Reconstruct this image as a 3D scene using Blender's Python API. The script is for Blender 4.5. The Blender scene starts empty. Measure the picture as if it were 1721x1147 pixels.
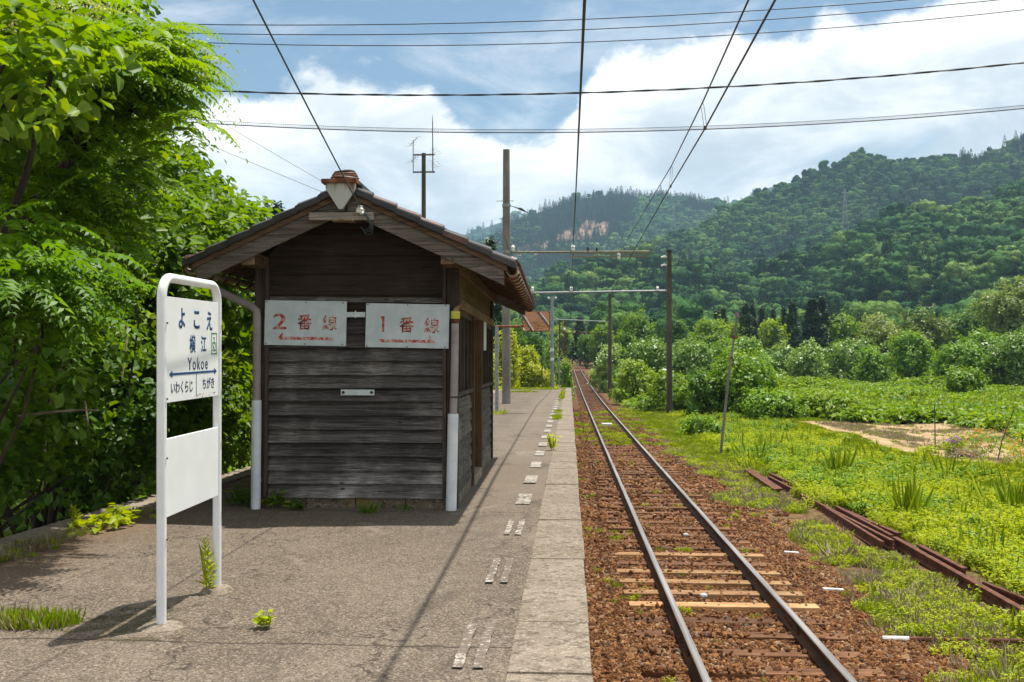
import bpy, bmesh, math, random
import numpy as np
from mathutils import Vector, Matrix

random.seed(7)
RNG = np.random.default_rng(7)
C = bpy.context.scene.collection
R = math.radians
PI = math.pi
sc = bpy.context.scene

# ---------------------------------------------------------------- camera, sky, sun, exposure
EYE = 1.55
YAW, PITCH, FPX = R(3.3), R(0.22), 1673.0
cam_d = bpy.data.cameras.new('camera')
cam_d.sensor_width = 36.0
cam_d.lens = 35.0
cam_d.clip_start = 0.05
cam_d.clip_end = 20000
cam = bpy.data.objects.new('camera', cam_d)
C.objects.link(cam)
cam.location = (0, 0, EYE)
cam.rotation_euler = (R(90) + PITCH, 0, YAW)
sc.camera = cam

SUN_DIR = Vector((0.47, 0.445, 2.1)).normalized()
SUN_EL = math.asin(SUN_DIR.z)
SUN_AZ = math.atan2(SUN_DIR.x, SUN_DIR.y)
WORLD_STRENGTH = 0.12
sun_d = bpy.data.lights.new('sun', 'SUN')
sun_d.energy = 5.0
sun_d.angle = R(0.53)
sun_d.color = (1.0, 0.955, 0.88)
sun = bpy.data.objects.new('sun', sun_d)
C.objects.link(sun)
sun.rotation_euler = (-SUN_DIR).to_track_quat('-Z', 'Y').to_euler()
sc.view_settings.view_transform = 'Standard'
sc.view_settings.look = 'None'
sc.view_settings.exposure = 0.52
sc.view_settings.gamma = 1.0
sc.cycles.max_bounces = 8
sc.cycles.diffuse_bounces = 3
sc.cycles.transmission_bounces = 4
sc.cycles.volume_bounces = 0
sc.cycles.transparent_max_bounces = 6
sc.cycles.use_denoising = True


class NT:
    """short-hand for building node trees"""
    def __init__(s, tree):
        s.t = tree
        s.n = tree.nodes
        s.l = tree.links

    def put(s, sock, v):
        if isinstance(v, bpy.types.NodeSocket):
            s.l.new(v, sock)
        elif v is not None:
            if sock.type == 'RGBA' and not isinstance(v, (int, float)) and len(v) == 3:
                v = (*v, 1)
            sock.default_value = v

    def node(s, kind, **kw):
        n = s.n.new(kind)
        for k, v in kw.items():
            setattr(n, k, v)
        return n

    def math(s, op, a, b=None, c=None, clamp=False):
        n = s.node('ShaderNodeMath', operation=op, use_clamp=clamp)
        s.put(n.inputs[0], a)
        if b is not None:
            s.put(n.inputs[1], b)
        if c is not None:
            s.put(n.inputs[2], c)
        return n.outputs[0]

    def vmath(s, op, a, b=None):
        n = s.node('ShaderNodeVectorMath', operation=op)
        s.put(n.inputs[0], a)
        if b is not None:
            s.put(n.inputs[1], b)
        return n.outputs[0]

    def coord(s, which='Object'):
        return s.node('ShaderNodeTexCoord').outputs[which]

    def scale(s, v, sc3, loc=(0, 0, 0)):
        n = s.node('ShaderNodeMapping')
        s.put(n.inputs['Vector'], v)
        n.inputs['Scale'].default_value = sc3
        n.inputs['Location'].default_value = loc
        return n.outputs[0]

    def noise(s, vec, scale, detail=4, rough=0.55, dist=0.0, col=False):
        n = s.node('ShaderNodeTexNoise')
        s.put(n.inputs['Vector'], vec)
        n.inputs['Scale'].default_value = scale
        n.inputs['Detail'].default_value = detail
        n.inputs['Roughness'].default_value = rough
        n.inputs['Distortion'].default_value = dist
        return n.outputs['Color' if col else 'Fac']

    def voronoi(s, vec, scale, feature='F1', out='Distance', rnd=1.0):
        n = s.node('ShaderNodeTexVoronoi', feature=feature)
        s.put(n.inputs['Vector'], vec)
        n.inputs['Scale'].default_value = scale
        n.inputs['Randomness'].default_value = rnd
        return n.outputs[out]

    def ramp(s, fac, stops, interp='LINEAR'):
        n = s.node('ShaderNodeValToRGB')
        n.color_ramp.interpolation = interp
        e = n.color_ramp.elements
        while len(e) > 1:
            e.remove(e[-1])
        for i, (p, c) in enumerate(stops):
            el = e[0] if i == 0 else e.new(p)
            el.position = p
            el.color = (c, c, c, 1) if isinstance(c, (int, float)) else (*c, 1)
        s.put(n.inputs[0], fac)
        return n.outputs[0]

    def step(s, v, lo, hi):
        n = s.node('ShaderNodeMapRange', interpolation_type='SMOOTHSTEP')
        s.put(n.inputs['Value'], v)
        s.put(n.inputs['From Min'], lo)
        s.put(n.inputs['From Max'], hi)
        return n.outputs[0]

    def mix(s, fac, a, b, mode='MIX'):
        n = s.node('ShaderNodeMix', data_type='RGBA', blend_type=mode)
        s.put(n.inputs[0], fac)
        s.put(n.inputs[6], a)
        s.put(n.inputs[7], b)
        return n.outputs[2]

    def xyz(s, v):
        n = s.node('ShaderNodeSeparateXYZ')
        s.put(n.inputs[0], v)
        return n.outputs

    def bump(s, h, strength=0.5, dist=0.01):
        n = s.node('ShaderNodeBump')
        n.inputs['Strength'].default_value = strength
        n.inputs['Distance'].default_value = dist
        s.put(n.inputs['Height'], h)
        return n.outputs[0]

    def attr(s, name, out='Fac'):
        n = s.node('ShaderNodeAttribute', attribute_name=name)
        return n.outputs[out]

    def rnd(s):
        return s.node('ShaderNodeObjectInfo').outputs['Random']


# ---- world: Nishita sky with a bank of cumulus described by direction (azimuth, elevation)
def build_world():
    w = bpy.data.worlds.new('World')
    sc.world = w
    w.use_nodes = True
    w.node_tree.nodes.clear()
    k = NT(w.node_tree)
    sky = k.node('ShaderNodeTexSky', sky_type='NISHITA')
    sky.sun_disc = False
    sky.sun_elevation = SUN_EL
    sky.sun_rotation = SUN_AZ
    sky.air_density = 1.0
    sky.dust_density = 1.2
    sky.ozone_density = 1.5
    d = k.coord('Generated')
    x, y, z = k.xyz(d)
    az = k.math('ARCTAN2', x, y)
    el = k.math('ARCSINE', z)
    # the height of the cloud tops over azimuth, -40..40 degrees mapped to 0..1, 0..40 degrees to 0..1
    fc = k.node('ShaderNodeFloatCurve')
    t = k.math('ADD', k.math('DIVIDE', az, R(80)), 0.5, clamp=True)
    k.put(fc.inputs['Value'], t)
    cv = fc.mapping.curves[0]
    tops = [(-40, 15), (-26, 11.2), (-22, 12.4), (-18, 13.6), (-14.6, 15.4), (-11, 14.9), (-7.6, 14.3), (-5.6, 12.8), (-3.2, 11.5), (-0.8, 11.8),
            (0.8, 14.6), (2.2, 16.3), (6.6, 16.6), (11.6, 17.1), (15.5, 17.9), (19.8, 18.0), (23.8, 17.4), (40, 20)]
    for i, (a, e) in enumerate(tops):
        p = ((a + 40) / 80, e / 40)
        if i == 0:
            cv.points[0].location = p
        elif i == len(tops) - 1:
            cv.points[-1].location = p
        else:
            cv.points.new(*p)
    fc.mapping.update()
    top = k.math('MULTIPLY', fc.outputs[0], R(40))
    dn = k.scale(d, (1, 1, 1.5))
    n1 = k.noise(dn, 9.0, 8, 0.58, 0.25)
    n2 = k.noise(dn, 30.0, 6, 0.6)
    wob = k.math('ADD', k.math('MULTIPLY', k.math('SUBTRACT', n1, 0.5), R(6.0)), k.math('MULTIPLY', k.math('SUBTRACT', n2, 0.5), R(1.8)))
    depth = k.math('SUBTRACT', k.math('ADD', top, wob), el)      # >0 inside the cloud bank
    bank = k.step(depth, R(-0.3), R(0.9))
    # veils of thin cloud inside the blue and gaps low in the bank
    n3 = k.noise(k.scale(d, (1, 1, 3.2)), 5.0, 7, 0.62, 0.6)
    veil = k.math('MULTIPLY', k.step(n3, 0.46, 0.8), 0.45)
    # clouds added over the unseen rest of the dome to lift ambient light
    n4 = k.noise(k.scale(d, (1, 1, 2.0)), 2.6, 6, 0.6, 0.3)
    off = k.step(k.math('ABSOLUTE', az), R(38), R(60))
    high = k.step(el, R(30), R(45))
    rest = k.math('MULTIPLY', k.step(n4, 0.36, 0.52), k.math('MAXIMUM', off, high))
    gap = k.math('MULTIPLY', k.step(n3, 0.40, 0.55), 0.62)
    gapm = k.math('MULTIPLY', k.step(depth, R(5.0), R(9)), k.math('SUBTRACT', 0.55, gap, clamp=True))
    cover = k.math('MAXIMUM', k.math('MAXIMUM', k.math('SUBTRACT', bank, gapm, clamp=True), veil), rest)
    # shading of the clouds: white crowns, blue-grey bellies
    n5 = k.noise(k.scale(d, (1, 1, 2.4)), 6.5, 7, 0.6, 0.5)
    lit = k.math('ADD', k.math('MULTIPLY', k.step(depth, R(6.5), R(0.2)), 0.42), k.math('MULTIPLY', k.step(n5, 0.36, 0.64), 0.62), clamp=True)
    S = 1.0 / WORLD_STRENGTH
    ccol = k.mix(lit, (0.46 * S, 0.515 * S, 0.555 * S), (1.0 * S, 0.985 * S, 0.95 * S))
    # the added unseen clouds get their own radiance, set for the ambient light
    ccol = k.mix(k.math('MAXIMUM', off, high), ccol, k.mix(lit, (0.50 * S, 0.54 * S, 0.58 * S), (0.86 * S, 0.86 * S, 0.85 * S)))
    # blue of the clear sky, slightly deepened the way the picture shows it
    blue = k.mix(1.0, sky.outputs[0], (0.55, 0.64, 0.645), 'MULTIPLY')
    col = k.mix(cover, blue, ccol)
    bg = k.node('ShaderNodeBackground')
    k.put(bg.inputs['Color'], col)
    bg.inputs['Strength'].default_value = WORLD_STRENGTH
    out = k.node('ShaderNodeOutputWorld')
    k.l.new(bg.outputs[0], out.inputs['Surface'])


build_world()

# ---------------------------------------------------------------- numbers of the place
# X to the right of the camera, Y along the line, Z up; platform surface at the camera is z = 0
_py = np.linspace(-60, 3000, 6121)
_pv = np.interp(_py, [-60, 0, 31, 61, 90, 120, 160, 220, 316, 400, 3000], [-1.2, 0, 0.65, 1.24, 1.56, 1.72, 1.82, 1.75, 1.42, 1.0, 1.0])
_pv = np.convolve(np.pad(_pv, 20, mode='edge'), np.ones(41) / 41, 'valid')
_pv -= np.interp(0, _py, _pv)


def drop(Y):
    """how far the line has fallen at distance Y"""
    return np.interp(Y, _py, _pv)


def track_x(Y):
    return np.interp(Y, [-60, 60, 88, 162, 316, 360, 420, 520, 700], [1.645, 1.645, 1.58, 1.38, 0.96, -0.2, -5, -24, -80])


RAIL_TOP = -0.92
GROUND = -1.12


def cam_ray(u, v):
    cy, sy, cp, sp = math.cos(YAW), math.sin(YAW), math.cos(PITCH), math.sin(PITCH)
    f = Vector((-sy * cp, cy * cp, sp))
    r = Vector((cy, sy, 0))
    return f + r * ((u - 860.5) / FPX) + r.cross(f) * ((573.5 - v) / FPX)


def at(u, v, Y):
    """the point of the place at distance Y that was measured at u, v on the photograph"""
    d = cam_ray(u, v)
    return Vector((0, 0, EYE)) + d * (Y / d.y)


def on_ground(u, v, h=0.0, base=GROUND):
    lo, hi = 2.0, 2500.0
    for _ in range(60):
        m = (lo + hi) / 2
        p = at(u, v, m)
        if p.z > base + h - float(drop(m)):
            lo = m
        else:
            hi = m
    return at(u, v, lo)


def gz(Y, base=GROUND):
    return base - float(drop(Y))


# ---------------------------------------------------------------- value noise for terrain
_perm = RNG.permutation(4096)
_vals = RNG.random(4096)


def vnoise(x, y, s=0):
    xi = np.floor(x).astype(int)
    yi = np.floor(y).astype(int)
    fx = x - xi
    fy = y - yi
    fx = fx * fx * (3 - 2 * fx)
    fy = fy * fy * (3 - 2 * fy)

    def h(a, b):
        return _vals[_perm[(_perm[(a + s * 131) & 4095] + b) & 4095]]
    return (h(xi, yi) * (1 - fx) + h(xi + 1, yi) * fx) * (1 - fy) + (h(xi, yi + 1) * (1 - fx) + h(xi + 1, yi + 1) * fx) * fy


def fbm(x, y, oct=4, s=0):
    x = np.asarray(x, float)
    y = np.asarray(y, float)
    a, tot, r = 1.0, 0.0, 0.0
    for i in range(oct):
        r = r + a * vnoise(x * 2 ** i, y * 2 ** i, s + i)
        tot += a
        a *= 0.5
    return r / tot


# ---------------------------------------------------------------- mesh helpers
class MB:
    """collects boxes, tubes and plates into one mesh"""
    def __init__(s):
        s.v, s.f, s.m, s.t = [], [], [], []
        s.mi = 0
        s.tone = 0.5

    def add(s, vs, fs, M=None):
        b = len(s.v)
        for p in vs:
            s.v.append(tuple(M @ Vector(p)) if M else tuple(p))
        for f in fs:
            s.f.append([i + b for i in f])
            s.m.append(s.mi)
            s.t.append(s.tone)

    def box(s, x0, x1, y0, y1, z0, z1, M=None):
        v = [(x0, y0, z0), (x1, y0, z0), (x1, y1, z0), (x0, y1, z0), (x0, y0, z1), (x1, y0, z1), (x1, y1, z1), (x0, y1, z1)]
        s.add(v, [(0, 3, 2, 1), (4, 5, 6, 7), (0, 1, 5, 4), (1, 2, 6, 5), (2, 3, 7, 6), (3, 0, 4, 7)], M)

    def hexa(s, v8, M=None):
        s.add(v8, [(0, 3, 2, 1), (4, 5, 6, 7), (0, 1, 5, 4), (1, 2, 6, 5), (2, 3, 7, 6), (3, 0, 4, 7)], M)

    def prism(s, poly, h0, h1, M=None, axis='z'):
        """polygon (a, b) extruded from h0 to h1 along an axis"""
        n = len(poly)

        def p(a, b, h):
            return {'z': (a, b, h), 'y': (a, h, b), 'x': (h, a, b)}[axis]
        vs = [p(a, b, h0) for a, b in poly] + [p(a, b, h1) for a, b in poly]
        fs = [list(range(n))[::-1], list(range(n, 2 * n))] + [(i, (i + 1) % n, n + (i + 1) % n, n + i) for i in range(n)]
        s.add(vs, fs, M)

    def tube(s, pts, rad, seg=8, cap=True, M=None):
        pts = [Vector(p) for p in pts]
        n = len(pts)
        if not hasattr(rad, '__len__'):
            rad = [rad] * n
        d0 = (pts[1] - pts[0]).normalized()
        u = d0.orthogonal().normalized()
        vs = []
        for i, p in enumerate(pts):
            d = (pts[min(i + 1, n - 1)] - pts[max(i - 1, 0)]).normalized()
            u = (u - d * u.dot(d)).normalized()
            w = d.cross(u)
            for k in range(seg):
                a = 2 * PI * k / seg
                vs.append(p + (u * math.cos(a) + w * math.sin(a)) * rad[i])
        fs = []
        for i in range(n - 1):
            for k in range(seg):
                k2 = (k + 1) % seg
                fs.append((i * seg + k, i * seg + k2, (i + 1) * seg + k2, (i + 1) * seg + k))
        if cap:
            fs.append(list(range(seg))[::-1])
            fs.append([(n - 1) * seg + k for k in range(seg)])
        s.add(vs, fs, M)

    def build(s, name, mats, parent=None, smooth=False, bevel=0.0, loc=None):
        me = bpy.data.meshes.new(name)
        me.from_pydata(s.v, [], s.f)
        if not isinstance(mats, (list, tuple)):
            mats = [mats]
        for m in mats:
            me.materials.append(m)
        me.polygons.foreach_set('material_index', s.m)
        a = me.attributes.new('tone', 'FLOAT', 'FACE')
        a.data.foreach_set('value', s.t)
        bm = bmesh.new()
        bm.from_mesh(me)
        bmesh.ops.recalc_face_normals(bm, faces=bm.faces)
        if bevel:
            es = [e for e in bm.edges if len(e.link_faces) == 2 and e.calc_face_angle(0) > 0.6]
            bmesh.ops.bevel(bm, geom=es, offset=bevel, segments=2, affect='EDGES', profile=0.6)
        bm.to_mesh(me)
        bm.free()
        if smooth:
            me.shade_smooth()
            me.set_sharp_from_angle(angle=R(38))
        o = bpy.data.objects.new(name, me)
        C.objects.link(o)
        if parent:
            o.parent = parent
        if loc:
            o.location = loc
        return o


def tag(o, label=None, cat=None, group=None, kind=None):
    if label:
        o['label'] = label
    if cat:
        o['category'] = cat
    if group:
        o['group'] = group
    if kind:
        o['kind'] = kind
    return o


def empty(name, loc, label, cat, group=None, rot=(0, 0, 0)):
    o = bpy.data.objects.new(name, None)
    o.empty_display_size = 0.2
    C.objects.link(o)
    o.location = loc
    o.rotation_euler = rot
    return tag(o, label, cat, group)


def copy_tree(o, parent=None):
    c = o.copy()
    C.objects.link(c)
    c.parent = parent
    for ch in o.children:
        copy_tree(ch, c)
    return c


def np_mesh(name, V, F, mat, tone=None, parent=None, smooth=False):
    """V (n,3), F (m,k) all faces with k corners"""
    me = bpy.data.meshes.new(name)
    V = np.asarray(V, np.float32)
    F = np.asarray(F, np.int32)
    me.vertices.add(len(V))
    me.vertices.foreach_set('co', V.ravel())
    me.loops.add(F.size)
    me.loops.foreach_set('vertex_index', F.ravel())
    me.polygons.add(len(F))
    me.polygons.foreach_set('loop_start', np.arange(0, F.size, F.shape[1], dtype=np.int32))
    me.update(calc_edges=True)
    for m in (mat if isinstance(mat, (list, tuple)) else [mat]):
        me.materials.append(m)
    if tone is not None:
        a = me.attributes.new('tone', 'FLOAT', 'FACE')
        a.data.foreach_set('value', np.asarray(tone, np.float32))
    if smooth:
        me.shade_smooth()
    if parent == 'mesh':
        return me
    o = bpy.data.objects.new(name, me)
    C.objects.link(o)
    if parent:
        o.parent = parent
    return o


def grid(name, xs, ys, zf, mat, kind='structure', smooth=True):
    X, Y = np.meshgrid(xs, ys)
    Z = zf(X, Y)
    V = np.stack([X, Y, Z], -1).reshape(-1, 3)
    nx, ny = len(xs), len(ys)
    i = np.arange(nx * ny).reshape(ny, nx)
    F = np.stack([i[:-1, :-1], i[:-1, 1:], i[1:, 1:], i[1:, :-1]], -1).reshape(-1, 4)
    o = np_mesh(name, V, F, mat, smooth=smooth)
    o['kind'] = kind
    return o

# ---------------------------------------------------------------- materials
def new_mat(name):
    m = bpy.data.materials.new(name)
    m.use_nodes = True
    m.node_tree.nodes.clear()
    k = NT(m.node_tree)
    b = k.node('ShaderNodeBsdfPrincipled')
    o = k.node('ShaderNodeOutputMaterial')
    k.l.new(b.outputs[0], o.inputs['Surface'])
    return m, k, b, o


def surf(k, b, col, rough=0.8, metal=0.0, spec=0.3, normal=None):
    k.put(b.inputs['Base Color'], col)
    k.put(b.inputs['Roughness'], rough)
    k.put(b.inputs['Metallic'], metal)
    k.put(b.inputs['Specular IOR Level'], spec)
    if normal:
        k.put(b.inputs['Normal'], normal)


def simple(name, c0, c1, scale=8.0, rough=0.75, metal=0.0, spec=0.3, bump=0.2, stretch=(1, 1, 1), bd=0.004, lo=0.35, hi=0.68):
    m, k, b, o = new_mat(name)
    v = k.scale(k.coord(), stretch)
    n = k.noise(v, scale, 6, 0.6)
    col = k.mix(k.step(n, lo, hi), c0, c1)
    n2 = k.noise(v, scale * 9, 4, 0.6)
    surf(k, b, col, rough, metal, spec, k.bump(n2, bump, bd) if bump else None)
    return m


def mat_asphalt():
    m, k, b, o = new_mat('worn_asphalt')
    p = k.coord()
    x, y, z = k.xyz(p)
    n1 = k.noise(p, 0.75, 6, 0.6, 0.4)
    n2 = k.noise(p, 7, 5, 0.62)
    n3 = k.noise(p, 85, 3, 0.6)
    vo = k.node('ShaderNodeTexVoronoi')
    k.put(vo.inputs['Vector'], p)
    vo.inputs['Scale'].default_value = 105
    chip = k.xyz(vo.outputs['Color'])[0]
    vo2 = k.node('ShaderNodeTexVoronoi')
    k.put(vo2.inputs['Vector'], p)
    vo2.inputs['Scale'].default_value = 50
    chip2 = k.xyz(vo2.outputs['Color'])[1]
    base = k.mix(k.step(n1, 0.3, 0.7), (0.150, 0.120, 0.092), (0.240, 0.202, 0.160))
    base = k.mix(k.step(n2, 0.36, 0.68), k.mix(0.40, base, (0.10, 0.078, 0.058)), base)
    base = k.mix(k.math('MULTIPLY', k.step(chip, 0.62, 1.0), 0.75), base, (0.42, 0.36, 0.285))
    base = k.mix(k.math('MULTIPLY', k.step(chip2, 0.72, 1.0), 0.35), base, (0.40, 0.35, 0.29))
    base = k.mix(k.math('MULTIPLY', k.step(chip, 0.34, 0.0), 0.72), base, (0.055, 0.045, 0.036))
    base = k.mix(k.math('MULTIPLY', k.step(n3, 0.55, 0.36), 0.45), base, (0.075, 0.06, 0.047))
    # the worn path of people along the line is smoother and paler
    walk = k.math('MULTIPLY', k.step(x, -1.9, -1.0), k.step(y, 8.0, 13.0))
    base = k.mix(k.math('MULTIPLY', walk, 0.55), base, (0.25, 0.21, 0.165))
    # joints right across the platform and long cracks
    wob = k.math('MULTIPLY', k.math('SUBTRACT', n2, 0.5), 0.10)
    yy = k.math('ADD', y, wob)
    fr = k.math('ABSOLUTE', k.math('SUBTRACT', k.math('FRACT', k.math('DIVIDE', k.math('ADD', yy, -5.45 + 50), 5.0)), 0.0))
    j = k.math('LESS_THAN', fr, 0.0045)
    cr = k.voronoi(k.vmath('ADD', k.scale(p, (1, 0.6, 1)), k.vmath('SCALE', k.noise(p, 3, 4, 0.6, col=True), None)), 0.42, 'DISTANCE_TO_EDGE')
    crk = k.math('MULTIPLY', k.math('LESS_THAN', cr, 0.0048), k.step(n1, 0.40, 0.46))
    dark = k.math('MAXIMUM', k.math('MULTIPLY', j, 0.8), k.math('MULTIPLY', crk, 0.75))
    base = k.mix(dark, base, (0.045, 0.037, 0.03))
    stain = k.noise(k.scale(p, (1.0, 0.55, 1)), 1.1, 6, 0.7, 0.8)
    base = k.mix(k.math('MULTIPLY', k.step(stain, 0.54, 0.68), 0.55), base, (0.085, 0.07, 0.055))
    base = k.mix(k.math('MULTIPLY', k.step(stain, 0.42, 0.30), 0.45), base, (0.36, 0.31, 0.25))
    # moss growing round the foot of the name sign
    dx = k.math('SUBTRACT', x, -2.62)
    dy = k.math('SUBTRACT', y, 5.78)
    rr = k.math('SQRT', k.math('ADD', k.math('MULTIPLY', dx, dx), k.math('MULTIPLY', dy, dy)))
    moss = k.math('MULTIPLY', k.step(k.math('ADD', rr, k.math('MULTIPLY', k.math('SUBTRACT', n2, 0.5), 1.6)), 0.34, 0.16), k.step(n3, 0.40, 0.6))
    base = k.mix(moss, base, (0.055, 0.05, 0.012))
    # rust-brown dirt gathering along the left kerb
    edge = k.math('MULTIPLY', k.step(k.math('ADD', x, k.math('MULTIPLY', k.math('SUBTRACT', n2, 0.5), 1.2)), -3.55, -4.5), 0.7)
    base = k.mix(edge, base, (0.23, 0.15, 0.095))
    base = k.mix(1.0, base, (0.75, 0.715, 0.675), 'MULTIPLY')
    h = k.math('ADD', k.math('MULTIPLY', chip, 0.5), k.math('ADD', k.math('MULTIPLY', n3, 0.8), k.math('MULTIPLY', dark, -1.5)))
    surf(k, b, base, 0.9, 0, 0.2, k.bump(h, 0.55, 0.012))
    return m


def mat_concrete(name, c0, c1, dark, sc_=1.0, yellow=None):
    m, k, b, o = new_mat(name)
    p = k.coord()
    n1 = k.noise(p, 1.4 * sc_, 6, 0.65, 0.3)
    n2 = k.noise(p, 14 * sc_, 6, 0.65)
    n3 = k.noise(p, 70 * sc_, 3, 0.6)
    vo = k.node('ShaderNodeTexVoronoi')
    k.put(vo.inputs['Vector'], p)
    vo.inputs['Scale'].default_value = 55 * sc_
    chip = k.xyz(vo.outputs['Color'])[0]
    col = k.mix(k.step(n1, 0.32, 0.66), c0, c1)
    col = k.mix(k.math('MULTIPLY', k.step(n2, 0.52, 0.36), 0.7), col, dark)
    col = k.mix(k.math('MULTIPLY', k.step(chip, 0.7, 1.0), 0.35), col, (0.48, 0.43, 0.36))
    col = k.mix(k.math('MULTIPLY', k.step(n3, 0.5, 0.33), 0.55), col, dark)
    if yellow:
        col = k.mix(k.math('MULTIPLY', k.step(n1, 0.56, 0.68), 0.8), col, yellow)
    surf(k, b, col, 0.92, 0, 0.2, k.bump(k.math('ADD', n2, n3), 0.5, 0.012))
    return m


def mat_wood(name, dark, mid, light, axis='x', scale=1.0, amount=1.0):
    """weathered boards, the grain running along an axis, each face with a tone of its own"""
    m, k, b, o = new_mat(name)
    st = {'x': (0.9, 26, 26), 'y': (26, 0.9, 26), 'z': (26, 26, 0.9)}[axis]
    tone = k.attr('tone')
    p = k.coord()
    off = k.node('ShaderNodeCombineXYZ')
    k.put(off.inputs[0], k.math('MULTIPLY', tone, 37.0))
    k.put(off.inputs[1], k.math('MULTIPLY', tone, 17.0))
    k.put(off.inputs[2], k.math('MULTIPLY', tone, 29.0))
    v = k.scale(k.vmath('ADD', p, off.outputs[0]), tuple(a * scale for a in st))
    g = k.noise(v, 1.5, 8, 0.68, 0.7)
    g2 = k.noise(v, 6.0, 5, 0.7, 0.3)
    big = k.noise(p, 1.6, 5, 0.6)
    col = k.mix(k.step(g, 0.34, 0.62), dark, mid)
    col = k.mix(k.math('MULTIPLY', k.step(k.math('ADD', k.math('MULTIPLY', g2, 0.6), k.math('MULTIPLY', big, 0.5)), 0.53, 0.75), amount), col, light)
    hs = k.node('ShaderNodeHueSaturation')
    k.put(hs.inputs['Color'], col)
    k.put(hs.inputs['Value'], k.math('ADD', k.math('MULTIPLY', tone, 1.0), 0.5))
    # knots
    kn = k.voronoi(k.scale(k.vmath('ADD', p, off.outputs[0]), {'x': (0.45, 1, 1), 'y': (1, 0.45, 1), 'z': (1, 1, 0.45)}[axis]), 4.2)
    knot = k.step(kn, 0.085, 0.055)
    col = k.mix(k.math('MULTIPLY', knot, 0.85), hs.outputs[0], (0.022, 0.016, 0.012))
    h = k.math('ADD', g, k.math('MULTIPLY', g2, 0.7))
    surf(k, b, col, 0.85, 0, 0.25, k.bump(h, 0.6, 0.006))
    return m


def mat_leaf(name, c_dark, c_mid, c_light, trans=0.35, rough=0.5, spec=0.35, vary=0.35):
    m, k, b, o = new_mat(name)
    tone = k.attr('tone')
    r = k.rnd()
    t = k.math('ADD', k.math('MULTIPLY', tone, 1.0 - vary), k.math('MULTIPLY', r, vary))
    col = k.ramp(t, [(0.0, c_dark), (0.5, c_mid), (1.0, c_light)])
    surf(k, b, col, rough, 0, spec)
    tr = k.node('ShaderNodeBsdfTranslucent')
    hs = k.node('ShaderNodeHueSaturation')
    k.put(hs.inputs['Color'], col)
    hs.inputs['Hue'].default_value = 0.485
    hs.inputs['Saturation'].default_value = 1.1
    hs.inputs['Value'].default_value = 1.5
    k.put(tr.inputs['Color'], hs.outputs[0])
    mx = k.node('ShaderNodeMixShader')
    mx.inputs[0].default_value = trans
    k.l.new(b.outputs[0], mx.inputs[1])
    k.l.new(tr.outputs[0], mx.inputs[2])
    k.l.new(mx.outputs[0], o.inputs['Surface'])
    return m


def mat_ground():
    """ballast spill, bare soil and turf by distance from the track, on one sheet"""
    m, k, b, o = new_mat('lineside_soil')
    p = k.coord()
    x, y, z = k.xyz(p)
    n1 = k.noise(p, 0.55, 6, 0.65, 0.4)
    n2 = k.noise(p, 6, 5, 0.65)
    n3 = k.noise(p, 35, 4, 0.65)
    soil = k.mix(k.step(n2, 0.35, 0.65), (0.085, 0.05, 0.024), (0.19, 0.115, 0.055))
    rust = k.mix(k.step(n3, 0.35, 0.62), (0.07, 0.032, 0.014), (0.20, 0.09, 0.034))
    turf = k.mix(k.step(n2, 0.34, 0.66), (0.06, 0.11, 0.008), (0.16, 0.23, 0.015))
    turf = k.mix(k.step(n3, 0.60, 0.74), turf, (0.21, 0.19, 0.08))
    turf = k.mix(k.step(n2, 0.62, 0.40), turf, (0.10, 0.085, 0.035))
    xe = k.math('ADD', x, k.math('MULTIPLY', k.math('SUBTRACT', n1, 0.5), 2.6))
    col = k.mix(k.step(xe, 2.5, 3.6), rust, soil)
    col = k.mix(k.step(xe, 4.2, 6.6), col, turf)
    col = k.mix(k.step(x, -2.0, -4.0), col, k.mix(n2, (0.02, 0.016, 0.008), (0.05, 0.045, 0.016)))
    surf(k, b, col, 0.95, 0, 0.1, k.bump(k.math('ADD', n2, n3), 0.6, 0.03))
    return m


def mat_stone(name='rust_stained_stone'):
    m, k, b, o = new_mat(name)
    r = k.rnd()
    p = k.coord()
    n = k.noise(p, 14, 4, 0.6)
    col = k.ramp(r, [(0.0, (0.075, 0.031, 0.014)), (0.3, (0.150, 0.062, 0.023)), (0.62, (0.235, 0.100, 0.036)), (0.86, (0.35, 0.170, 0.062)), (0.94, (0.40, 0.27, 0.16)), (1.0, (0.09, 0.078, 0.07))])
    col = k.mix(k.math('MULTIPLY', k.step(n, 0.55, 0.35), 0.6), col, (0.05, 0.024, 0.012))
    surf(k, b, col, 0.9, 0, 0.2, k.bump(n, 0.5, 0.01))
    return m


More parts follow.
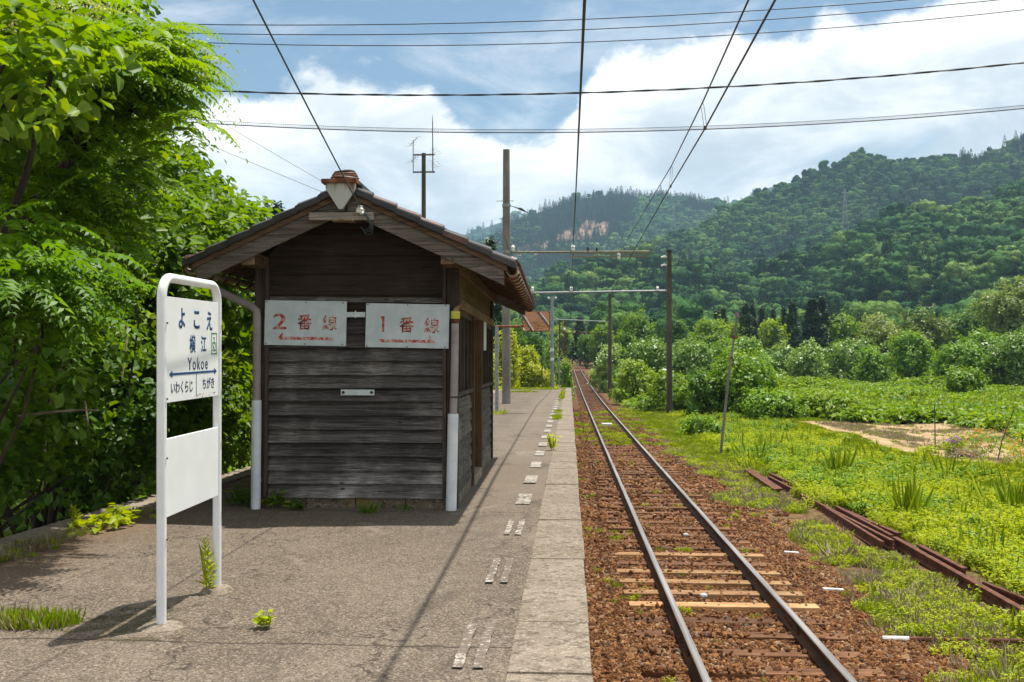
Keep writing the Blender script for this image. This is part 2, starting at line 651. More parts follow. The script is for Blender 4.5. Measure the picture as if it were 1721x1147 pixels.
def mat_forest(name, cols, trans=0.22):
    m, k, b, o = new_mat(name)
    tone = k.attr('tone')
    r = k.rnd()
    ps = k.node('ShaderNodeNewGeometry').outputs['Position']
    stand = k.step(k.noise(k.scale(ps, (1, 1, 0.2)), 0.011, 4, 0.6), 0.36, 0.64)
    t = k.math('ADD', k.math('MULTIPLY', tone, 0.22), k.math('ADD', k.math('MULTIPLY', r, 0.52), k.math('MULTIPLY', stand, 0.26)))
    n = len(cols)
    col = k.ramp(t, [(0.12 + 0.76 * i / (n - 1), c) for i, c in enumerate(cols)])
    po = k.coord()
    nn = k.math('ADD', k.noise(po, 0.9, 5, 0.7), k.math('MULTIPLY', k.voronoi(po, 1.1), -0.6))
    col = k.mix(k.math('MULTIPLY', k.step(k.noise(po, 1.6, 4, 0.7), 0.58, 0.40), 0.55), col, k.mix(0.5, col, (0.006, 0.022, 0.010)))
    surf(k, b, col, 0.8, 0, 0.1, k.bump(nn, 1.0, 0.9))
    tr = k.node('ShaderNodeBsdfTranslucent')
    k.put(tr.inputs['Color'], k.mix(1.0, col, (1.25, 1.3, 0.8), 'MULTIPLY'))
    mx = k.node('ShaderNodeMixShader')
    mx.inputs[0].default_value = trans
    k.l.new(b.outputs[0], mx.inputs[1])
    k.l.new(tr.outputs[0], mx.inputs[2])
    k.l.new(mx.outputs[0], o.inputs['Surface'])
    return m


def mat_paint():
    """thin line paint flaked down to the asphalt"""
    m, k, b, o = new_mat('worn_white_line_paint')
    p = k.coord()
    x, y, z = k.xyz(p)
    n = k.noise(p, 26, 6, 0.7)
    n2 = k.noise(p, 3.0, 4, 0.6)
    near = k.step(y, 10.5, 8.0)
    t = k.math('ADD', k.math('ADD', k.math('MULTIPLY', n, 0.75), k.math('MULTIPLY', n2, 0.35)), k.math('MULTIPLY', near, -0.065))
    col = k.mix(k.step(t, 0.47, 0.60), (0.135, 0.108, 0.083), (0.40, 0.365, 0.31))
    surf(k, b, col, 0.9, 0, 0.2)
    return m


M = {}
M['asphalt'] = mat_asphalt()
M['kerb'] = mat_concrete('platform_edge_concrete', (0.18, 0.145, 0.105), (0.25, 0.205, 0.155), (0.07, 0.052, 0.036))
M['kerb_old'] = mat_concrete('old_kerb_concrete', (0.24, 0.19, 0.14), (0.33, 0.27, 0.205), (0.10, 0.078, 0.055))
M['footing'] = mat_concrete('mossy_footing_block', (0.13, 0.105, 0.07), (0.20, 0.165, 0.12), (0.05, 0.04, 0.028), 1.0, (0.24, 0.15, 0.03))
M['paint_dash'] = mat_paint()
M['ground'] = mat_ground()
M['ballast'] = simple('rusty_ballast_fines', (0.055, 0.025, 0.012), (0.19, 0.08, 0.030), 9, 0.95, bump=0.9, bd=0.02)
M['stone'] = mat_stone()
M['path'] = simple('dry_dirt_path', (0.27, 0.175, 0.085), (0.40, 0.29, 0.15), 2.2, 0.95, bump=0.4, bd=0.02)
M['rail_side'] = simple('rusty_rail_web', (0.040, 0.024, 0.015), (0.13, 0.062, 0.030), 9, 0.75, 0.0, 0.3, stretch=(1, 0.15, 1))
M['rail_rust'] = simple('rusted_rail_steel', (0.075, 0.026, 0.014), (0.16, 0.055, 0.027), 6, 0.8, 0.0, 0.3)
M['rail_top'] = simple('polished_rail_head', (0.24, 0.215, 0.195), (0.41, 0.38, 0.355), 5, 0.40, 0.35, 0.45, bump=0.05, stretch=(6, 0.1, 1))
M['sleeper_old'] = mat_wood('rust_stained_sleeper', (0.035, 0.016, 0.009), (0.15, 0.066, 0.028), (0.27, 0.135, 0.062), 'x')
M['sleeper_new'] = mat_wood('tan_sleeper', (0.22, 0.11, 0.045), (0.40, 0.225, 0.10), (0.56, 0.37, 0.19), 'x')
M['wood_front'] = mat_wood('weathered_dark_siding', (0.024, 0.0215, 0.0205), (0.096, 0.087, 0.082), (0.34, 0.315, 0.30), 'x', 1.0, 0.95)
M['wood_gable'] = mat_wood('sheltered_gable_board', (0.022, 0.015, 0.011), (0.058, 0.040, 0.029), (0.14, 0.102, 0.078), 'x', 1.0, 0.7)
M['wood_side'] = mat_wood('weathered_side_board', (0.026, 0.021, 0.018), (0.095, 0.080, 0.070), (0.26, 0.225, 0.20), 'y', 1.0, 0.8)
M['wood_brown'] = mat_wood('brown_weathered_board', (0.05, 0.030, 0.017), (0.125, 0.075, 0.040), (0.26, 0.17, 0.095), 'y', 1.0, 0.7)
M['wood_post'] = mat_wood('dark_corner_post', (0.020, 0.014, 0.011), (0.062, 0.045, 0.036), (0.15, 0.118, 0.098), 'z', 1.0, 0.6)
M['wood_plank'] = mat_wood('brown_door_plank', (0.035, 0.022, 0.013), (0.10, 0.060, 0.033), (0.19, 0.12, 0.07), 'z', 1.0, 0.7)
M['wood_barge'] = mat_wood('grey_barge_board', (0.038, 0.031, 0.026), (0.145, 0.122, 0.104), (0.34, 0.30, 0.26), 'x', 1.0, 0.8)
M['wood_fascia'] = mat_wood('tan_fascia_strip', (0.06, 0.036, 0.022), (0.16, 0.10, 0.062), (0.29, 0.20, 0.13), 'x', 1.0, 0.7)
M['wood_end'] = simple('pale_sawn_timber_end', (0.16, 0.105, 0.06), (0.34, 0.25, 0.16), 12, 0.85)
M['wood_pale'] = mat_wood('peeling_white_board', (0.10, 0.080, 0.065), (0.27, 0.235, 0.20), (0.46, 0.42, 0.37), 'x', 1.0, 0.9)
M['dark_in'] = simple('dark_interior', (0.010, 0.008, 0.007), (0.02, 0.017, 0.014), 3, 0.9)
M['tile'] = simple('dark_glazed_tile', (0.014, 0.013, 0.014), (0.042, 0.035, 0.034), 3.2, 0.42, 0.0, 0.5, bump=0.1)
M['tile_brown'] = simple('brown_glazed_tile', (0.075, 0.030, 0.020), (0.14, 0.062, 0.040), 5, 0.5, 0.0, 0.5, bump=0.15)
M['pipe_grey'] = simple('faded_grey_plastic_pipe', (0.25, 0.215, 0.21), (0.33, 0.29, 0.285), 6, 0.55, bump=0.05)
M['pipe_white'] = simple('white_plastic_pipe', (0.55, 0.60, 0.64), (0.68, 0.72, 0.75), 4, 0.45, bump=0.03)
M['gutter'] = simple('faded_cream_gutter', (0.28, 0.20, 0.12), (0.46, 0.38, 0.27), 6, 0.6)
M['rust_wire'] = simple('rusty_iron', (0.055, 0.025, 0.014), (0.13, 0.055, 0.026), 20, 0.8)
M['rust_orange'] = simple('orange_rust', (0.13, 0.045, 0.020), (0.27, 0.105, 0.045), 14, 0.85)
M['sign_white'] = simple('white_enamel_panel', (0.74, 0.745, 0.74), (0.80, 0.805, 0.80), 3, 0.42, bump=0.04)
M['tube_white'] = simple('thick_white_gloss_paint', (0.74, 0.75, 0.755), (0.80, 0.81, 0.815), 9, 0.36, spec=0.45, bump=0.35, bd=0.004)
M['ink_blue'] = simple('blue_sign_lettering', (0.010, 0.055, 0.155), (0.014, 0.075, 0.20), 12, 0.5, bump=0)
M['ink_dark'] = simple('dark_navy_lettering', (0.018, 0.035, 0.075), (0.025, 0.05, 0.10), 12, 0.5, bump=0)
M['ink_green'] = simple('green_sign_lettering', (0.012, 0.14, 0.05), (0.02, 0.18, 0.07), 12, 0.5, bump=0)
M['board_blue'] = simple('pale_blue_board_paint', (0.46, 0.535, 0.57), (0.56, 0.63, 0.66), 5, 0.55, bump=0.1)
M['ink_red'] = simple('flaking_red_paint', (0.40, 0.055, 0.035), (0.54, 0.36, 0.31), 30, 0.7, bump=0.1, lo=0.44, hi=0.62)
M['ink_red_pale'] = simple('badly_flaked_red_paint', (0.40, 0.06, 0.042), (0.56, 0.47, 0.43), 34, 0.7, bump=0.1, lo=0.42, hi=0.58)
M['metal_pale'] = simple('pale_zinc_plate', (0.50, 0.56, 0.58), (0.62, 0.67, 0.68), 8, 0.5, 0.1)
M['bolt'] = simple('dark_bolt', (0.03, 0.025, 0.02), (0.06, 0.05, 0.04), 20, 0.6, 0.3)
M['pole_conc'] = simple('grey_concrete_pole', (0.14, 0.125, 0.11), (0.24, 0.215, 0.19), 3, 0.9, stretch=(1, 1, 0.3))
M['pole_dark'] = simple('dark_brown_pole', (0.052, 0.040, 0.032), (0.105, 0.085, 0.07), 5, 0.85, stretch=(1, 1, 0.2))
M['steel'] = simple('galvanised_steel', (0.20, 0.21, 0.22), (0.33, 0.345, 0.36), 9, 0.5, 0.4, 0.5)
M['steel_beam'] = simple('grey_green_beam', (0.15, 0.135, 0.085), (0.24, 0.215, 0.145), 6, 0.65, 0.1)
M['porcelain'] = simple('white_porcelain', (0.72, 0.72, 0.70), (0.82, 0.82, 0.80), 6, 0.25, spec=0.6, bump=0)
M['cable'] = simple('black_cable', (0.010, 0.011, 0.013), (0.022, 0.024, 0.027), 6, 0.6, bump=0)
M['cable_blue'] = simple('bluegreen_cable', (0.04, 0.062, 0.07), (0.08, 0.115, 0.125), 6, 0.55, bump=0)
M['cable_brown'] = simple('brown_copper_wire', (0.045, 0.032, 0.024), (0.085, 0.062, 0.045), 6, 0.6, 0.2, bump=0)
M['wire_grey'] = simple('thin_grey_wire', (0.20, 0.21, 0.22), (0.28, 0.29, 0.30), 6, 0.6, 0.2, bump=0)
M['bark'] = simple('brown_bark', (0.025, 0.018, 0.012), (0.065, 0.05, 0.036), 7, 0.9, stretch=(1, 1, 0.35), bump=0.7, bd=0.015)
M['stem'] = simple('green_stem', (0.07, 0.085, 0.025), (0.12, 0.14, 0.045), 9, 0.7, bump=0)
M['dead_stem'] = simple('dry_dead_stalk', (0.17, 0.13, 0.09), (0.32, 0.26, 0.19), 9, 0.9, bump=0)
M['leaf_broad'] = mat_leaf('broad_green_leaf', (0.045, 0.115, 0.006), (0.135, 0.245, 0.010), (0.34, 0.42, 0.050), 0.46)
M['leaf_frond'] = mat_leaf('frond_leaflet', (0.055, 0.145, 0.006), (0.120, 0.250, 0.009), (0.25, 0.37, 0.020), 0.46)
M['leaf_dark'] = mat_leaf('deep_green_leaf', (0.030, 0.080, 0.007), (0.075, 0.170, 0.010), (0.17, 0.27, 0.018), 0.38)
M['leaf_yellow'] = mat_leaf('yellow_green_leaf', (0.16, 0.23, 0.008), (0.31, 0.37, 0.012), (0.45, 0.46, 0.02), 0.42)
M['leaf_vine'] = mat_leaf('vine_leaf', (0.050, 0.140, 0.008), (0.140, 0.275, 0.014), (0.33, 0.43, 0.055), 0.36, 0.45, 0.4)
M['leaf_vine_pale'] = mat_leaf('silvery_vine_leaf', (0.070, 0.160, 0.018), (0.20, 0.32, 0.055), (0.46, 0.54, 0.24), 0.32, 0.42, 0.45)
M['leaf_olive'] = mat_leaf('olive_leaf', (0.055, 0.100, 0.008), (0.115, 0.170, 0.013), (0.20, 0.245, 0.025), 0.32)
M['leaf_willow'] = mat_leaf('grey_green_leaf', (0.09, 0.145, 0.022), (0.20, 0.27, 0.05), (0.34, 0.40, 0.11), 0.34)
M['leaf_cedar'] = mat_leaf('cedar_needle', (0.010, 0.034, 0.009), (0.026, 0.070, 0.014), (0.060, 0.12, 0.022), 0.12)
M['leaf_weed'] = mat_leaf('bright_weed_leaf', (0.17, 0.26, 0.006), (0.34, 0.42, 0.008), (0.50, 0.53, 0.020), 0.42, vary=0.5)
M['leaf_kudzu'] = mat_leaf('kudzu_leaf', (0.060, 0.150, 0.008), (0.150, 0.265, 0.012), (0.34, 0.41, 0.06), 0.36, vary=0.4)
M['grass'] = mat_leaf('bright_grass_blade', (0.14, 0.25, 0.006), (0.28, 0.38, 0.009), (0.42, 0.48, 0.025), 0.42, vary=0.5)
M['grass_dry'] = mat_leaf('dry_grass_blade', (0.19, 0.145, 0.075), (0.33, 0.27, 0.16), (0.47, 0.41, 0.29), 0.2, vary=0.5)
M['flower_cream'] = mat_leaf('cream_blossom', (0.34, 0.36, 0.08), (0.48, 0.48, 0.14), (0.60, 0.58, 0.25), 0.3)
M['flower_purple'] = mat_leaf('purple_petal', (0.30, 0.07, 0.42), (0.45, 0.13, 0.58), (0.56, 0.24, 0.68), 0.2)
M['flower_orange'] = mat_leaf('orange_petal', (0.60, 0.18, 0.01), (0.75, 0.30, 0.015), (0.80, 0.50, 0.03), 0.2)
M['forest'] = mat_forest('hillside_broadleaf_crown', [(0.010, 0.044, 0.018), (0.032, 0.104, 0.028), (0.082, 0.185, 0.034), (0.21, 0.31, 0.065)], 0.12)
M['forest_cedar'] = mat_forest('hillside_cedar_crown', [(0.012, 0.040, 0.018), (0.024, 0.066, 0.022), (0.045, 0.100, 0.026)], 0.05)
M['hill'] = simple('wooded_hill_soil', (0.012, 0.03, 0.010), (0.03, 0.055, 0.015), 0.02, 0.95, bump=0)
M['hill_bare'] = simple('bare_cleared_slope', (0.13, 0.08, 0.05), (0.30, 0.19, 0.125), 0.05, 0.95, bump=0)
M['mirror'] = None


def mat_mirror():
    m, k, b, o = new_mat('platform_mirror_face')
    surf(k, b, (0.86, 0.87, 0.88), 0.02, 1.0, 0.5)
    return m


M['mirror'] = mat_mirror()
M['tape_yellow'] = simple('yellow_tape', (0.50, 0.50, 0.06), (0.62, 0.60, 0.12), 18, 0.6, bump=0)
M['purple_tip'] = simple('faded_pink_tape', (0.30, 0.10, 0.16), (0.42, 0.16, 0.24), 18, 0.6, bump=0)
M['notice'] = simple('faded_notice_sheet', (0.42, 0.46, 0.44), (0.60, 0.63, 0.60), 10, 0.6, bump=0)
M['road_pale'] = simple('pale_concrete_road', (0.40, 0.37, 0.33), (0.52, 0.49, 0.45), 2, 0.9, bump=0.1)
M['white_paint'] = simple('chipped_white_paint', (0.62, 0.60, 0.57), (0.80, 0.79, 0.76), 14, 0.7)

# ---------------------------------------------------------------- the setting: ground, ballast, platform
def ground_z(X, Y):
    X = np.asarray(X, float)
    Y = np.asarray(Y, float)
    d = np.interp(Y, _py, _pv)
    z = GROUND - d
    tx = track_x(Y)
    off = X - tx
    z = z + np.where(off > 1.6, (fbm(X * 0.35, Y * 0.35, 4, 3) - 0.5) * 0.30 * np.clip((off - 1.6) / 2.5, 0, 1), 0)
    z = z + np.clip((off - 3.0) / 4, 0, 1) * 0.10
    # the low bank that hides the foot of the dirt path
    z = z + 0.08 * np.exp(-((X - 9.6) / 1.5) ** 2) * np.clip((Y - 12) / 12, 0, 1) * np.clip((60 - Y) / 15, 0, 1)
    # left of the platform the land lies lower
    z = z - 0.25 * np.clip((-4.6 - X) / 1.0, 0, 1)
    far = np.clip((Y - 330) / 300, 0, 1)
    return z * (1 - far) + far * (-1.9)


xs = np.unique(np.concatenate([np.linspace(-2500, -60, 14), np.linspace(-60, -12, 10), np.linspace(-12, 26, 96), np.linspace(26, 120, 24), np.linspace(120, 3500, 16)]))
ys = np.unique(np.concatenate([np.linspace(-400, -10, 10), np.linspace(-10, 70, 160), np.linspace(70, 420, 71), np.linspace(420, 3200, 14)]))
grid('ground', xs, ys, ground_z, M['ground'])


def strip(name, x0f, x1f, ys, zf, nx, mat):
    ys = np.asarray(ys, float)
    t = np.linspace(0, 1, nx)
    X = x0f(ys)[:, None] * (1 - t) + x1f(ys)[:, None] * t
    Y = np.repeat(ys[:, None], nx, 1)
    Z = zf(X, Y)
    V = np.stack([X, Y, Z], -1).reshape(-1, 3)
    i = np.arange(nx * len(ys)).reshape(len(ys), nx)
    F = np.stack([i[:-1, :-1], i[:-1, 1:], i[1:, 1:], i[1:, :-1]], -1).reshape(-1, 4)
    o = np_mesh(name, V, F, mat, smooth=True)
    o['kind'] = 'structure'
    return o


def ballast_z(X, Y):
    off = np.abs(X - track_x(Y))
    z = -1.098 - np.interp(Y, _py, _pv)
    z = z - np.clip((off - 1.45) / 0.9, 0, 1) * 0.11
    return z + (fbm(X * 3, Y * 3, 4, 11) - 0.5) * 0.075 + (fbm(X * 0.7, Y * 0.7, 2, 5) - 0.5) * 0.04


by = np.concatenate([np.arange(-8, 40, 0.12), np.arange(40, 130, 0.5), np.arange(130, 460, 2.0)])
strip('ballast_bed', lambda y: np.maximum(track_x(y) - 1.72, np.where(y < 66, 0.02, -99)), lambda y: track_x(y) + 2.1 + (fbm(y * 0.5, y * 0 + 3, 3, 2) - 0.5) * 0.9, by, ballast_z, 34, M['ballast'])

# platform: asphalt sheet on a solid body, an edge of concrete slabs on the track side, an old kerb on the left
PEND = 66.0


def left_x(Y):
    return np.interp(Y, [-10, 8.7, 14.8, 30, 66], [-5.15, -5.0, -4.76, -4.6, -4.4])


py_ = np.concatenate([np.arange(-6, 30, 0.3), np.arange(30, PEND + 0.01, 0.5)])
strip('platform_surface', lambda y: left_x(y) + 0.36, lambda y: y * 0 - 0.315, py_,
      lambda X, Y: -np.interp(Y, _py, _pv) + (fbm(X * 1.2, Y * 1.2, 3, 8) - 0.5) * 0.018, 26, M['asphalt'])
mb = MB()
pys = list(np.arange(-6, PEND + 0.1, 3.0))
for a, b in zip(pys[:-1], pys[1:]):
    za, zb = -float(drop(a)) - 0.03, -float(drop(b)) - 0.03
    la, lb = float(left_x(a)) + 0.03, float(left_x(b)) + 0.03
    mb.hexa([(la, a, -3.2), (0.075, a, -3.2), (0.075, b, -3.2), (lb, b, -3.2), (la, a, za), (0.075, a, za), (0.075, b, zb), (lb, b, zb)])
mb.build('platform_body', M['kerb_old'])['kind'] = 'structure'
mb = MB()
y = -5.0
while y < PEND:
    w = 1.0
    za, zb = -float(drop(y)), -float(drop(y + w))
    j = random.uniform(-0.004, 0.008)
    xr = 0.12 + random.uniform(-0.008, 0.008)
    mb.hexa([(-0.315, y + 0.006, za - 0.22), (xr, y + 0.006, za - 0.22), (xr, y + w - 0.006, zb - 0.22), (-0.315, y + w - 0.006, zb - 0.22),
             (-0.315, y + 0.006, za + 0.004 + j), (xr, y + 0.006, za + 0.004 + j), (xr, y + w - 0.006, zb + 0.004 + j), (-0.315, y + w - 0.006, zb + 0.004 + j)])
    y += w
mb.build('platform_edge', M['kerb'], bevel=0.012)['kind'] = 'structure'
mb = MB()
y = -5.0
while y < PEND:
    w = random.choice([1.6, 1.9, 2.1])
    za, zb = -float(drop(y)), -float(drop(y + w))
    la, lb = float(left_x(y)), float(left_x(y + w))
    j = random.uniform(-0.01, 0.015)
    mb.hexa([(la, y + 0.008, za - 1.2), (la + 0.37, y + 0.008, za - 1.2), (lb + 0.37, y + w, zb - 1.2), (lb, y + w, zb - 1.2),
             (la, y + 0.008, za + 0.03 + j), (la + 0.37, y + 0.008, za + 0.022 + j), (lb + 0.37, y + w, zb + 0.022 + j), (lb, y + w, zb + 0.03 + j)])
    y += w
mb.build('platform_kerb', M['kerb_old'], bevel=0.015)['kind'] = 'structure'

# white dashes, worn, each a couple of metres from the next; painted on the platform
mb = MB()
for i in range(22):
    y0 = 3.05 + 2.0 * i
    segs = [(-0.60, -0.545), (-0.495, -0.44)] if i < 4 else [(-0.60, -0.44)]
    for x0, x1 in segs:
        n = 10
        for q in range(n):
            ya, yb = y0 + 0.88 * q / n, y0 + 0.88 * (q + 1) / n
            jx = 0.003 * math.sin(q * 1.7 + i)
            mb.add([(x0 + jx, ya, -float(drop(ya)) + 0.0135), (x1 + jx, ya, -float(drop(ya)) + 0.0135), (x1 + jx, yb, -float(drop(yb)) + 0.0135), (x0 + jx, yb, -float(drop(yb)) + 0.0135)], [(0, 1, 2, 3)])
mb.build('platform_line_marking', M['paint_dash'])['kind'] = 'structure'

# dirt path through the field and a pale lane past the end of the platform
pth = [tuple(on_ground(u, v, 0.08)[:2]) for u, v in ((1330, 714), (1370, 724), (1420, 738), (1480, 756), (1550, 776), (1640, 800), (1721, 824), (1800, 850))]
pin = [tuple(on_ground(u, v, 0.05)[:2]) for u, v in ((1350, 711), (1500, 712), (1610, 717), (1680, 730), (1721, 745), (1790, 770), (1850, 800))]
pyy = np.linspace(max(min(p[1] for p in pth), min(p[1] for p in pin)), min(max(p[1] for p in pth), max(p[1] for p in pin)), 60)
PY0, PY1 = float(pyy[0]), float(pyy[-1])
pl = np.array(sorted(pth, key=lambda p: p[1]))
pr = np.array(sorted(pin, key=lambda p: p[1]))
strip('dirt_path', lambda y: np.interp(y, pl[:, 1], pl[:, 0]) + (fbm(y * 0.8, y * 0, 3, 21) - 0.5) * 1.2, lambda y: np.interp(y, pr[:, 1], pr[:, 0]) + (fbm(y * 0.8, y * 0, 3, 27) - 0.5) * 1.5, pyy,
      lambda X, Y: ground_z(X, Y) + 0.025, 14, M['path'])
strip('pale_lane', lambda y: -7.0 + 0.02 * (y - 75), lambda y: -3.2 + 0.02 * (y - 75), np.linspace(82, 130, 20), lambda X, Y: ground_z(X, Y) + 1.0, 4, M['road_pale'])

# ---------------------------------------------------------------- the railway track
track = empty('railway_track', (0, 0, 0), 'single railway track with polished rails on rusty ballast beside the platform', 'railway track')
prof = [(-0.0325, 0), (0.0325, 0), (0.0325, -0.028), (0.009, -0.042), (0.009, -0.112), (0.055, -0.128), (0.055, -0.14), (-0.055, -0.14), (-0.055, -0.128), (-0.009, -0.112), (-0.009, -0.042), (-0.0325, -0.028)]
ry = np.concatenate([np.arange(-6, 60, 1.0), np.arange(60, 460, 3.0)])
for side in (-1, 1):
    V, F, mi = [], [], []
    n = len(prof)
    for y in ry:
        cx = float(track_x(y)) + side * 0.57
        for a, b in prof:
            V.append((cx + a, y, RAIL_TOP - float(drop(y)) + b))
    for i in range(len(ry) - 1):
        for k in range(n):
            k2 = (k + 1) % n
            F.append((i * n + k, (i + 1) * n + k, (i + 1) * n + k2, i * n + k2))
            mi.append(0 if k else 1)
    me = np_mesh('rail', V, F, [M['rail_side'], M['rail_top']], None, 'mesh')
    me.polygons.foreach_set('material_index', mi)
    o = bpy.data.objects.new('rail', me)
    C.objects.link(o)
    o.parent = track

# sleepers as they lie, mostly sunk in the ballast; the tan ones are new
TAN = [(8.62, 0), (9.2, 0), (10.33, 1), (10.86, 1), (11.45, 1), (12.05, 0.6), (12.62, 0.6), (13.2, 1), (13.8, 0.5)]
slp = {}


def sleeper_mesh(mat, k):
    mb = MB()
    mb.tone = random.uniform(0.25, 0.75)
    mb.box(-1.02, 1.02, -0.1, 0.1, -0.14, 0)
    o = mb.build('sleeper', mat, bevel=0.012)
    return o


protos = [sleeper_mesh(M['sleeper_old'], 0) for _ in range(5)] + [sleeper_mesh(M['sleeper_new'], 0) for _ in range(3)]
for p in protos:
    C.objects.unlink(p)
ys_s = list(np.arange(6.9, 66, 0.58))[:100]
for i, y in enumerate(ys_s):
    new = 9.9 < y < 13.9 and i % 5 != 1
    p = random.choice(protos[5:]) if new else random.choice(protos[:5])
    o = p.copy()
    o.name = 'sleeper'
    C.objects.link(o)
    o.parent = track
    o.location = (float(track_x(y)) + random.uniform(-0.03, 0.03), y, RAIL_TOP - 0.14 - float(drop(y)) + (0.014 if new else random.uniform(-0.012, 0.006)))
    o.rotation_euler = (-0.021, 0, random.uniform(-0.012, 0.012))
    if new:
        o['label'] = 'pale tan sleeper with little ballast on it'
mb = MB()
for y in np.arange(ys_s[-1] + 0.58, 170, 0.58):
    mb.tone = random.uniform(0.2, 0.8)
    x = float(track_x(y))
    z = RAIL_TOP - 0.15 - float(drop(y))
    mb.box(x - 1.02, x + 1.02, y - 0.1, y + 0.1, z - 0.1, z)
o = mb.build('sleeper', M['sleeper_old'], track)
o['kind'] = 'stuff'


# joints in the rails
for side in (-1, 1):
    for y in (9.6 + 0.4 * side, 34.6 + 0.4 * side):
        x = float(track_x(y)) + side * 0.57
        z = RAIL_TOP - float(drop(y))
        mb = MB()
        for s in (-1, 1):
            mb.box(x + s * 0.012, x + s * 0.030, y - 0.28, y + 0.28, z - 0.112, z - 0.045)
            for q in range(4):
                mb.tube([(x + s * 0.03, y - 0.21 + q * 0.14, z - 0.08), (x + s * 0.048, y - 0.21 + q * 0.14, z - 0.08)], 0.014, 6)
        mb.build('fishplate', M['rail_side'], track)

# loose stones: real geometry, instanced as stuff
def stone_proto(i):
    rs = np.random.default_rng(100 + i)
    bm = bmesh.new()
    bmesh.ops.create_icosphere(bm, subdivisions=1, radius=1.0)
    sc3 = rs.uniform(0.6, 1.15, 3)
    for v in bm.verts:
        v.co = Vector((v.co.x * sc3[0], v.co.y * sc3[1], v.co.z * sc3[2] * 0.75)) * rs.uniform(0.78, 1.15)
    me = bpy.data.meshes.new('stone')
    bm.to_mesh(me)
    bm.free()
    me.materials.append(M['stone'])
    return bpy.data.objects.new('stone', me)


_ngroups = {}


def scatter(name, pos, rot, scl, protos, pick, kind='stuff', label=None, cat=None):
    """one object that repeats the prototypes on points (for what nobody could count)"""
    pos = np.asarray(pos, np.float32)
    n = len(pos)
    me = bpy.data.meshes.new(name)
    me.vertices.add(n)
    me.vertices.foreach_set('co', pos.ravel())
    a = me.attributes.new('rot', 'FLOAT_VECTOR', 'POINT')
    a.data.foreach_set('vector', np.asarray(rot, np.float32).ravel())
    a = me.attributes.new('scl', 'FLOAT_VECTOR', 'POINT')
    s = np.asarray(scl, np.float32)
    if s.ndim == 1:
        s = np.repeat(s[:, None], 3, 1)
    a.data.foreach_set('vector', s.ravel())
    a = me.attributes.new('pick', 'INT', 'POINT')
    a.data.foreach_set('value', np.asarray(pick, np.int32))
    o = bpy.data.objects.new(name, me)
    C.objects.link(o)
    ng = bpy.data.node_groups.new(name, 'GeometryNodeTree')
    ng.interface.new_socket('Geometry', in_out='INPUT', socket_type='NodeSocketGeometry')
    ng.interface.new_socket('Geometry', in_out='OUTPUT', socket_type='NodeSocketGeometry')
    N, L = ng.nodes, ng.links
    gi, go = N.new('NodeGroupInput'), N.new('NodeGroupOutput')
    m2p = N.new('GeometryNodeMeshToPoints')
    L.new(gi.outputs[0], m2p.inputs['Mesh'])
    ra = N.new('GeometryNodeInputNamedAttribute')
    ra.data_type = 'FLOAT_VECTOR'
    ra.inputs[0].default_value = 'rot'
    sa = N.new('GeometryNodeInputNamedAttribute')
    sa.data_type = 'FLOAT_VECTOR'
    sa.inputs[0].default_value = 'scl'
    pa = N.new('GeometryNodeInputNamedAttribute')
    pa.data_type = 'INT'
    pa.inputs[0].default_value = 'pick'
    g2i = N.new('GeometryNodeGeometryToInstance')
    for p in reversed(protos):
        oi = N.new('GeometryNodeObjectInfo')
        oi.inputs['Object'].default_value = p
        oi.inputs['As Instance'].default_value = True
        L.new(oi.outputs['Geometry'], g2i.inputs[0])
    iop = N.new('GeometryNodeInstanceOnPoints')
    L.new(m2p.outputs[0], iop.inputs['Points'])
    L.new(g2i.outputs[0], iop.inputs['Instance'])
    iop.inputs['Pick Instance'].default_value = True
    L.new(pa.outputs[0], iop.inputs['Instance Index'])
    L.new(ra.outputs[0], iop.inputs['Rotation'])
    L.new(sa.outputs[0], iop.inputs['Scale'])
    L.new(iop.outputs[0], go.inputs[0])
    md = o.modifiers.new('scatter', 'NODES')
    md.node_group = ng
    o['kind'] = kind
    if label:
        o['label'] = label
    if cat:
        o['category'] = cat
    return o


def in_view(P, margin=0.22):
    """keep what the photograph could see, with a margin all round"""
    P = np.asarray(P, float)
    cy, sy = math.cos(YAW), math.sin(YAW)
    dep = -sy * P[:, 0] + cy * P[:, 1]
    lat = cy * P[:, 0] + sy * P[:, 1]
    return (dep > 2.0) & (np.abs(lat) < dep * (0.5144 + margin) + 1.0) & ((EYE - P[:, 2]) < dep * (0.343 + margin * 0.6) + 0.4)


stones = [stone_proto(i) for i in range(7)]
r_ = np.random.default_rng(3)


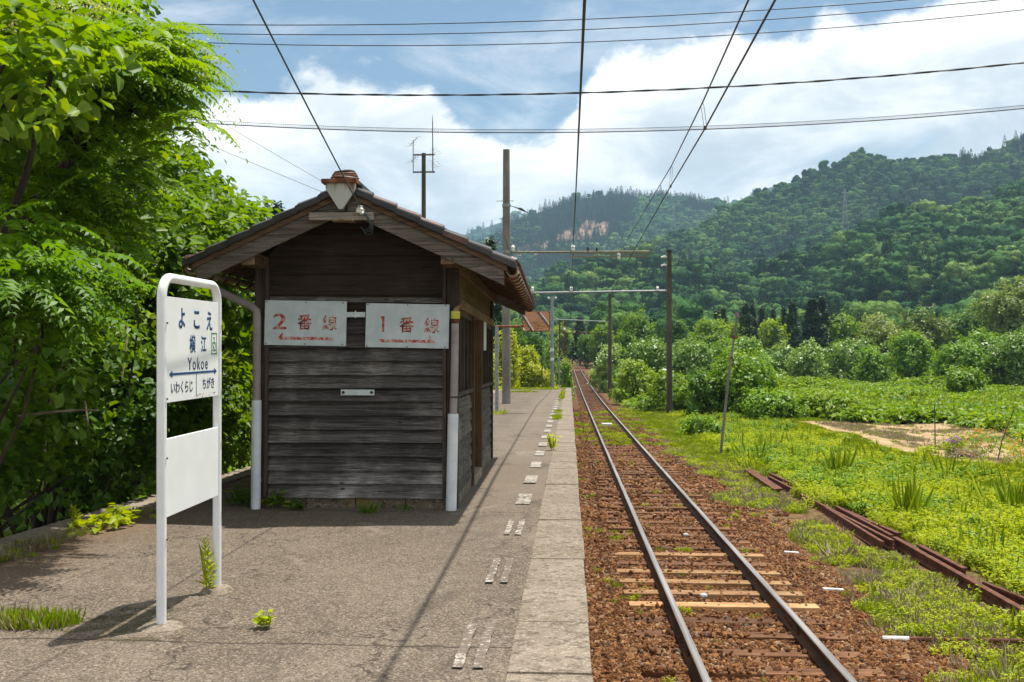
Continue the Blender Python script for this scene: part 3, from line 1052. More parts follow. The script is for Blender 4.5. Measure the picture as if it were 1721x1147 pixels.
def stone_points(n, y0, y1, s0, s1):
    y = y0 * (y1 / y0) ** r_.random(n)
    x = r_.uniform(0.05, 4.2, n)
    keep = x < 3.72 + (fbm(x * 1.3, y * 0.9, 3, 31) - 0.5) * 2.0
    tx = track_x(y)
    off = x - tx
    for s in (-1, 1):
        keep &= np.abs(off - s * 0.57) > 0.075
    ph = ((y - 6.9) / 0.58) % 1.0
    on_sl = (np.minimum(ph, 1 - ph) < 0.17) & (np.abs(off) < 1.02)
    new = (y > 9.8) & (y < 13.95)
    dens = fbm(x * 0.9, y * 0.9, 3, 41)
    keep &= ~(on_sl & (r_.random(n) > np.where(new, 0.05, np.where((dens > 0.50) & (y < 10.5), 0.6, np.where(dens > 0.56, 0.5, 0.06)))))
    keep &= ~((~on_sl) & new & (np.abs(off) < 0.56) & (r_.random(n) > 0.55))
    x, y = x[keep], y[keep]
    z = ballast_z(x, y)
    inside = x < track_x(y) + 2.0
    z = np.where(inside, z, np.maximum(ground_z(x, y), z - 0.05))
    z = np.where(on_sl[keep], np.maximum(z, RAIL_TOP - 0.135 - drop(y)), z)
    s = r_.uniform(s0, s1, len(x)) * np.where(r_.random(len(x)) < 0.08, 1.35, 1.0)
    return np.stack([x, y, z + s * 0.15], -1), s


P1, S1 = stone_points(66000, 6.3, 17.0, 0.014, 0.036)
P2, S2 = stone_points(26000, 17.0, 60.0, 0.028, 0.050)
SP, SS = np.concatenate([P1, P2]), np.concatenate([S1, S2])
kp = in_view(SP)
SP, SS = SP[kp], SS[kp]
scatter('ballast_stones', SP, r_.uniform(0, 6.28, (len(SP), 3)), SS, stones, r_.integers(0, 7, len(SP)))

# ---------------------------------------------------------------- lettering
def text_data(body, w, h, bold=0.0, depth=0.0015, spread=None):
    """the outline of a word as a mesh that fills w x h, centred on its origin, in the XY plane"""
    cu = bpy.data.curves.new('lettering', 'FONT')
    cu.body = body
    cu.size = 1.0
    cu.offset = bold
    cu.resolution_u = 4
    if spread:
        cu.space_character = spread
    o = bpy.data.objects.new('lettering', cu)
    C.objects.link(o)
    dg = bpy.context.evaluated_depsgraph_get()
    me = bpy.data.meshes.new_from_object(o.evaluated_get(dg))
    bpy.data.objects.remove(o)
    bpy.data.curves.remove(cu)
    co = np.empty(len(me.vertices) * 3, np.float32)
    me.vertices.foreach_get('co', co)
    co = co.reshape(-1, 3)
    lo, hi = co.min(0), co.max(0)
    co[:, :2] = (co[:, :2] - (lo[:2] + hi[:2]) / 2) / np.maximum(hi[:2] - lo[:2], 1e-6) * np.array([w, h])
    co[:, 2] = 0
    me.vertices.foreach_set('co', co.ravel())
    bm = bmesh.new()
    bm.from_mesh(me)
    ext = bmesh.ops.extrude_face_region(bm, geom=list(bm.faces))
    for g in ext['geom']:
        if isinstance(g, bmesh.types.BMVert):
            g.co.z += depth
    bmesh.ops.recalc_face_normals(bm, faces=bm.faces)
    bm.to_mesh(me)
    bm.free()
    me.materials.clear()
    return me


def text_obj(name, body, w, h, mat, parent, M4, bold=0.0, spread=None):
    me = text_data(body, w, h, bold, spread=spread)
    me.name = name
    me.materials.append(mat)
    me.transform(M4)
    o = bpy.data.objects.new(name, me)
    C.objects.link(o)
    o.parent = parent
    return o


# ---------------------------------------------------------------- the waiting hut
HX, HY = -3.43, 10.64
hut = empty('waiting_hut', (HX, HY, -float(drop(HY))), 'dark weathered timber platform waiting hut with a tiled gable roof', 'hut', rot=(-0.016, 0, R(0.75)))
W, L = 2.23, 6.0
CX = W / 2
SL = 0.47
RZ = 3.36                      # top of the sheathing at the ridge


def roof_z(x):
    return RZ - SL * abs(x - CX)


mb = MB()
for i in range(4):
    mb.box(0.03 + i * 0.545, 0.565 + i * 0.545, 0.03, 0.17, -0.3, 0.118)
mb.box(2.06, 2.2, 0.18, 2.1, -0.3, 0.118)
mb.box(2.06, 2.2, 3.4, L - 0.02, -0.3, 0.118)
mb.box(0.03, 0.17, 0.18, L - 0.02, -0.3, 0.118)
mb.box(0.18, 2.05, L - 0.17, L - 0.03, -0.3, 0.118)
mb.build('foundation', M['footing'], hut, bevel=0.006)
mb = MB()
mb.box(0.12, 2.12, 0.18, L - 0.18, -0.05, 0.05)
mb.build('floor_slab', M['footing'], hut)

# front siding, lapped boards: each tilts outward at its foot
mb = MB()
z = 0.118
i = 0
while z < 2.0:
    h = 0.1475 + random.uniform(-0.004, 0.004)
    mb.tone = random.choice([random.uniform(0.15, 0.5), random.uniform(0.5, 1.0)])
    jl, jr = random.uniform(-0.006, 0.006), random.uniform(-0.006, 0.006)
    mb.hexa([(0.13, -0.022, z + jl), (2.1, -0.022, z + jr), (2.1, 0.03, z + jr), (0.13, 0.03, z + jl),
             (0.13, 0.060, z + h + 0.018), (2.1, 0.060, z + h + 0.018), (2.1, 0.08, z + h + 0.018), (0.13, 0.08, z + h + 0.018)])
    # split edges: a thin second lip as on old boards
    if random.random() < 0.5:
        mb.tone = random.uniform(0.2, 0.5)
        x0 = random.uniform(0.13, 1.2)
        zz = z + h * random.uniform(0.35, 0.75)
        mb.hexa([(x0, 0.004, zz), (2.1, 0.0, zz + 0.006), (2.1, 0.05, zz + 0.006), (x0, 0.05, zz), (x0, 0.0055, zz + 0.006), (2.1, 0.0015, zz + 0.012), (2.1, 0.051, zz + 0.012), (x0, 0.051, zz + 0.006)])
    z += h
front_top = z
o = mb.build('siding', M['wood_front'], hut)
# wide flush boards above, up into the gable
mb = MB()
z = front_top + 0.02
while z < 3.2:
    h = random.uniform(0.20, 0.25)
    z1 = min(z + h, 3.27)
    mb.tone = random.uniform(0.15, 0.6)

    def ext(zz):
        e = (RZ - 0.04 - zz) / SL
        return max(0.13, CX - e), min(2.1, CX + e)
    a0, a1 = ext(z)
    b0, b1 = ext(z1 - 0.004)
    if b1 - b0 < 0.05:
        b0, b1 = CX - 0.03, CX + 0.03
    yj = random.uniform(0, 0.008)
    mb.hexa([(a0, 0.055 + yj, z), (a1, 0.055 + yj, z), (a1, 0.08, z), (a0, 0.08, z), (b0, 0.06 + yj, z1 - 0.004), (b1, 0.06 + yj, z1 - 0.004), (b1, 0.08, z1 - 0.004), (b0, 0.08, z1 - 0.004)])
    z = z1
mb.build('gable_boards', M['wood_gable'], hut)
mb = MB()
mb.tone = 0.75
mb.hexa([(0.13, 0.030, 2.245), (2.1, 0.030, 2.225), (2.1, 0.055, 2.225), (0.13, 0.055, 2.245), (0.13, 0.034, 2.30), (2.1, 0.034, 2.28), (2.1, 0.055, 2.28), (0.13, 0.055, 2.30)])
mb.build('batten', M['wood_front'], hut)
for x0, x1 in ((0, 0.125), (2.105, 2.23)):
    for y0 in (0.0, L - 0.125):
        mb = MB()
        mb.tone = random.uniform(0.3, 0.7)
        mb.box(x0, x1, y0, y0 + 0.125, -0.02, 2.6)
        mb.build('corner_post', M['wood_post'], hut, bevel=0.006)
for x0 in (0.128, 2.065):
    mb = MB()
    mb.tone = 0.7
    mb.box(x0, x0 + 0.037, -0.026, 0.03, 0.12, 2.62)
    mb.build('corner_trim', M['wood_post'], hut)

# left and rear walls
mb = MB()
z = 0.118
while z < 2.6:
    mb.tone = random.uniform(0.25, 0.75)
    mb.hexa([(0.015, 0.126, z), (0.05, 0.126, z), (0.05, L - 0.126, z), (0.015, L - 0.126, z), (0.045, 0.126, z + 0.16), (0.07, 0.126, z + 0.16), (0.07, L - 0.126, z + 0.16), (0.045, L - 0.126, z + 0.16)])
    z += 0.15
mb.build('siding', M['wood_side'], hut)
mb = MB()
mb.prism([(0.13, 0.118), (2.1, 0.118), (2.1, 2.85), (CX, 3.28), (0.13, 2.85)], L - 0.07, L - 0.04, axis='y')
mb.build('end_wall', M['wood_front'], hut)

# track-side wall: lapped boards below, openings above, an open doorway between
for ya, yb in ((0.126, 2.06), (3.42, L - 0.126)):
    mb = MB()
    z = 0.118
    while z < 1.12:
        h = 0.148
        mb.tone = random.uniform(0.25, 0.85)
        zz = min(z + h + 0.015, 1.2)
        mb.hexa([(2.175, ya, z), (2.21, ya, z), (2.21, yb, z), (2.175, yb, z), (2.165, ya, zz), (2.180, ya, zz), (2.180, yb, zz), (2.165, yb, zz)])
        z += h
    mb.build('siding', M['wood_side'], hut)
    f = MB()
    f.tone = 0.6
    f.box(2.13, 2.225, ya, yb, 1.2, 1.25)
    f.box(2.13, 2.21, ya, yb, 2.11, 2.17)
    n = 4
    for q in range(n + 1):
        yy = ya + (yb - ya - 0.05) * q / n
        f.box(2.15, 2.20, yy, yy + 0.05, 1.25, 2.11)
    fo = f.build('window_frame', M['wood_post'], hut)
    # shutters of rough boards behind the frame, some slid apart
    g = MB()
    for q in range(9):
        if q in (7, 8):
            continue
        g.tone = random.uniform(0.1, 0.5)
        w = (yb - ya) / 9
        g.box(2.10, 2.125, ya + w * q + 0.004, ya + w * (q + 1) - 0.004, 1.25, 2.11)
    g.build('shutter_boards', M['wood_post'], fo)
for yy in (2.06, 3.36):
    mb = MB()
    mb.tone = random.uniform(0.4, 0.7)
    mb.box(2.12, 2.235, yy, yy + 0.07, 0.0, 2.2)
    mb.build('door_post', M['wood_plank'], hut)
mb = MB()
for q in range(6):
    mb.tone = random.uniform(0.35, 0.75)
    mb.box(2.06, 2.09, 2.55 + q * 0.135, 2.55 + q * 0.135 + 0.13, 0.06, 2.15)
d = mb.build('sliding_door', M['wood_plank'], hut)
mb = MB()
mb.box(2.09, 2.105, 2.60, 2.64, 0.9, 1.1)
mb.build('door_handle', M['bolt'], d)
mb = MB()
mb.box(2.03, 2.24, 2.13, 3.36, -0.06, 0.10)
mb.build('door_sill', M['kerb_old'], hut, bevel=0.01)
mb = MB()
mb.tone = 0.8
mb.box(2.12, 2.245, 0.126, L - 0.126, 2.17, 2.28)
mb.build('lintel', M['wood_brown'], hut, bevel=0.006)
mb = MB()
z = 2.285
while z < 2.62:
    mb.tone = random.uniform(0.35, 0.75)
    mb.box(2.15, 2.18 + random.uniform(0, 0.006), 0.126, L - 0.126, z, z + 0.158)
    z += 0.16
mb.build('upper_boards', M['wood_brown'], hut)
mb = MB()
mb.box(2.246, 2.256, 3.52, 3.98, 1.75, 2.16)
mb.build('notice', M['notice'], hut)

# roof structure
Y0, Y1 = -0.50, L + 0.5
XL, XR = CX - 1.60, CX + 1.67
for x, zz, ww in ((CX, 3.10, 0.13), (0.065, 2.60, 0.15), (2.165, 2.60, 0.15)):
    mb = MB()
    mb.tone = 0.55
    zt = min(zz + 0.13, roof_z(x) - 0.05)
    mb.box(x - ww / 2, x + ww / 2, Y0 + 0.06, Y1 - 0.06, zz, zt)
    o = mb.build('purlin', M['wood_brown'], hut, bevel=0.006)
    mb = MB()
    mb.box(x - ww / 2 + 0.004, x + ww / 2 - 0.004, Y0 + 0.052, Y0 + 0.0575, zz + 0.004, zt - 0.004)
    mb.build('sawn_end', M['wood_end'], o)
for xe, sg in ((XL, -1), (XR, 1)):
    mb = MB()
    nb = 9
    for q in range(nb):
        mb.tone = random.uniform(0.2, 0.5)
        xa = CX + (xe - CX) * q / nb
        xb = CX + (xe - CX) * (q + 0.985) / nb
        za, zb = roof_z(xa), roof_z(xb)
        mb.hexa([(xa, Y0 + 0.02, za - 0.022), (xb, Y0 + 0.02, zb - 0.022), (xb, Y1 - 0.02, zb - 0.022), (xa, Y1 - 0.02, za - 0.022),
                 (xa, Y0 + 0.02, za), (xb, Y0 + 0.02, zb), (xb, Y1 - 0.02, zb), (xa, Y1 - 0.02, za)])
    mb.build('roof_sheathing', M['wood_brown'], hut)
    for q in range(13):
        mb = MB()
        mb.tone = random.uniform(0.3, 0.6)
        yy = Y0 + 0.22 + q * 0.49
        xa = W if sg > 0 else 0.0
        xb = xe - sg * 0.05
        mb.hexa([(xa, yy, roof_z(xa) - 0.095), (xb, yy, roof_z(xb) - 0.095), (xb, yy + 0.045, roof_z(xb) - 0.095), (xa, yy + 0.045, roof_z(xa) - 0.095),
                 (xa, yy, roof_z(xa) - 0.024), (xb, yy, roof_z(xb) - 0.024), (xb, yy + 0.045, roof_z(xb) - 0.024), (xa, yy + 0.045, roof_z(xa) - 0.024)])
        mb.build('rafter', M['wood_brown'], hut)
    # barge board and the strip above it, front and rear
    for yb, dy in ((Y0, -1), (Y1, 1)):
        mb = MB()
        mb.tone = 0.62
        ya, yc = yb - 0.014, yb + 0.014
        xa, xb = CX + sg * 0.012, xe - sg * 0.03
        mb.hexa([(xa, ya, roof_z(xa) - 0.225), (xb, ya, roof_z(xb) - 0.215), (xb, yc, roof_z(xb) - 0.215), (xa, yc, roof_z(xa) - 0.225),
                 (xa, ya, roof_z(xa) - 0.05), (xb, ya, roof_z(xb) - 0.05), (xb, yc, roof_z(xb) - 0.05), (xa, yc, roof_z(xa) - 0.05)])
        mb.build('barge_board', M['wood_barge'], hut, bevel=0.004)
        mb = MB()
        mb.tone = 0.5
        ya, yc = yb - 0.045, yb + 0.02
        xb = xe
        mb.hexa([(xa, ya, roof_z(xa) - 0.055), (xb, ya, roof_z(xb) - 0.055), (xb, yc, roof_z(xb) - 0.055), (xa, yc, roof_z(xa) - 0.055),
                 (xa, ya, roof_z(xa) + 0.012), (xb, ya, roof_z(xb) + 0.012), (xb, yc, roof_z(xb) + 0.012), (xa, yc, roof_z(xa) + 0.012)])
        mb.build('verge_strip', M['wood_fascia'], hut)
    # pantiles: courses that overlap, wavy along the eave
    nc = 7
    V, F, T, MI = [], [], [], []
    span = abs(xe - CX) + 0.05
    ncol = 27
    for c in range(nc):
        d0 = span * c / nc
        d1 = span * (c + 1) / nc + 0.035
        sub = 6
        for q in range(ncol):
            ya = Y0 - 0.05 + (Y1 - Y0 + 0.1) * q / ncol
            yb2 = Y0 - 0.05 + (Y1 - Y0 + 0.1) * (q + 1) / ncol
            t0 = random.random()
            brown = random.random() < 0.16
            lift = random.uniform(0, 0.008)
            base = len(V)
            for (dd, up) in ((d0, 0.022), (d1, 0.052)):
                x = CX + sg * dd
                zr = RZ - SL * dd
                for th in (0, 0.022):
                    for s in range(sub + 1):
                        f = s / sub
                        wv = 0.028 * math.sin(f * 2 * PI) + 0.012
                        V.append((x, ya + (yb2 - ya) * f, zr + up + lift + wv + th))
            n = sub + 1
            # rows: 0 low-inner, 1 top-inner, 2 low-outer, 3 top-outer
            for s in range(sub):
                F.append((base + n + s, base + n + s + 1, base + 3 * n + s + 1, base + 3 * n + s))
                F.append((base + s + 1, base + s, base + 2 * n + s, base + 2 * n + s + 1))
                F.append((base + 2 * n + s, base + 3 * n + s, base + 3 * n + s + 1, base + 2 * n + s + 1))
            F.append((base, base + n, base + 3 * n, base + 2 * n))
            F.append((base + sub, base + 2 * n + sub, base + 3 * n + sub, base + n + sub))
            k = sub * 3 + 2
            T += [t0] * k
            MI += [1 if brown else 0] * k
    me = np_mesh('roof_tiles', V, F, [M['tile'], M['tile_brown']], T, 'mesh', True)
    me.polygons.foreach_set('material_index', MI)
    me.set_sharp_from_angle(angle=R(40))
    o = bpy.data.objects.new('roof_tiles', me)
    C.objects.link(o)
    o.parent = hut
    # verge tiles: a run of thick dark tiles along the gable edge, stepping at each course
    for yb, dy in ((Y0, -1), (Y1, 1)):
        mb = MB()
        for c in range(nc):
            d0 = span * c / nc + 0.02
            d1 = span * (c + 1) / nc + 0.05
            mb.mi = 1 if (sg > 0 and c == 4) else 0
            a, b = CX + sg * d0, CX + sg * d1
            za, zb = RZ - SL * d0, RZ - SL * d1
            ya, yc = (yb - 0.09, yb + 0.10) if dy < 0 else (yb - 0.10, yb + 0.09)
            mb.hexa([(a, ya, za - 0.012), (b, ya, zb + 0.004), (b, yc, zb + 0.02), (a, yc, za + 0.0),
                     (a, ya, za + 0.058), (b, ya, zb + 0.082), (b, yc, zb + 0.09), (a, yc, za + 0.07)])
        mb.build('verge_tiles', [M['tile'], M['tile_brown']], hut, bevel=0.012)
# ridge: flat tiles in two layers under a round cap, the front end closed by a rust-streaked plate
mb = MB()
q = 0
y = Y0 - 0.02
while y < Y1:
    for hz, ww in ((0.055, 0.17), (0.095, 0.14)):
        mb.mi = 1 if random.random() < 0.35 else 0
        mb.box(CX - ww, CX + ww, y, min(y + 0.29, Y1), RZ + hz - 0.03, RZ + hz + 0.008)
    y += 0.3
mb.build('ridge_tiles', [M['tile'], M['tile_brown']], hut, bevel=0.006)
mb = MB()
y = Y0 - 0.06
while y < Y1:
    mb.mi = 1 if random.random() < 0.3 else 0
    mb.tube([(CX, y, RZ + 0.115), (CX, y + 0.05, RZ + 0.118), (CX, y + 0.30, RZ + 0.122)], [0.078, 0.072, 0.066], 14)
    y += 0.29
mb.build('ridge_cap', [M['tile'], M['tile_brown']], hut, smooth=True)
mb = MB()
pl_ = [(-0.155, 0.135), (0.155, 0.135), (0.155, 0.06), (0.02, -0.15), (-0.02, -0.15), (-0.155, 0.06)]
mb.prism([(CX - 0.03 + a, RZ - 0.06 + b) for a, b in pl_], Y0 - 0.15, Y0 - 0.11, axis='y')


def mat_plate():
    m, k, b, o = new_mat('rust_streaked_white_plate')
    p = k.coord()
    x, y, z = k.xyz(p)
    n = k.noise(k.scale(p, (28, 28, 2.2)), 1.0, 5, 0.65)
    t = k.math('ADD', k.math('MULTIPLY', k.math('SUBTRACT', z, RZ - 0.16), 3.0), k.math('MULTIPLY', k.math('SUBTRACT', n, 0.5), 2.2))
    col = k.mix(k.step(t, 0.35, 1.0), (0.46, 0.47, 0.44), (0.20, 0.075, 0.03))
    surf(k, b, col, 0.7, 0, 0.3)
    return m


rp = mb.build('ridge_end_plate', mat_plate(), hut, bevel=0.004)
mb = MB()
mb.box(CX - 0.03 - 0.195, CX - 0.03 + 0.17, Y0 - 0.18, Y0 - 0.02, RZ + 0.055, RZ + 0.098)
mb.build('rusty_cap_strip', M['rust_orange'], rp, bevel=0.006)
for q in range(4):
    mb = MB()
    pts = []
    rr = 0.135 - 0.012 * q
    for s in range(25):
        a = 2 * PI * s / 24
        pts.append((CX - 0.01 + rr * math.cos(a), Y0 - 0.03 + rr * 0.85 * math.sin(a), RZ + 0.122 + q * 0.021 + 0.006 * math.sin(a * 2 + q)))
    mb.tube(pts, 0.0135, 6, False)
    mb.build('wire_coil', M['rust_wire'] if q % 2 else M['tile_brown'], hut, smooth=True)
mb = MB()
mb.tone = 0.7
mb.box(CX - 0.37, CX + 0.30, Y0 - 0.095, Y0 - 0.048, RZ - 0.315, RZ - 0.235)
xb = mb.build('cable_board', M['wood_pale'], hut, bevel=0.008)
mb = MB()
mb.box(CX - 0.115, CX + 0.10, Y0 - 0.20, Y0 - 0.04, RZ - 0.335, RZ - 0.318)
mb.build('sawn_block', M['wood_end'], xb)
mb = MB()
for dx, dz in ((0.155, -0.22), (0.19, -0.235), (0.172, -0.195)):
    mb.tube([(CX + dx, Y0 - 0.13, RZ + dz - 0.03), (CX + dx, Y0 - 0.13, RZ + dz - 0.012), (CX + dx, Y0 - 0.13, RZ + dz), (CX + dx, Y0 - 0.13, RZ + dz + 0.02)], [0.024, 0.032, 0.022, 0.028], 10)
mb.tube([(CX + 0.17, Y0 - 0.13, RZ - 0.23), (CX + 0.17, Y0 - 0.07, RZ - 0.26)], 0.012, 6)
mb.build('insulator', M['porcelain'], xb, smooth=True)
mb = MB()
for q, (sx, dz) in enumerate(((0.0, 0.0), (0.015, -0.03), (-0.012, 0.02))):
    mb.tube([(CX + 0.17 + sx, Y0 - 0.14, RZ - 0.22), (CX + 0.24 + sx, Y0 - 0.15, RZ - 0.28), (CX + 0.285 + sx, Y0 - 0.13, RZ - 0.37 + dz), (CX + 0.27 + sx, Y0 - 0.1, RZ - 0.43 + dz), (CX + 0.21 + sx, Y0 - 0.06, RZ - 0.44 + dz), (CX + 0.16, Y0 - 0.05, RZ - 0.38)], 0.005, 6)
mb.build('slack_cable', M['cable_blue'], xb, smooth=True)

# gutters and down-pipes
for sg, xe in ((-1, XL), (1, XR)):
    V, F = [], []
    ny, ns = 16, 9
    x0 = xe + sg * 0.045
    for i in range(ny + 1):
        yy = Y0 + 0.02 + (Y1 - Y0 - 0.04) * i / ny
        zz = roof_z(xe) - 0.035 - 0.012 * i / ny
        for s in range(ns):
            a = PI + PI * s / (ns - 1)
            V.append((x0 + 0.058 * math.cos(a), yy, zz + 0.062 * math.sin(a)))
    for i in range(ny):
        for s in range(ns - 1):
            F.append((i * ns + s, i * ns + s + 1, (i + 1) * ns + s + 1, (i + 1) * ns + s))
    o = np_mesh('gutter', V, F, M['gutter'], None, hut, True)
    sm = o.modifiers.new('thickness', 'SOLIDIFY')
    sm.thickness = 0.004
    for q in range(16):
        mb = MB()
        yy = Y0 + 0.06 + q * 0.44
        zz = roof_z(xe) - 0.03
        pts = [(x0 + 0.092 * math.cos(a) * 1.0, yy, zz + 0.105 * math.sin(a)) for a in np.linspace(-0.1, 2 * PI - 0.5, 18)]
        mb.tube(pts, 0.0125, 6)
        mb.build('gutter_bracket', M['rust_wire'], o, smooth=True)
    mb = MB()
    for q in range(27):
        yy = Y0 - 0.05 + (Y1 - Y0 + 0.1) * (q + 0.27) / 27
        zz = roof_z(xe) + 0.07
        mb.mi = 1 if random.random() < 0.35 else 0
        mb.tube([(xe + sg * 0.03, yy, zz - 0.012), (xe + sg * 0.085, yy, zz - 0.034)], [0.05, 0.053], 12)
    mb.build('eave_tile_ends', [M['tile'], M['tile_brown']], hut, smooth=True)
# left down-pipe
mb = MB()
mb.tube([(-0.50, 0.05, 2.45), (-0.42, 0.04, 2.37), (-0.20, 0.0, 2.27), (-0.02, -0.04, 2.19), (0.045, -0.06, 2.14), (0.05, -0.06, 2.05), (0.05, -0.06, 1.14)], 0.043, 14)
mb.build('down_pipe', M['pipe_grey'], hut, smooth=True)
mb = MB()
mb.tube([(0.05, -0.06, 1.17), (0.048, -0.063, 0.0)], 0.052, 16)
mb.tube([(0.05, -0.055, 0.30), (0.05, -0.055, 0.312)], 0.0535, 16)
mb.build('down_pipe_sleeve', M['pipe_white'], hut, smooth=True)
mb = MB()
mb.tube([(-0.04, 0.10, 0.9), (-0.04, 0.10, 0.0)], 0.02, 8)
mb.build('vent_pipe', M['pipe_grey'], hut, smooth=True)
# right down-pipe, broken off at the top and bound with tape
mb = MB()
mb.tube([(2.205, -0.06, 2.0), (2.20, -0.06, 1.6), (2.185, -0.062, 0.98)], 0.042, 14)
mb.build('down_pipe', M['pipe_grey'], hut, smooth=True)
mb = MB()
mb.tube([(2.185, -0.062, 1.03), (2.165, -0.07, -0.02)], [0.058, 0.058], 16)
mb.build('down_pipe_sleeve', M['pipe_white'], hut, smooth=True)
mb = MB()
mb.tube([(2.205, -0.06, 2.005), (2.206, -0.06, 2.05)], 0.046, 14)
pt = mb.build('pipe_binding', M['rust_wire'], hut, smooth=True)
mb = MB()
mb.tube([(2.206, -0.06, 2.05), (2.208, -0.06, 2.13)], 0.05, 14)
mb.build('tape_wrap', M['tape_yellow'], pt, smooth=True)
mb = MB()
mb.hexa([(2.175, -0.09, 2.125), (2.24, -0.09, 2.125), (2.24, -0.03, 2.125), (2.175, -0.03, 2.125), (2.20, -0.08, 2.17), (2.262, -0.08, 2.205), (2.262, -0.03, 2.205), (2.20, -0.03, 2.17)])
mb.build('broken_spout', M['wood_end'], pt, bevel=0.006)
mb = MB()
mb.tube([(2.13, -0.01, 1.21), (2.16, -0.11, 1.21), (2.225, -0.11, 1.21), (2.25, -0.01, 1.21)], 0.008, 6)
mb.build('pipe_clip', M['rust_wire'], hut, smooth=True)
# little zinc plates on the front wall
mb = MB()
x0, z0 = 0.962, 1.225
mb.box(x0, x0 + 0.365, -0.034, -0.026, z0, z0 + 0.062)
for q in (0.12, 0.245):
    mb.box(x0 + q, x0 + q + 0.008, -0.040, -0.0345, z0 - 0.004, z0 + 0.066)
zp = mb.build('wall_bracket', M['metal_pale'], hut, bevel=0.002)
for q in (0.028, 0.337):
    mb = MB()
    mb.tube([(x0 + q, -0.034, z0 + 0.031), (x0 + q, -0.042, z0 + 0.031)], 0.017, 10)
    mb.build('bolt', M['bolt'], zp)
mb = MB()
mb.box(1.02, 1.225, -0.034, -0.026, 2.07, 2.125)
mb.box(1.115, 1.127, -0.042, -0.0345, 2.06, 2.14)
mb.build('joining_plate', M['metal_pale'], hut, bevel=0.002)


def hutw(x, y, z):
    return hut.matrix_basis @ Vector((x, y, z))


def direction_board(cx, cz, w, h, tilt, num, arrow, label, fade):
    b = empty('direction_board', hutw(cx, -0.032, cz), label, 'sign', 'track number boards on the hut')
    b.rotation_euler = (hut.rotation_euler.x, tilt, hut.rotation_euler.z)
    mb = MB()
    mb.box(-w / 2, w / 2, -0.012, 0.0, -h / 2, h / 2)
    mb.build('board', M['board_blue'], b, bevel=0.003)
    F4 = Matrix.Translation((0, -0.0125, 0)) @ Matrix.Rotation(R(90), 4, 'X')
    kx = w / 0.90
    if num == '1':
        mb = MB()
        mb.prism([(-0.262 + a, 0.015 + b) for a, b in ((-0.035, 0.055), (-0.02, 0.085), (0.014, 0.085), (0.014, -0.085), (-0.012, -0.085), (-0.012, 0.052))], -0.0142, -0.0126, axis='y')
        mb.build('numeral', M['ink_red'], b)
    else:
        text_obj('numeral', num, 0.15, 0.17, M['ink_red'], b, F4 @ Matrix.Translation((-0.28, 0.015, 0)), 0.012)
    text_obj('lettering', '番', 0.155, 0.17, M['ink_red'], b, F4 @ Matrix.Translation((-0.008, 0.012, 0)), 0.02)
    text_obj('lettering', '線', 0.165, 0.165, fade, b, F4 @ Matrix.Translation((0.265, 0.008, 0)), 0.014)
    mb = MB()
    s = -1 if arrow == 'left' else 1
    zc = -0.163
    pts = [(-0.31 * s, zc + 0.014), (0.24 * s, zc + 0.014), (0.24 * s, zc + 0.068), (0.315 * s, zc - 0.018), (-0.31 * s, zc - 0.018)]
    mb.prism(pts, -0.0142, -0.0126, axis='y')
    mb.build('arrow', M['ink_red_pale'], b)
    for dx in (-0.43, 0, 0.41):
        for dz in (-0.225, 0.225):
            mb = MB()
            mb.tube([(dx * kx, -0.012, dz), (dx * kx, -0.016, dz)], 0.007, 8)
            mb.build('nail', M['bolt'], b)
    return b


direction_board(0.575, 2.005, 0.895, 0.485, R(1.0), '2', 'left', 'pale blue board painted with red 2 and a left arrow, left half of hut front', M['ink_red_pale'])
direction_board(1.685, 1.975, 0.905, 0.475, R(1.1), '1', 'right', 'pale blue board painted with red 1 and a right arrow, right half of hut front', M['ink_red_pale'])

# ---------------------------------------------------------------- station name sign
SX = -2.405
SYA, SYB = 5.754, 6.683
zg = -float(drop(5.85))
sign = empty('station_name_sign', (SX, (SYA + SYB) / 2, zg), 'white tubular station name sign with blue Japanese lettering standing on the platform', 'sign')
ya, yb = SYA - (SYA + SYB) / 2, SYB - (SYA + SYB) / 2
ztop = 1.985 - zg
mb = MB()
rad = 0.12
pts = [(0, ya, -0.1), (0, ya, 0.4), (0, ya, ztop - 0.032 - rad)]
for a in np.linspace(0, PI / 2, 7)[1:]:
    pts.append((0, ya + rad * (1 - math.cos(a)), ztop - 0.032 - rad + rad * math.sin(a)))
for a in np.linspace(0, PI / 2, 7):
    pts.append((0, yb - rad * (1 - math.sin(a)), ztop - 0.032 - rad + rad * math.cos(a)))
pts += [(0, yb, 0.4), (0, yb, -0.1)]
mb.tube(pts, 0.0285, 20)
fr = mb.build('tube_frame', M['tube_white'], sign, smooth=True)
mb = MB()
for y in (ya, yb):
    for zz in (1.0, 0.52, 1.35, 1.8):
        mb.tube([(0.031, y, zz), (0.037, y, zz)], 0.006, 8)
mb.build('rivet', M['bolt'], fr)
pw = yb - ya - 0.057
PX = 0.018
mb = MB()
z0, z1 = 1.205 - zg, 1.838 - zg
mb.box(PX - 0.02, PX, ya + 0.029, yb - 0.029, z0, z1)
np_ = mb.build('name_panel', M['sign_white'], sign, bevel=0.002)
mb = MB()
mb.box(PX - 0.02, PX, ya + 0.029, yb - 0.029, 0.525 - zg, 0.99 - zg)
mb.build('blank_panel', M['sign_white'], sign, bevel=0.002)
# lettering frame: x along +Y, y up, facing +X
F4 = Matrix.Translation((PX + 0.0002, 0, (z0 + z1) / 2)) @ Matrix(((0, 0, 1, 0), (1, 0, 0, 0), (0, 1, 0, 0), (0, 0, 0, 1)))
ph = z1 - z0
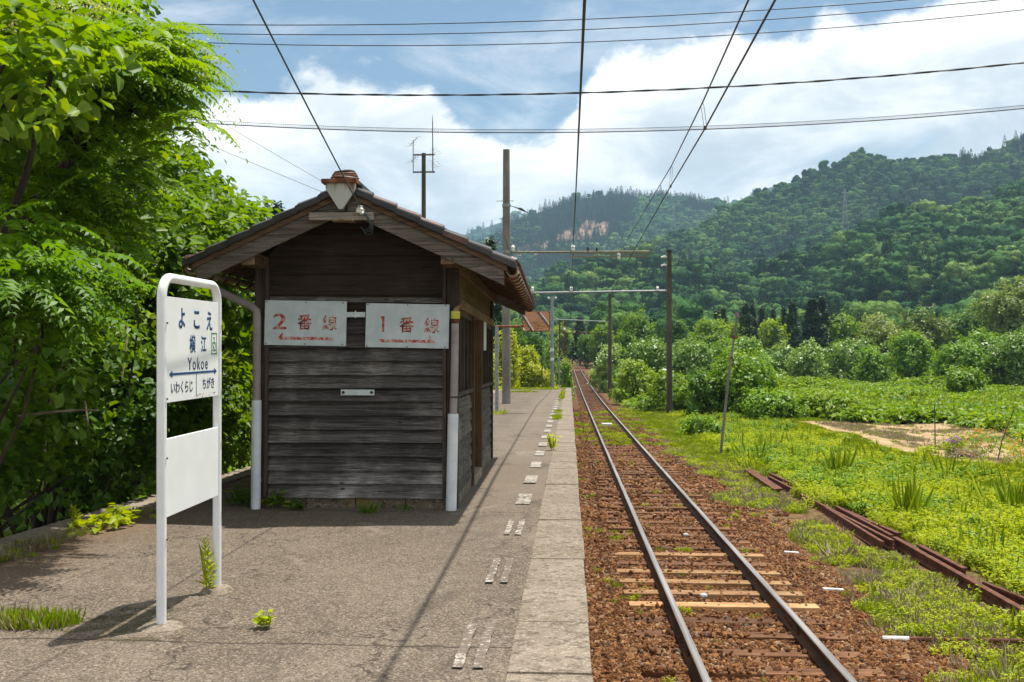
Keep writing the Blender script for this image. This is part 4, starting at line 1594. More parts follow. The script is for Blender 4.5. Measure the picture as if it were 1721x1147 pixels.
# (centre along panel, centre up, width, height) as fractions of the panel
for body, cx, cy, w, h, mat, bold in (('よ', -0.235, 0.305, 0.100, 0.125, 'ink_blue', 0.022), ('こ', 0.045, 0.300, 0.100, 0.115, 'ink_blue', 0.022), ('え', 0.305, 0.295, 0.105, 0.125, 'ink_blue', 0.022),
                                      ('横', -0.035, 0.055, 0.100, 0.115, 'ink_blue', 0.016), ('江', 0.185, 0.055, 0.095, 0.105, 'ink_blue', 0.016),
                                      ('Yokoe', 0.07, -0.145, 0.345, 0.078, 'ink_dark', 0.004), ('いわくらじ', -0.23, -0.365, 0.345, 0.072, 'ink_dark', 0.010), ('ちがき', 0.285, -0.352, 0.21, 0.072, 'ink_dark', 0.010),
                                      ('T', 0.405, 0.098, 0.034, 0.034, 'ink_green', 0.0), ('52', 0.405, 0.028, 0.062, 0.062, 'ink_green', 0.008)):
    text_obj('lettering', body, w, h, M[mat], np_, F4 @ Matrix.Translation((cx * pw, cy * ph, 0)), bold, 1.25 if body == 'Yokoe' else None)
mb = MB()
yy = -0.235 * ph
mb.prism([(-0.46 * pw, yy), (-0.405 * pw, yy + 0.022), (-0.405 * pw, yy + 0.007), (0.405 * pw, yy + 0.007), (0.405 * pw, yy + 0.022), (0.46 * pw, yy), (0.405 * pw, yy - 0.022), (0.405 * pw, yy - 0.007), (-0.405 * pw, yy - 0.007), (-0.405 * pw, yy - 0.022)], 0.0, 0.0015, F4)
mb.box(0.035 * pw, 0.035 * pw + 0.006, -0.465 * ph, yy - 0.008, 0, 0.0015, F4)
mb.build('arrow_line', M['ink_blue'], np_)
mb = MB()
gx, gy, gw, gh, gt = 0.405 * pw, 0.058 * ph, 0.052, 0.072, 0.007
mb.box(gx - gw, gx + gw, gy + gh - gt, gy + gh, 0, 0.0015, F4)
mb.box(gx - gw, gx + gw, gy - gh, gy - gh + gt, 0, 0.0015, F4)
mb.box(gx - gw, gx - gw + gt, gy - gh + gt + 0.0005, gy + gh - gt - 0.0005, 0, 0.0015, F4)
mb.box(gx + gw - gt, gx + gw, gy - gh + gt + 0.0005, gy + gh - gt - 0.0005, 0, 0.0015, F4)
mb.build('number_frame', M['ink_green'], np_)
mb = MB()
for q in range(26):
    a, b = random.uniform(0.0, 0.47) * pw, (-0.5 + abs(random.gauss(0, 0.035)) + 0.01) * ph
    s = random.uniform(0.0015, 0.004)
    mb.box(a - s, a + s, b - s, b + s * 1.3, 0, 0.0008, F4)
mb.build('rust_spots', M['rust_orange'], np_)
for y in (ya, yb):
    mb = MB()
    ring = [(0.15 if y == ya else 0.12) * random.uniform(0.85, 1.15) for _ in range(18)]
    vs = [(0, y, 0.03)]
    for lev, (k, zz) in enumerate(((0.35, 0.028), (0.75, 0.016), (1.0, -0.012))):
        vs += [(ring[s] * k * math.cos(2 * PI * s / 18), y + ring[s] * k * math.sin(2 * PI * s / 18), zz) for s in range(18)]
    fs = [(0, 1 + s, 1 + (s + 1) % 18) for s in range(18)]
    for lev in range(2):
        fs += [(1 + lev * 18 + s, 1 + (lev + 1) * 18 + s, 1 + (lev + 1) * 18 + (s + 1) % 18, 1 + lev * 18 + (s + 1) % 18) for s in range(18)]
    mb.add(vs, fs)
    mb.build('concrete_footing', M['kerb'], sign, smooth=True)

# ---------------------------------------------------------------- poles, beams and wires of the line
def pole_obj(name, x, y, ztop, r0, r1, mat, label, cat, base=None, lean=(0, 0), group=None):
    z0 = base if base is not None else gz(y)
    o = empty(name, (x, y, z0), label, cat, group)
    mb = MB()
    h = ztop - z0
    mb.tube([(0, 0, -0.6), (lean[0] * 0.5, lean[1] * 0.5, h * 0.5), (lean[0], lean[1], h)], [r0, (r0 + r1) / 2, r1], 18)
    mb.build('pole', mat, o, smooth=True)
    return o, h


def W_(u, v, Y):
    return at(u, v, Y)


# big concrete pole on the platform
p = at(851, 680, 40)
bigp, h = pole_obj('catenary_pole', p.x, 40, at(851, 252, 40).z, 0.175, 0.135, M['pole_conc'], 'tall thick concrete pole standing on the platform behind the hut', 'utility pole', base=-float(drop(40)))
for v, sx in ((346, 0.28), (338, 0.33), (368, 0.22), (408, 0.22), (424, 0.30), (392, 0.22)):
    zz = at(851, v, 40).z + float(drop(40))
    mb = MB()
    if v in (346, 424):
        mb.tube([(0, 0, zz - 0.06), (0, 0, zz + 0.06)], 0.175, 16)
        mb.build('pole_band', M['steel'], bigp)
    else:
        mb.tube([(-sx - 0.08, 0, zz), (sx * 0.9, 0, zz)], 0.016, 6)
        mb.build('step_bolt', M['steel'], bigp)
zb = at(960, 424, 40).z + float(drop(40))
xe = at(1092, 424, 40).x - p.x
xm = at(960, 424, 40).x - p.x
mb = MB()
mb.tube([(0.1, 0, zb), (xe, 0, zb)], 0.045, 10)
bm_ = mb.build('cross_beam', M['steel_beam'], bigp, smooth=True)
mb = MB()
for dz in (-0.02, -0.17):
    mb.box(xm - 0.1, xe, -0.05, 0.05, zb - 0.045 + dz, zb - 0.005 + dz)
for q in range(20):
    a = xm - 0.05 + (xe - xm) * q / 20
    mb.box(a, a + 0.03, -0.02, 0.02, zb - 0.175, zb - 0.06)
mb.build('lattice_girder', M['steel_beam'], bm_)
for u in (862, 963, 988, 1003, 1040):
    x = at(u, 424, 40).x - p.x
    up = 1 if u != 1040 else -1
    mb = MB()
    mb.tube([(x, 0, zb + 0.03 * up), (x, 0, zb + 0.12 * up), (x, 0, zb + 0.16 * up), (x, 0, zb + 0.2 * up), (x, 0, zb + 0.3 * up)], [0.05, 0.09, 0.05, 0.09, 0.04], 10)
    if u in (988, 1003):
        mb = MB()
        mb.tube([(x, 0, zb + 0.03), (x, 0, zb + 0.12), (x, 0, zb + 0.17)], [0.03, 0.05, 0.03], 8)
    mb.build('insulator', M['porcelain'] if u in (963, 862, 1040) else M['bolt'], bm_, smooth=True)
mb = MB()
zz = at(851, 346, 40).z + float(drop(40))
mb.tube([(0.15, 0, zz), (0.45, 0, zz - 0.1), (0.55, 0, zz - 0.13), (0.62, 0, zz - 0.16), (0.85, 0.4, zz - 0.25)], [0.012, 0.02, 0.05, 0.05, 0.01], 8)
mb.build('strain_insulator', M['bolt'], bigp, smooth=True)
mb = MB()
a = at(842, 400, 40) - Vector(bigp.location)
mb.tube([a, at(820, 425, 39.5) - Vector(bigp.location), at(790, 470, 38.5) - Vector(bigp.location)], 0.014, 6)
b0 = at(848, 395, 39.7) - Vector(bigp.location)
mb.tube([b0, at(853, 415, 39.7) - Vector(bigp.location), at(862, 432, 39.7) - Vector(bigp.location), at(868, 458, 39.7) - Vector(bigp.location)], 0.014, 6)
mb.build('guy_wire', M['cable_blue'], bigp)

# pole on the right of the line with the second beam
p = at(1125, 697, 53)
rp_, h = pole_obj('catenary_pole', p.x, 53, at(1125, 421, 53).z, 0.165, 0.125, M['pole_dark'], 'dark wooden line pole standing right of the track beside green bushes', 'utility pole', base=p.z)
zb = at(1120, 489, 53).z - p.z
xl = at(884, 493, 53).x - p.x
mb = MB()
mb.tube([(-0.1, 0, zb), (xl, 0, zb - 0.1)], 0.055, 10)
b2 = mb.build('cross_beam', M['steel'], rp_, smooth=True)
for u in (960, 895, 1105):
    x = at(u, 490, 53).x - p.x
    mb = MB()
    mb.tube([(x, 0, zb - 0.03), (x, 0, zb + 0.06), (x, 0, zb + 0.1), (x, 0, zb + 0.15), (x, 0, zb + 0.25)], [0.05, 0.09, 0.05, 0.09, 0.04], 10)
    mb.build('insulator', M['porcelain'], b2, smooth=True)
for v in (432, 446):
    zz = at(1125, v, 53).z - p.z
    mb = MB()
    mb.tube([(-0.1, 0, zz), (-0.28, 0, zz + 0.02), (-0.34, 0, zz), (-0.42, 0, zz - 0.03)], [0.03, 0.06, 0.035, 0.06], 8)
    mb.build('insulator', M['porcelain'], rp_, smooth=True)
mb = MB()
mb.tube([(0, 0, h - 0.12), (0, 0, h + 0.02)], 0.15, 14)
mb.build('pole_cap', M['bolt'], rp_)

# the pair further down the line
p = at(928, 652, 70)
q_, h = pole_obj('catenary_pole', p.x, 70, at(928, 499, 70).z, 0.14, 0.10, M['steel'], 'slim grey pole with two white plates at the far end of the platform', 'utility pole', base=-float(drop(70)))
for v in (588, 604):
    zz = at(928, v, 70).z + float(drop(70))
    mb = MB()
    mb.tube([(0, 0, zz - 0.1), (0, 0, zz + 0.1)], 0.135, 12)
    mb.build('marker_plate', M['white_paint'], q_)
zz = at(928, 503, 70).z + float(drop(70))
mb = MB()
mb.tube([(-0.3, 0, zz), (0.3, 0, zz)], 0.03, 6)
mb.build('cross_arm', M['steel'], q_)
for dx in (-0.25, 0.25):
    mb = MB()
    mb.tube([(dx, 0, zz), (dx, 0, zz + 0.1), (dx, 0, zz + 0.16)], [0.03, 0.08, 0.05], 8)
    mb.build('insulator', M['porcelain'], q_, smooth=True)
p = at(1025, 655, 78)
q2, h2 = pole_obj('catenary_pole', p.x, 78, at(1025, 495, 78).z, 0.165, 0.12, M['pole_dark'], 'plain dark pole right of the track, farther off and slimmer than the beam pole', 'utility pole', base=p.z - 0.3)
zz = at(1025, 541, 78).z - p.z + 0.3
mb = MB()
mb.tube([(0, 0, zz), (at(930, 541, 78).x - p.x, -6, zz + 0.05)], 0.04, 8)
mb.build('cross_beam', M['steel'], q2, smooth=True)
mb = MB()
zz = at(1040, 508, 78).z - p.z + 0.3
mb.tube([(-0.3, 0, zz - 0.25), (0.9, 0, zz + 0.1)], 0.025, 6)
mb.build('bracket_arm', M['steel'], q2)

# rusty lattice mast among the leaves, and the grey post in front of it
b = at(945, 652, 96)
mast = empty('lattice_mast', (b.x, 96, gz(96)), 'rusty lattice mast rising from the bushes left of the track', 'lattice mast')
zt = at(945, 537, 96).z - gz(96)
mb = MB()
w = 0.3
for sx in (-1, 1):
    for sy in (-1, 1):
        mb.tube([(sx * w, sy * w, 0), (sx * w * 0.8, sy * w * 0.8, zt)], 0.06, 6)
n = 14
for i in range(n):
    za, zb2 = zt * i / n, zt * (i + 1) / n
    s = 1 if i % 2 else -1
    for k in (-1, 1):
        mb.tube([(s * w, k * w, za), (-s * w, k * w, zb2)], 0.025, 4)
        mb.tube([(k * w, s * w, za), (k * w, -s * w, zb2)], 0.025, 4)
mb.build('lattice_frame', M['rail_rust'], mast)
mb = MB()
zz = at(960, 560, 96).z - gz(96)
mb.tube([(0, 0, zz), (at(1000, 560, 96).x - b.x, 0, zz)], 0.05, 6)
mb.tube([(0, 0, zz + 0.5), (at(986, 560, 96).x - b.x, 0, zz)], 0.03, 6)
ar = mb.build('mast_arm', M['rust_wire'], mast)
mb = MB()
zz = at(945, 556, 96).z - gz(96)
mb.tube([(0.2, -0.3, zz), (0.2, -0.3, zz + 0.12), (0.2, -0.3, zz + 0.3)], [0.05, 0.13, 0.06], 8)
mb.build('insulator', M['porcelain'], mast, smooth=True)
p = at(940, 655, 74)
o, h = pole_obj('lineside_post', p.x, 74, at(940, 600, 74).z, 0.06, 0.06, M['steel'], 'short grey post in front of the rusty lattice mast', 'post', base=-float(drop(74)) - 0.6)
p = at(911, 652, 67)
o, h = pole_obj('lineside_post', p.x, 67, at(911, 600, 67).z, 0.03, 0.03, M['pole_dark'], 'thin dark stake at the end of the platform left of the grey pole', 'post', base=-float(drop(66)) - 0.2)

# mirror for the train crew
p = at(835, 694, 32.8)
zb = -float(drop(32.8))
mir = empty('platform_mirror', (p.x, 32.8, zb), 'tilted rectangular platform mirror on a grey post with a rusty arm', 'mirror')
zt = at(835, 549, 32.8).z - zb
mb = MB()
mb.tube([(0, 0, -0.1), (0, 0, zt + 0.03)], 0.062, 12)
mb.build('post', M['steel'], mir, smooth=True)
mb = MB()
xa = at(878, 549, 32.8).x - p.x
mb.tube([(-0.05, 0, zt), (xa + 0.05, 0, zt)], 0.04, 10)
mb.build('support_arm', M['rust_orange'], mir, smooth=True)
mc = at(901, 540.5, 32.8) - Vector(mir.location)
mw, mh = 0.92, 0.66
MF = Matrix.Translation(mc) @ Matrix.Rotation(R(3.9), 4, 'Z') @ Matrix.Rotation(R(4.4), 4, 'X')


def round_rect(w, h, r, n=5):
    pts = []
    for cx, cy, a0 in ((w / 2 - r, h / 2 - r, 0), (-w / 2 + r, h / 2 - r, 90), (-w / 2 + r, -h / 2 + r, 180), (w / 2 - r, -h / 2 + r, 270)):
        for i in range(n):
            a = R(a0 + 90 * i / (n - 1))
            pts.append((cx + r * math.cos(a), cy + r * math.sin(a)))
    return pts


mb = MB()
mb.prism(round_rect(mw, mh, 0.07), 0.0, 0.05, MF, axis='y')
mfr = mb.build('mirror_frame', M['rust_orange'], mir)
mb = MB()
mb.prism(round_rect(mw - 0.05, mh - 0.05, 0.055), -0.004, -0.001, MF, axis='y')
mb.build('mirror_face', M['mirror'], mfr)
mb = MB()
mb.prism([(mw / 2, 0.0), (mw / 2, 0.02), (-mw / 2, 0.02), (-mw / 2, 0)], -0.10, 0.0, MF @ Matrix.Translation((0, 0, mh / 2 - 0.02)), axis='y')
mb.build('mirror_hood', M['rust_orange'], mfr)

# aerial mast beyond the hut
p = at(712, 640, 36)
am = empty('aerial_mast', (p.x, 36, gz(36) - 0.25), 'wooden mast with television aerials rising behind the hut roof', 'aerial mast')
z_ = lambda v: at(712, v, 36).z - am.location.z
x_ = lambda u: at(u, 270, 36).x - am.location.x
mb = MB()
mb.tube([(0, 0, -0.5), (0, 0, z_(258))], [0.11, 0.075], 12)
mb.build('pole', M['pole_dark'], am, smooth=True)
mb = MB()
mb.tube([(x_(694), 0, z_(260.5)), (x_(730), 0, z_(260.5))], 0.03, 8)
mb.tube([(x_(694), 0, z_(289.5)), (x_(731), 0, z_(289.5))], 0.03, 8)
mb.build('cross_arm', M['pole_dark'], am)
mb = MB()
mb.tube([(x_(694.5), 0, z_(291)), (x_(694.5), 0, z_(236))], 0.018, 6)
mb.build('aerial_rod', M['steel'], am)
mb = MB()
mb.tube([(x_(727.5), 0, z_(291)), (x_(727), 0, z_(207)), (x_(726.5), 0, z_(193))], [0.022, 0.018, 0.004], 6)
mb.build('aerial_rod', M['bolt'], am)
for (u, v, ln, ang) in ((695, 238, 0.5, 55), (695, 268, 0.3, 60), (730, 255, 0.3, 110), (730.5, 275, 0.4, 130)):
    mb = MB()
    c = Vector((x_(u), 0, z_(v)))
    d = Vector((math.cos(R(ang)), 0.5, math.sin(R(ang)))).normalized()
    mb.tube([c - d * ln * 0.5, c + d * ln * 0.5], 0.014, 5)
    for q in range(4):
        e = c + d * ln * (q / 3 - 0.5)
        s = 0.24 - 0.03 * q
        t = Vector((0.9, -0.3, 0.1)).normalized()
        mb.tube([e - t * s, e + t * s], 0.005, 4)
    mb.build('aerial', M['steel'], am)


# wires: each one a thing
def sag_line(a, b, sag, n=24):
    a, b = Vector(a), Vector(b)
    return [a.lerp(b, i / n) + Vector((0, 0, -sag * 4 * (i / n) * (1 - i / n))) for i in range(n + 1)]


def wire(name, pts, r, mat, label, group=None, seg=6, cat='cable'):
    mb = MB()
    mb.tube(pts, r, seg, True)
    o = mb.build(name, mat, smooth=True)
    return tag(o, label, cat, group)


def smooth_px(px, Y, n=40, dY=0.0):
    """a cable measured at a few points and drawn through them with a quadratic, at distance Y"""
    P = [at(u, v, Y) for u, v in px]
    xs = np.array([p.x for p in P])
    zs = np.array([p.z for p in P])
    c = np.polyfit(xs, zs, 2)
    X = np.linspace(-34, 34, n)
    return [(x, Y + dY * x, float(np.polyval(c, x))) for x in X]


wire('overhead_cable', smooth_px([(220, 39), (530, 44), (860, 36), (1400, 10)], 27), 0.0125, M['cable'], 'topmost of three close parallel black cables crossing the sky', 'cables crossing the line', cat='cable')
wire('overhead_cable', smooth_px([(230, 53), (530, 60), (900, 54), (1400, 23), (1721, -3)], 27.6), 0.0125, M['cable'], 'middle of three close parallel black cables crossing the sky', 'cables crossing the line')
wire('overhead_cable', smooth_px([(260, 69), (560, 77), (900, 74), (1400, 47), (1721, 17)], 28.2), 0.0125, M['cable'], 'lowest of three close parallel black cables crossing the sky', 'cables crossing the line')
pts = smooth_px([(340, 152), (560, 159), (860, 159.5), (1200, 147), (1721, 106)], 26, 220)
for s in range(2):
    pass
mb = MB()
tw = [(x, y + 0.012 * math.cos(i * 1.1), z + 0.014 * math.sin(i * 1.1)) for i, (x, y, z) in enumerate(pts)]
mb.tube(tw, 0.017, 6)
tw = [(x, y - 0.012 * math.cos(i * 1.1), z - 0.014 * math.sin(i * 1.1)) for i, (x, y, z) in enumerate(pts)]
mb.tube(tw, 0.012, 6)
tag(mb.build('overhead_cable', M['cable'], smooth=True), 'single twisted black cable crossing the sky below the three parallel ones', 'cable', 'cables crossing the line')
pts = smooth_px([(220, 199), (500, 215), (860, 225), (1200, 216), (1721, 183)], 26.5, 300)
mb = MB()
mb.tube(pts, 0.013, 6)
cbl = mb.build('overhead_cable', M['cable'], smooth=True)
tag(cbl, 'lowest cable crossing the sky, wound with a fine spiral carrier', 'cable', 'cables crossing the line')
mb = MB()
mb.tube([(x, y, z + 0.085) for x, y, z in pts], 0.006, 5)
n = 900
X = np.linspace(-26, 26, n * 4)
zc = np.interp(X, [p[0] for p in pts], [p[2] for p in pts])
sp = [(x, 26.5 + 0.045 * math.cos(i * PI / 2), z + 0.042 + 0.045 * math.sin(i * PI / 2)) for i, (x, z) in enumerate(zip(X, zc)) if -17 < x < 17]
mb.tube(sp[::1], 0.0035, 3, False)
mb.build('spiral_carrier', M['cable'], cbl)

# contact wire, its messenger, and the feeder on the left
cw = [at(1303 + 0.55 * 120, -218, 6.0)]
Yc = [3.0, 8.5, 13.0, 20, 30, 40, 53, 78, 96, 130]
cpx = {8.5: (1303, 0), 13.0: (1185, 215)}
cp = [Vector((1.70, -8, EYE + 3.05)), Vector((1.72, 3, EYE + 3.02)), at(1303, 0, 8.45), at(1185, 216, 13.0), at(1122, 322, 19.0), at(1068, 417, 31), at(1034, 480, 41), at(1012, 520, 55), at(990, 553, 80), at(975, 572, 110), at(966, 584, 170)]
wire('contact_wire', cp, 0.0105, M['cable_brown'], 'right-hand wire of the pair slanting down over the track, carrying the droppers', 'wires above the track', cat='overhead wire')
mp = [Vector((1.66, -8, EYE + 4.1)), Vector((1.70, 2, EYE + 3.6)), at(1258, 0, 9.4), at(1181, 172, 13.0), at(1128, 280, 19.5), at(1073, 372, 30), at(1038, 431, 40), at(1012, 486, 53), at(990, 540, 78), at(975, 560, 110), at(966, 574, 170)]
wire('messenger_wire', mp, 0.0095, M['cable_brown'], 'left-hand wire of the pair above the track, ending on the first beam', 'wires above the track', cat='overhead wire')
mb = MB()
for (pa, pb) in ((at(1181, 172, 13.0), at(1185, 216, 13.0)), (at(1129, 279, 19.3), at(1127, 314, 18.8))):
    for s in (-1, 1):
        mb.tube([pa + Vector((0.0, 0, 0.0)), pa + Vector((s * 0.018, 0.02, -0.05)), pb + Vector((s * 0.018, 0, 0.04)), pb], 0.0035, 5)
    mb.tube([pb + Vector((0, 0, 0.03)), pb + Vector((0, 0, -0.02))], 0.02, 8)
tag(mb.build('wire_dropper', M['cable_brown']), 'thin wire loops hanging between the two wires above the track', 'dropper')
fp = [Vector((0.16, -10, EYE + 3.0)), at(982.5, 0, 9.0), at(974, 190, 15), at(968, 320, 24), at(963, 416, 40), at(960.5, 486, 53), at(957, 548, 90)]
wire('feeder_wire', fp, 0.016, M['cable_brown'], 'single brown wire left of the track wires, running straight to the first beam', 'wires above the track', cat='overhead wire')

# service cable from the hut gable
g0 = hutw(CX + 0.172, Y0 - 0.13, RZ - 0.2)
sc_pts = sag_line(g0, at(437, 0, 6.0) + (at(437, 0, 6.0) - g0) * 2.4, 0.10, 30)
wire('service_cable', sc_pts, 0.0065, M['cable_blue'], 'blue-green service cable rising from the hut gable to the upper left', cat='cable')
for (ua, va, ub, vb, lb) in ((540, 319, 85, 118, 'lower of two faint thin wires running from hut ridge up to the left'), (556, 310, 210, 98, 'upper of two faint thin wires running from hut ridge up to the left')):
    A = at(ub, vb, 24)
    B = at(ua, va, 19) + (at(ua, va, 19) - A) * 0.15
    wire('thin_wire', sag_line(A + (A - B) * 0.5, B, 0.12, 16), 0.0055, M['wire_grey'], lb, 'thin wires above the hut')

# ---------------------------------------------------------------- things lying or standing beside the track
a = on_ground(1207, 768)
b = at(1240, 527, a.y)
o, h = pole_obj('leaning_pole', a.x, a.y, b.z, 0.042, 0.032, M['pole_conc'], 'thin grey pole leaning right beside the leafy bush, with rusty bands', 'pole', base=a.z, lean=(b.x - a.x, 0.1))
for v, c in ((566, 'rust_orange'), (568.5, 'rust_orange'), (602, 'rust_orange'), (529, 'purple_tip')):
    t = (768 - v) / (768 - 527)
    q = Vector(((b.x - a.x) * t, 0.1 * t, (b.z - a.z) * t))
    mb = MB()
    dz = 0.06 if v == 529 else 0.03
    mb.tube([q - Vector((0, 0, dz)), q + Vector((0, 0, dz))], 0.05, 10)
    if v in (566, 568.5):
        mb.tube([q, q + Vector((0.12, 0, 0.02))], 0.014, 5)
    mb.build('band', M[c], o)
a = on_ground(1572, 765)
pole_obj('garden_stake', a.x, a.y, at(1570, 682, a.y).z, 0.018, 0.014, M['pole_dark'], 'upright thin dark stake beside the purple flowers', 'stake', base=a.z, lean=(-0.02, 0))
a = on_ground(1664, 792)
b = at(1710, 690, a.y)
pole_obj('garden_stake', a.x, a.y, b.z, 0.015, 0.012, M['pole_dark'], 'thin dark stake leaning right in front of the marigold bush', 'stake', base=a.z, lean=(b.x - a.x, 0.2))

# old rails dumped in the weeds: each one a thing
SR = [((1258, 789), (1309, 822), 1, 'short broad piece of scrap rail alone at the far end of the heap'), ((1294, 795), (1346, 818), 0, 'slim scrap rail end behind the short broad piece'),
      ((1292, 800), (1332, 821), 0, 'thin bent scrap rail lying between the short broad piece and the slim end'), ((1345, 829), (1499, 908), 0, 'long scrap rail running through the middle of the heap under dry grass'),
      ((1388, 852), (1482, 910), 0, 'front scrap rail of the middle bundle, nearest the track'), ((1420, 857), (1511, 896), 0, 'rear scrap rail of the middle bundle, beside the weeds'),
      ((1405, 850), (1498, 899), 0, 'scrap rail wedged between the others of the middle bundle'), ((1503, 902), (1740, 1034), 0, 'longest scrap rail, front one at the near end of the heap'),
      ((1544, 915), (1622, 955), 0, 'short scrap rail half hidden behind the longest one'), ((1655, 978), (1745, 1014), 0, 'rearmost scrap rail at the near end, sunk in leaves')]
for i, (pa, pb, flat, lb) in enumerate(SR):
    a, b = on_ground(*pa, 0.13), on_ground(*pb, 0.13)
    d = b - a
    ln = d.length
    rot = d.to_track_quat('Y', 'Z').to_euler()
    prf = [(-0.0325, 0), (0.0325, 0), (0.0325, -0.03), (0.009, -0.042), (0.009, -0.11), (0.055, -0.126), (0.055, -0.138), (-0.055, -0.138), (-0.055, -0.126), (-0.009, -0.11), (-0.009, -0.042), (-0.0325, -0.03)]
    if flat:
        prf = [(-0.09, 0), (0.09, 0), (0.09, -0.03), (0.02, -0.05), (0.02, -0.11), (0.09, -0.13), (0.09, -0.14), (-0.09, -0.14), (-0.09, -0.13), (-0.02, -0.11), (-0.02, -0.05), (-0.09, -0.03)]
    mb = MB()
    mb.prism(prf, 0, ln, axis='y')
    o = mb.build('scrap_rail', M['rail_rust'])
    o.location = a
    o.rotation_euler = (rot.x, random.uniform(-0.12, 0.12), rot.z)
    tag(o, lb, 'scrap rail', 'old rails dumped beside the track')
a, b = on_ground(1484, 1073, 0.05), on_ground(1740, 1078, 0.06)
o = empty('white_tipped_bar', a, 'rusty iron bar with a white painted end lying across the ballast', 'iron bar')
mb = MB()
mb.tube([(0, 0, 0), b - a], 0.022, 8)
mb.build('bar', M['rail_rust'], o)
mb = MB()
mb.tube([(b - a) * -0.005, (b - a) * 0.17], 0.0245, 8)
mb.build('painted_end', M['white_paint'], o)
for (u, v, l, lb) in ((1383, 990, 0.24, 'small white strip lying on the ballast edge near the weeds, the lower one'), (1318, 928, 0.2, 'small white strip lying on the ballast beyond the lower one')):
    a = on_ground(u, v, 0.05)
    mb = MB()
    mb.box(0, l, -0.025, 0.025, -0.03, 0.012)
    o = mb.build('white_strip', M['white_paint'], bevel=0.004)
    o.location = a
    o.rotation_euler = (0, 0.05, random.uniform(-0.1, 0.1))
    tag(o, lb, 'strip')
for (u, v, s, lb) in ((1183, 1001, 0.035, 'small pale blue stone on the sleepers nearer the platform sign'), (1153, 899, 0.035, 'small pale blue stone between the rails farther up the line')):
    a = on_ground(u, v, 0.08)
    o = stones[1].copy()
    o.data = stones[1].data.copy()
    o.data.materials[0] = M['board_blue']
    o.name = 'pale_stone'
    C.objects.link(o)
    o.location = a
    o.scale = (s * 1.3, s, s)
    tag(o, lb, 'stone')
a = on_ground(1020, 714, 0.12)
mb = MB()
mb.box(-0.22, 0.22, -0.16, 0.16, -0.06, 0.06)
o = mb.build('track_marker_plate', M['white_paint'], bevel=0.01)
o.location = (a.x, a.y, a.z)
tag(o, 'small white plate lying between the rails far along the platform', 'plate')
for (u, v, s, lb) in ((1650, 800, 0.16, 'single white stone at the edge of the field beside the marigolds'), (1256, 723, 0.28, 'dark boulder on the grass near the leaning pole'), (1533, 762, 0.12, 'pale stone left of the purple flowers'), (1584, 763, 0.14, 'pale stone at the foot of the upright stake')):
    a = on_ground(u, v, 0.0)
    o = stones[3].copy()
    o.data = stones[3].data.copy()
    o.data.materials[0] = M['white_paint'] if s < 0.2 else M['footing']
    o.name = 'boulder'
    C.objects.link(o)
    o.location = (a.x, a.y, a.z + s * 0.35)
    o.scale = (s * 1.2, s, s * 0.7)
    tag(o, lb, 'stone')

# ---------------------------------------------------------------- leaves
def unit(a):
    return a / np.maximum(np.linalg.norm(a, axis=-1, keepdims=True), 1e-9)


class Leaves:
    """collects folded leaves: base, axis, normal, length, width, tone"""
    def __init__(s, seed):
        s.r = np.random.default_rng(seed)
        s.P, s.D, s.N, s.L, s.W, s.T = [], [], [], [], [], []

    def add(s, P, D, N, L, W, T):
        s.P.append(P)
        s.D.append(D)
        s.N.append(N)
        s.L.append(L)
        s.W.append(W)
        s.T.append(T)

    org = None

    def arrays(s):
        A = [np.concatenate(a) for a in (s.P, s.D, s.N, s.L, s.W, s.T)]
        if s.org is not None:
            # nothing grows through the platform, over its kerb near the ground, or into the hut
            Q = A[0] + A[1] * A[3][:, None] * 0.7 + np.array(s.org)
            lx = np.interp(Q[:, 1], [-10, 8.7, 14.8, 30, 66], [-5.15, -5.0, -4.76, -4.6, -4.4])
            up = Q[:, 2] + np.interp(Q[:, 1], _py, _pv)
            bad = (Q[:, 1] < 66) & (Q[:, 0] > lx + np.clip((up - 0.35) * 0.5, -0.03, 1.2)) & (up < 2.6) | ((Q[:, 0] > -4.25) & (Q[:, 1] > 9.6) & (Q[:, 1] < 17.6) & (up < 3.1))
            A = [a[~bad] for a in A]
        return A

    def mesh(s, name, mat, cheap=False, fold=0.22, droop=0.18):
        P, D, N, L, W, T = s.arrays()
        D = unit(D)
        N = unit(N - D * (N * D).sum(-1, keepdims=True))
        S = np.cross(D, N)
        L_, W_ = L[:, None], W[:, None]
        n = len(P)
        if cheap:
            V = np.stack([P, P + D * L_ * 0.5 + S * W_ * 0.5 + N * W_ * fold, P + D * L_ - N * L_ * droop, P + D * L_ * 0.5 - S * W_ * 0.5 + N * W_ * fold], 1)
            b = np.arange(n)[:, None] * 4
            F = b + np.array([[0, 1, 2, 3]])
            tone = T
        else:
            V = np.stack([P, P + D * L_ * 0.28 + S * W_ * 0.48 + N * W_ * fold, P + D * L_ * 0.68 + S * W_ * 0.36 + N * (W_ * fold * 0.8 - L_ * droop * 0.35), P + D * L_ - N * L_ * droop,
                          P + D * L_ * 0.68 - S * W_ * 0.36 + N * (W_ * fold * 0.8 - L_ * droop * 0.35), P + D * L_ * 0.28 - S * W_ * 0.48 + N * W_ * fold], 1)
            b = np.arange(n)[:, None, None] * 6
            F = (b + np.array([[[0, 1, 2, 3], [0, 3, 4, 5]]])).reshape(-1, 4)
            tone = np.repeat(T, 2)
        return np_mesh(name, V.reshape(-1, 3), F.reshape(-1, 4), mat, tone, 'mesh')


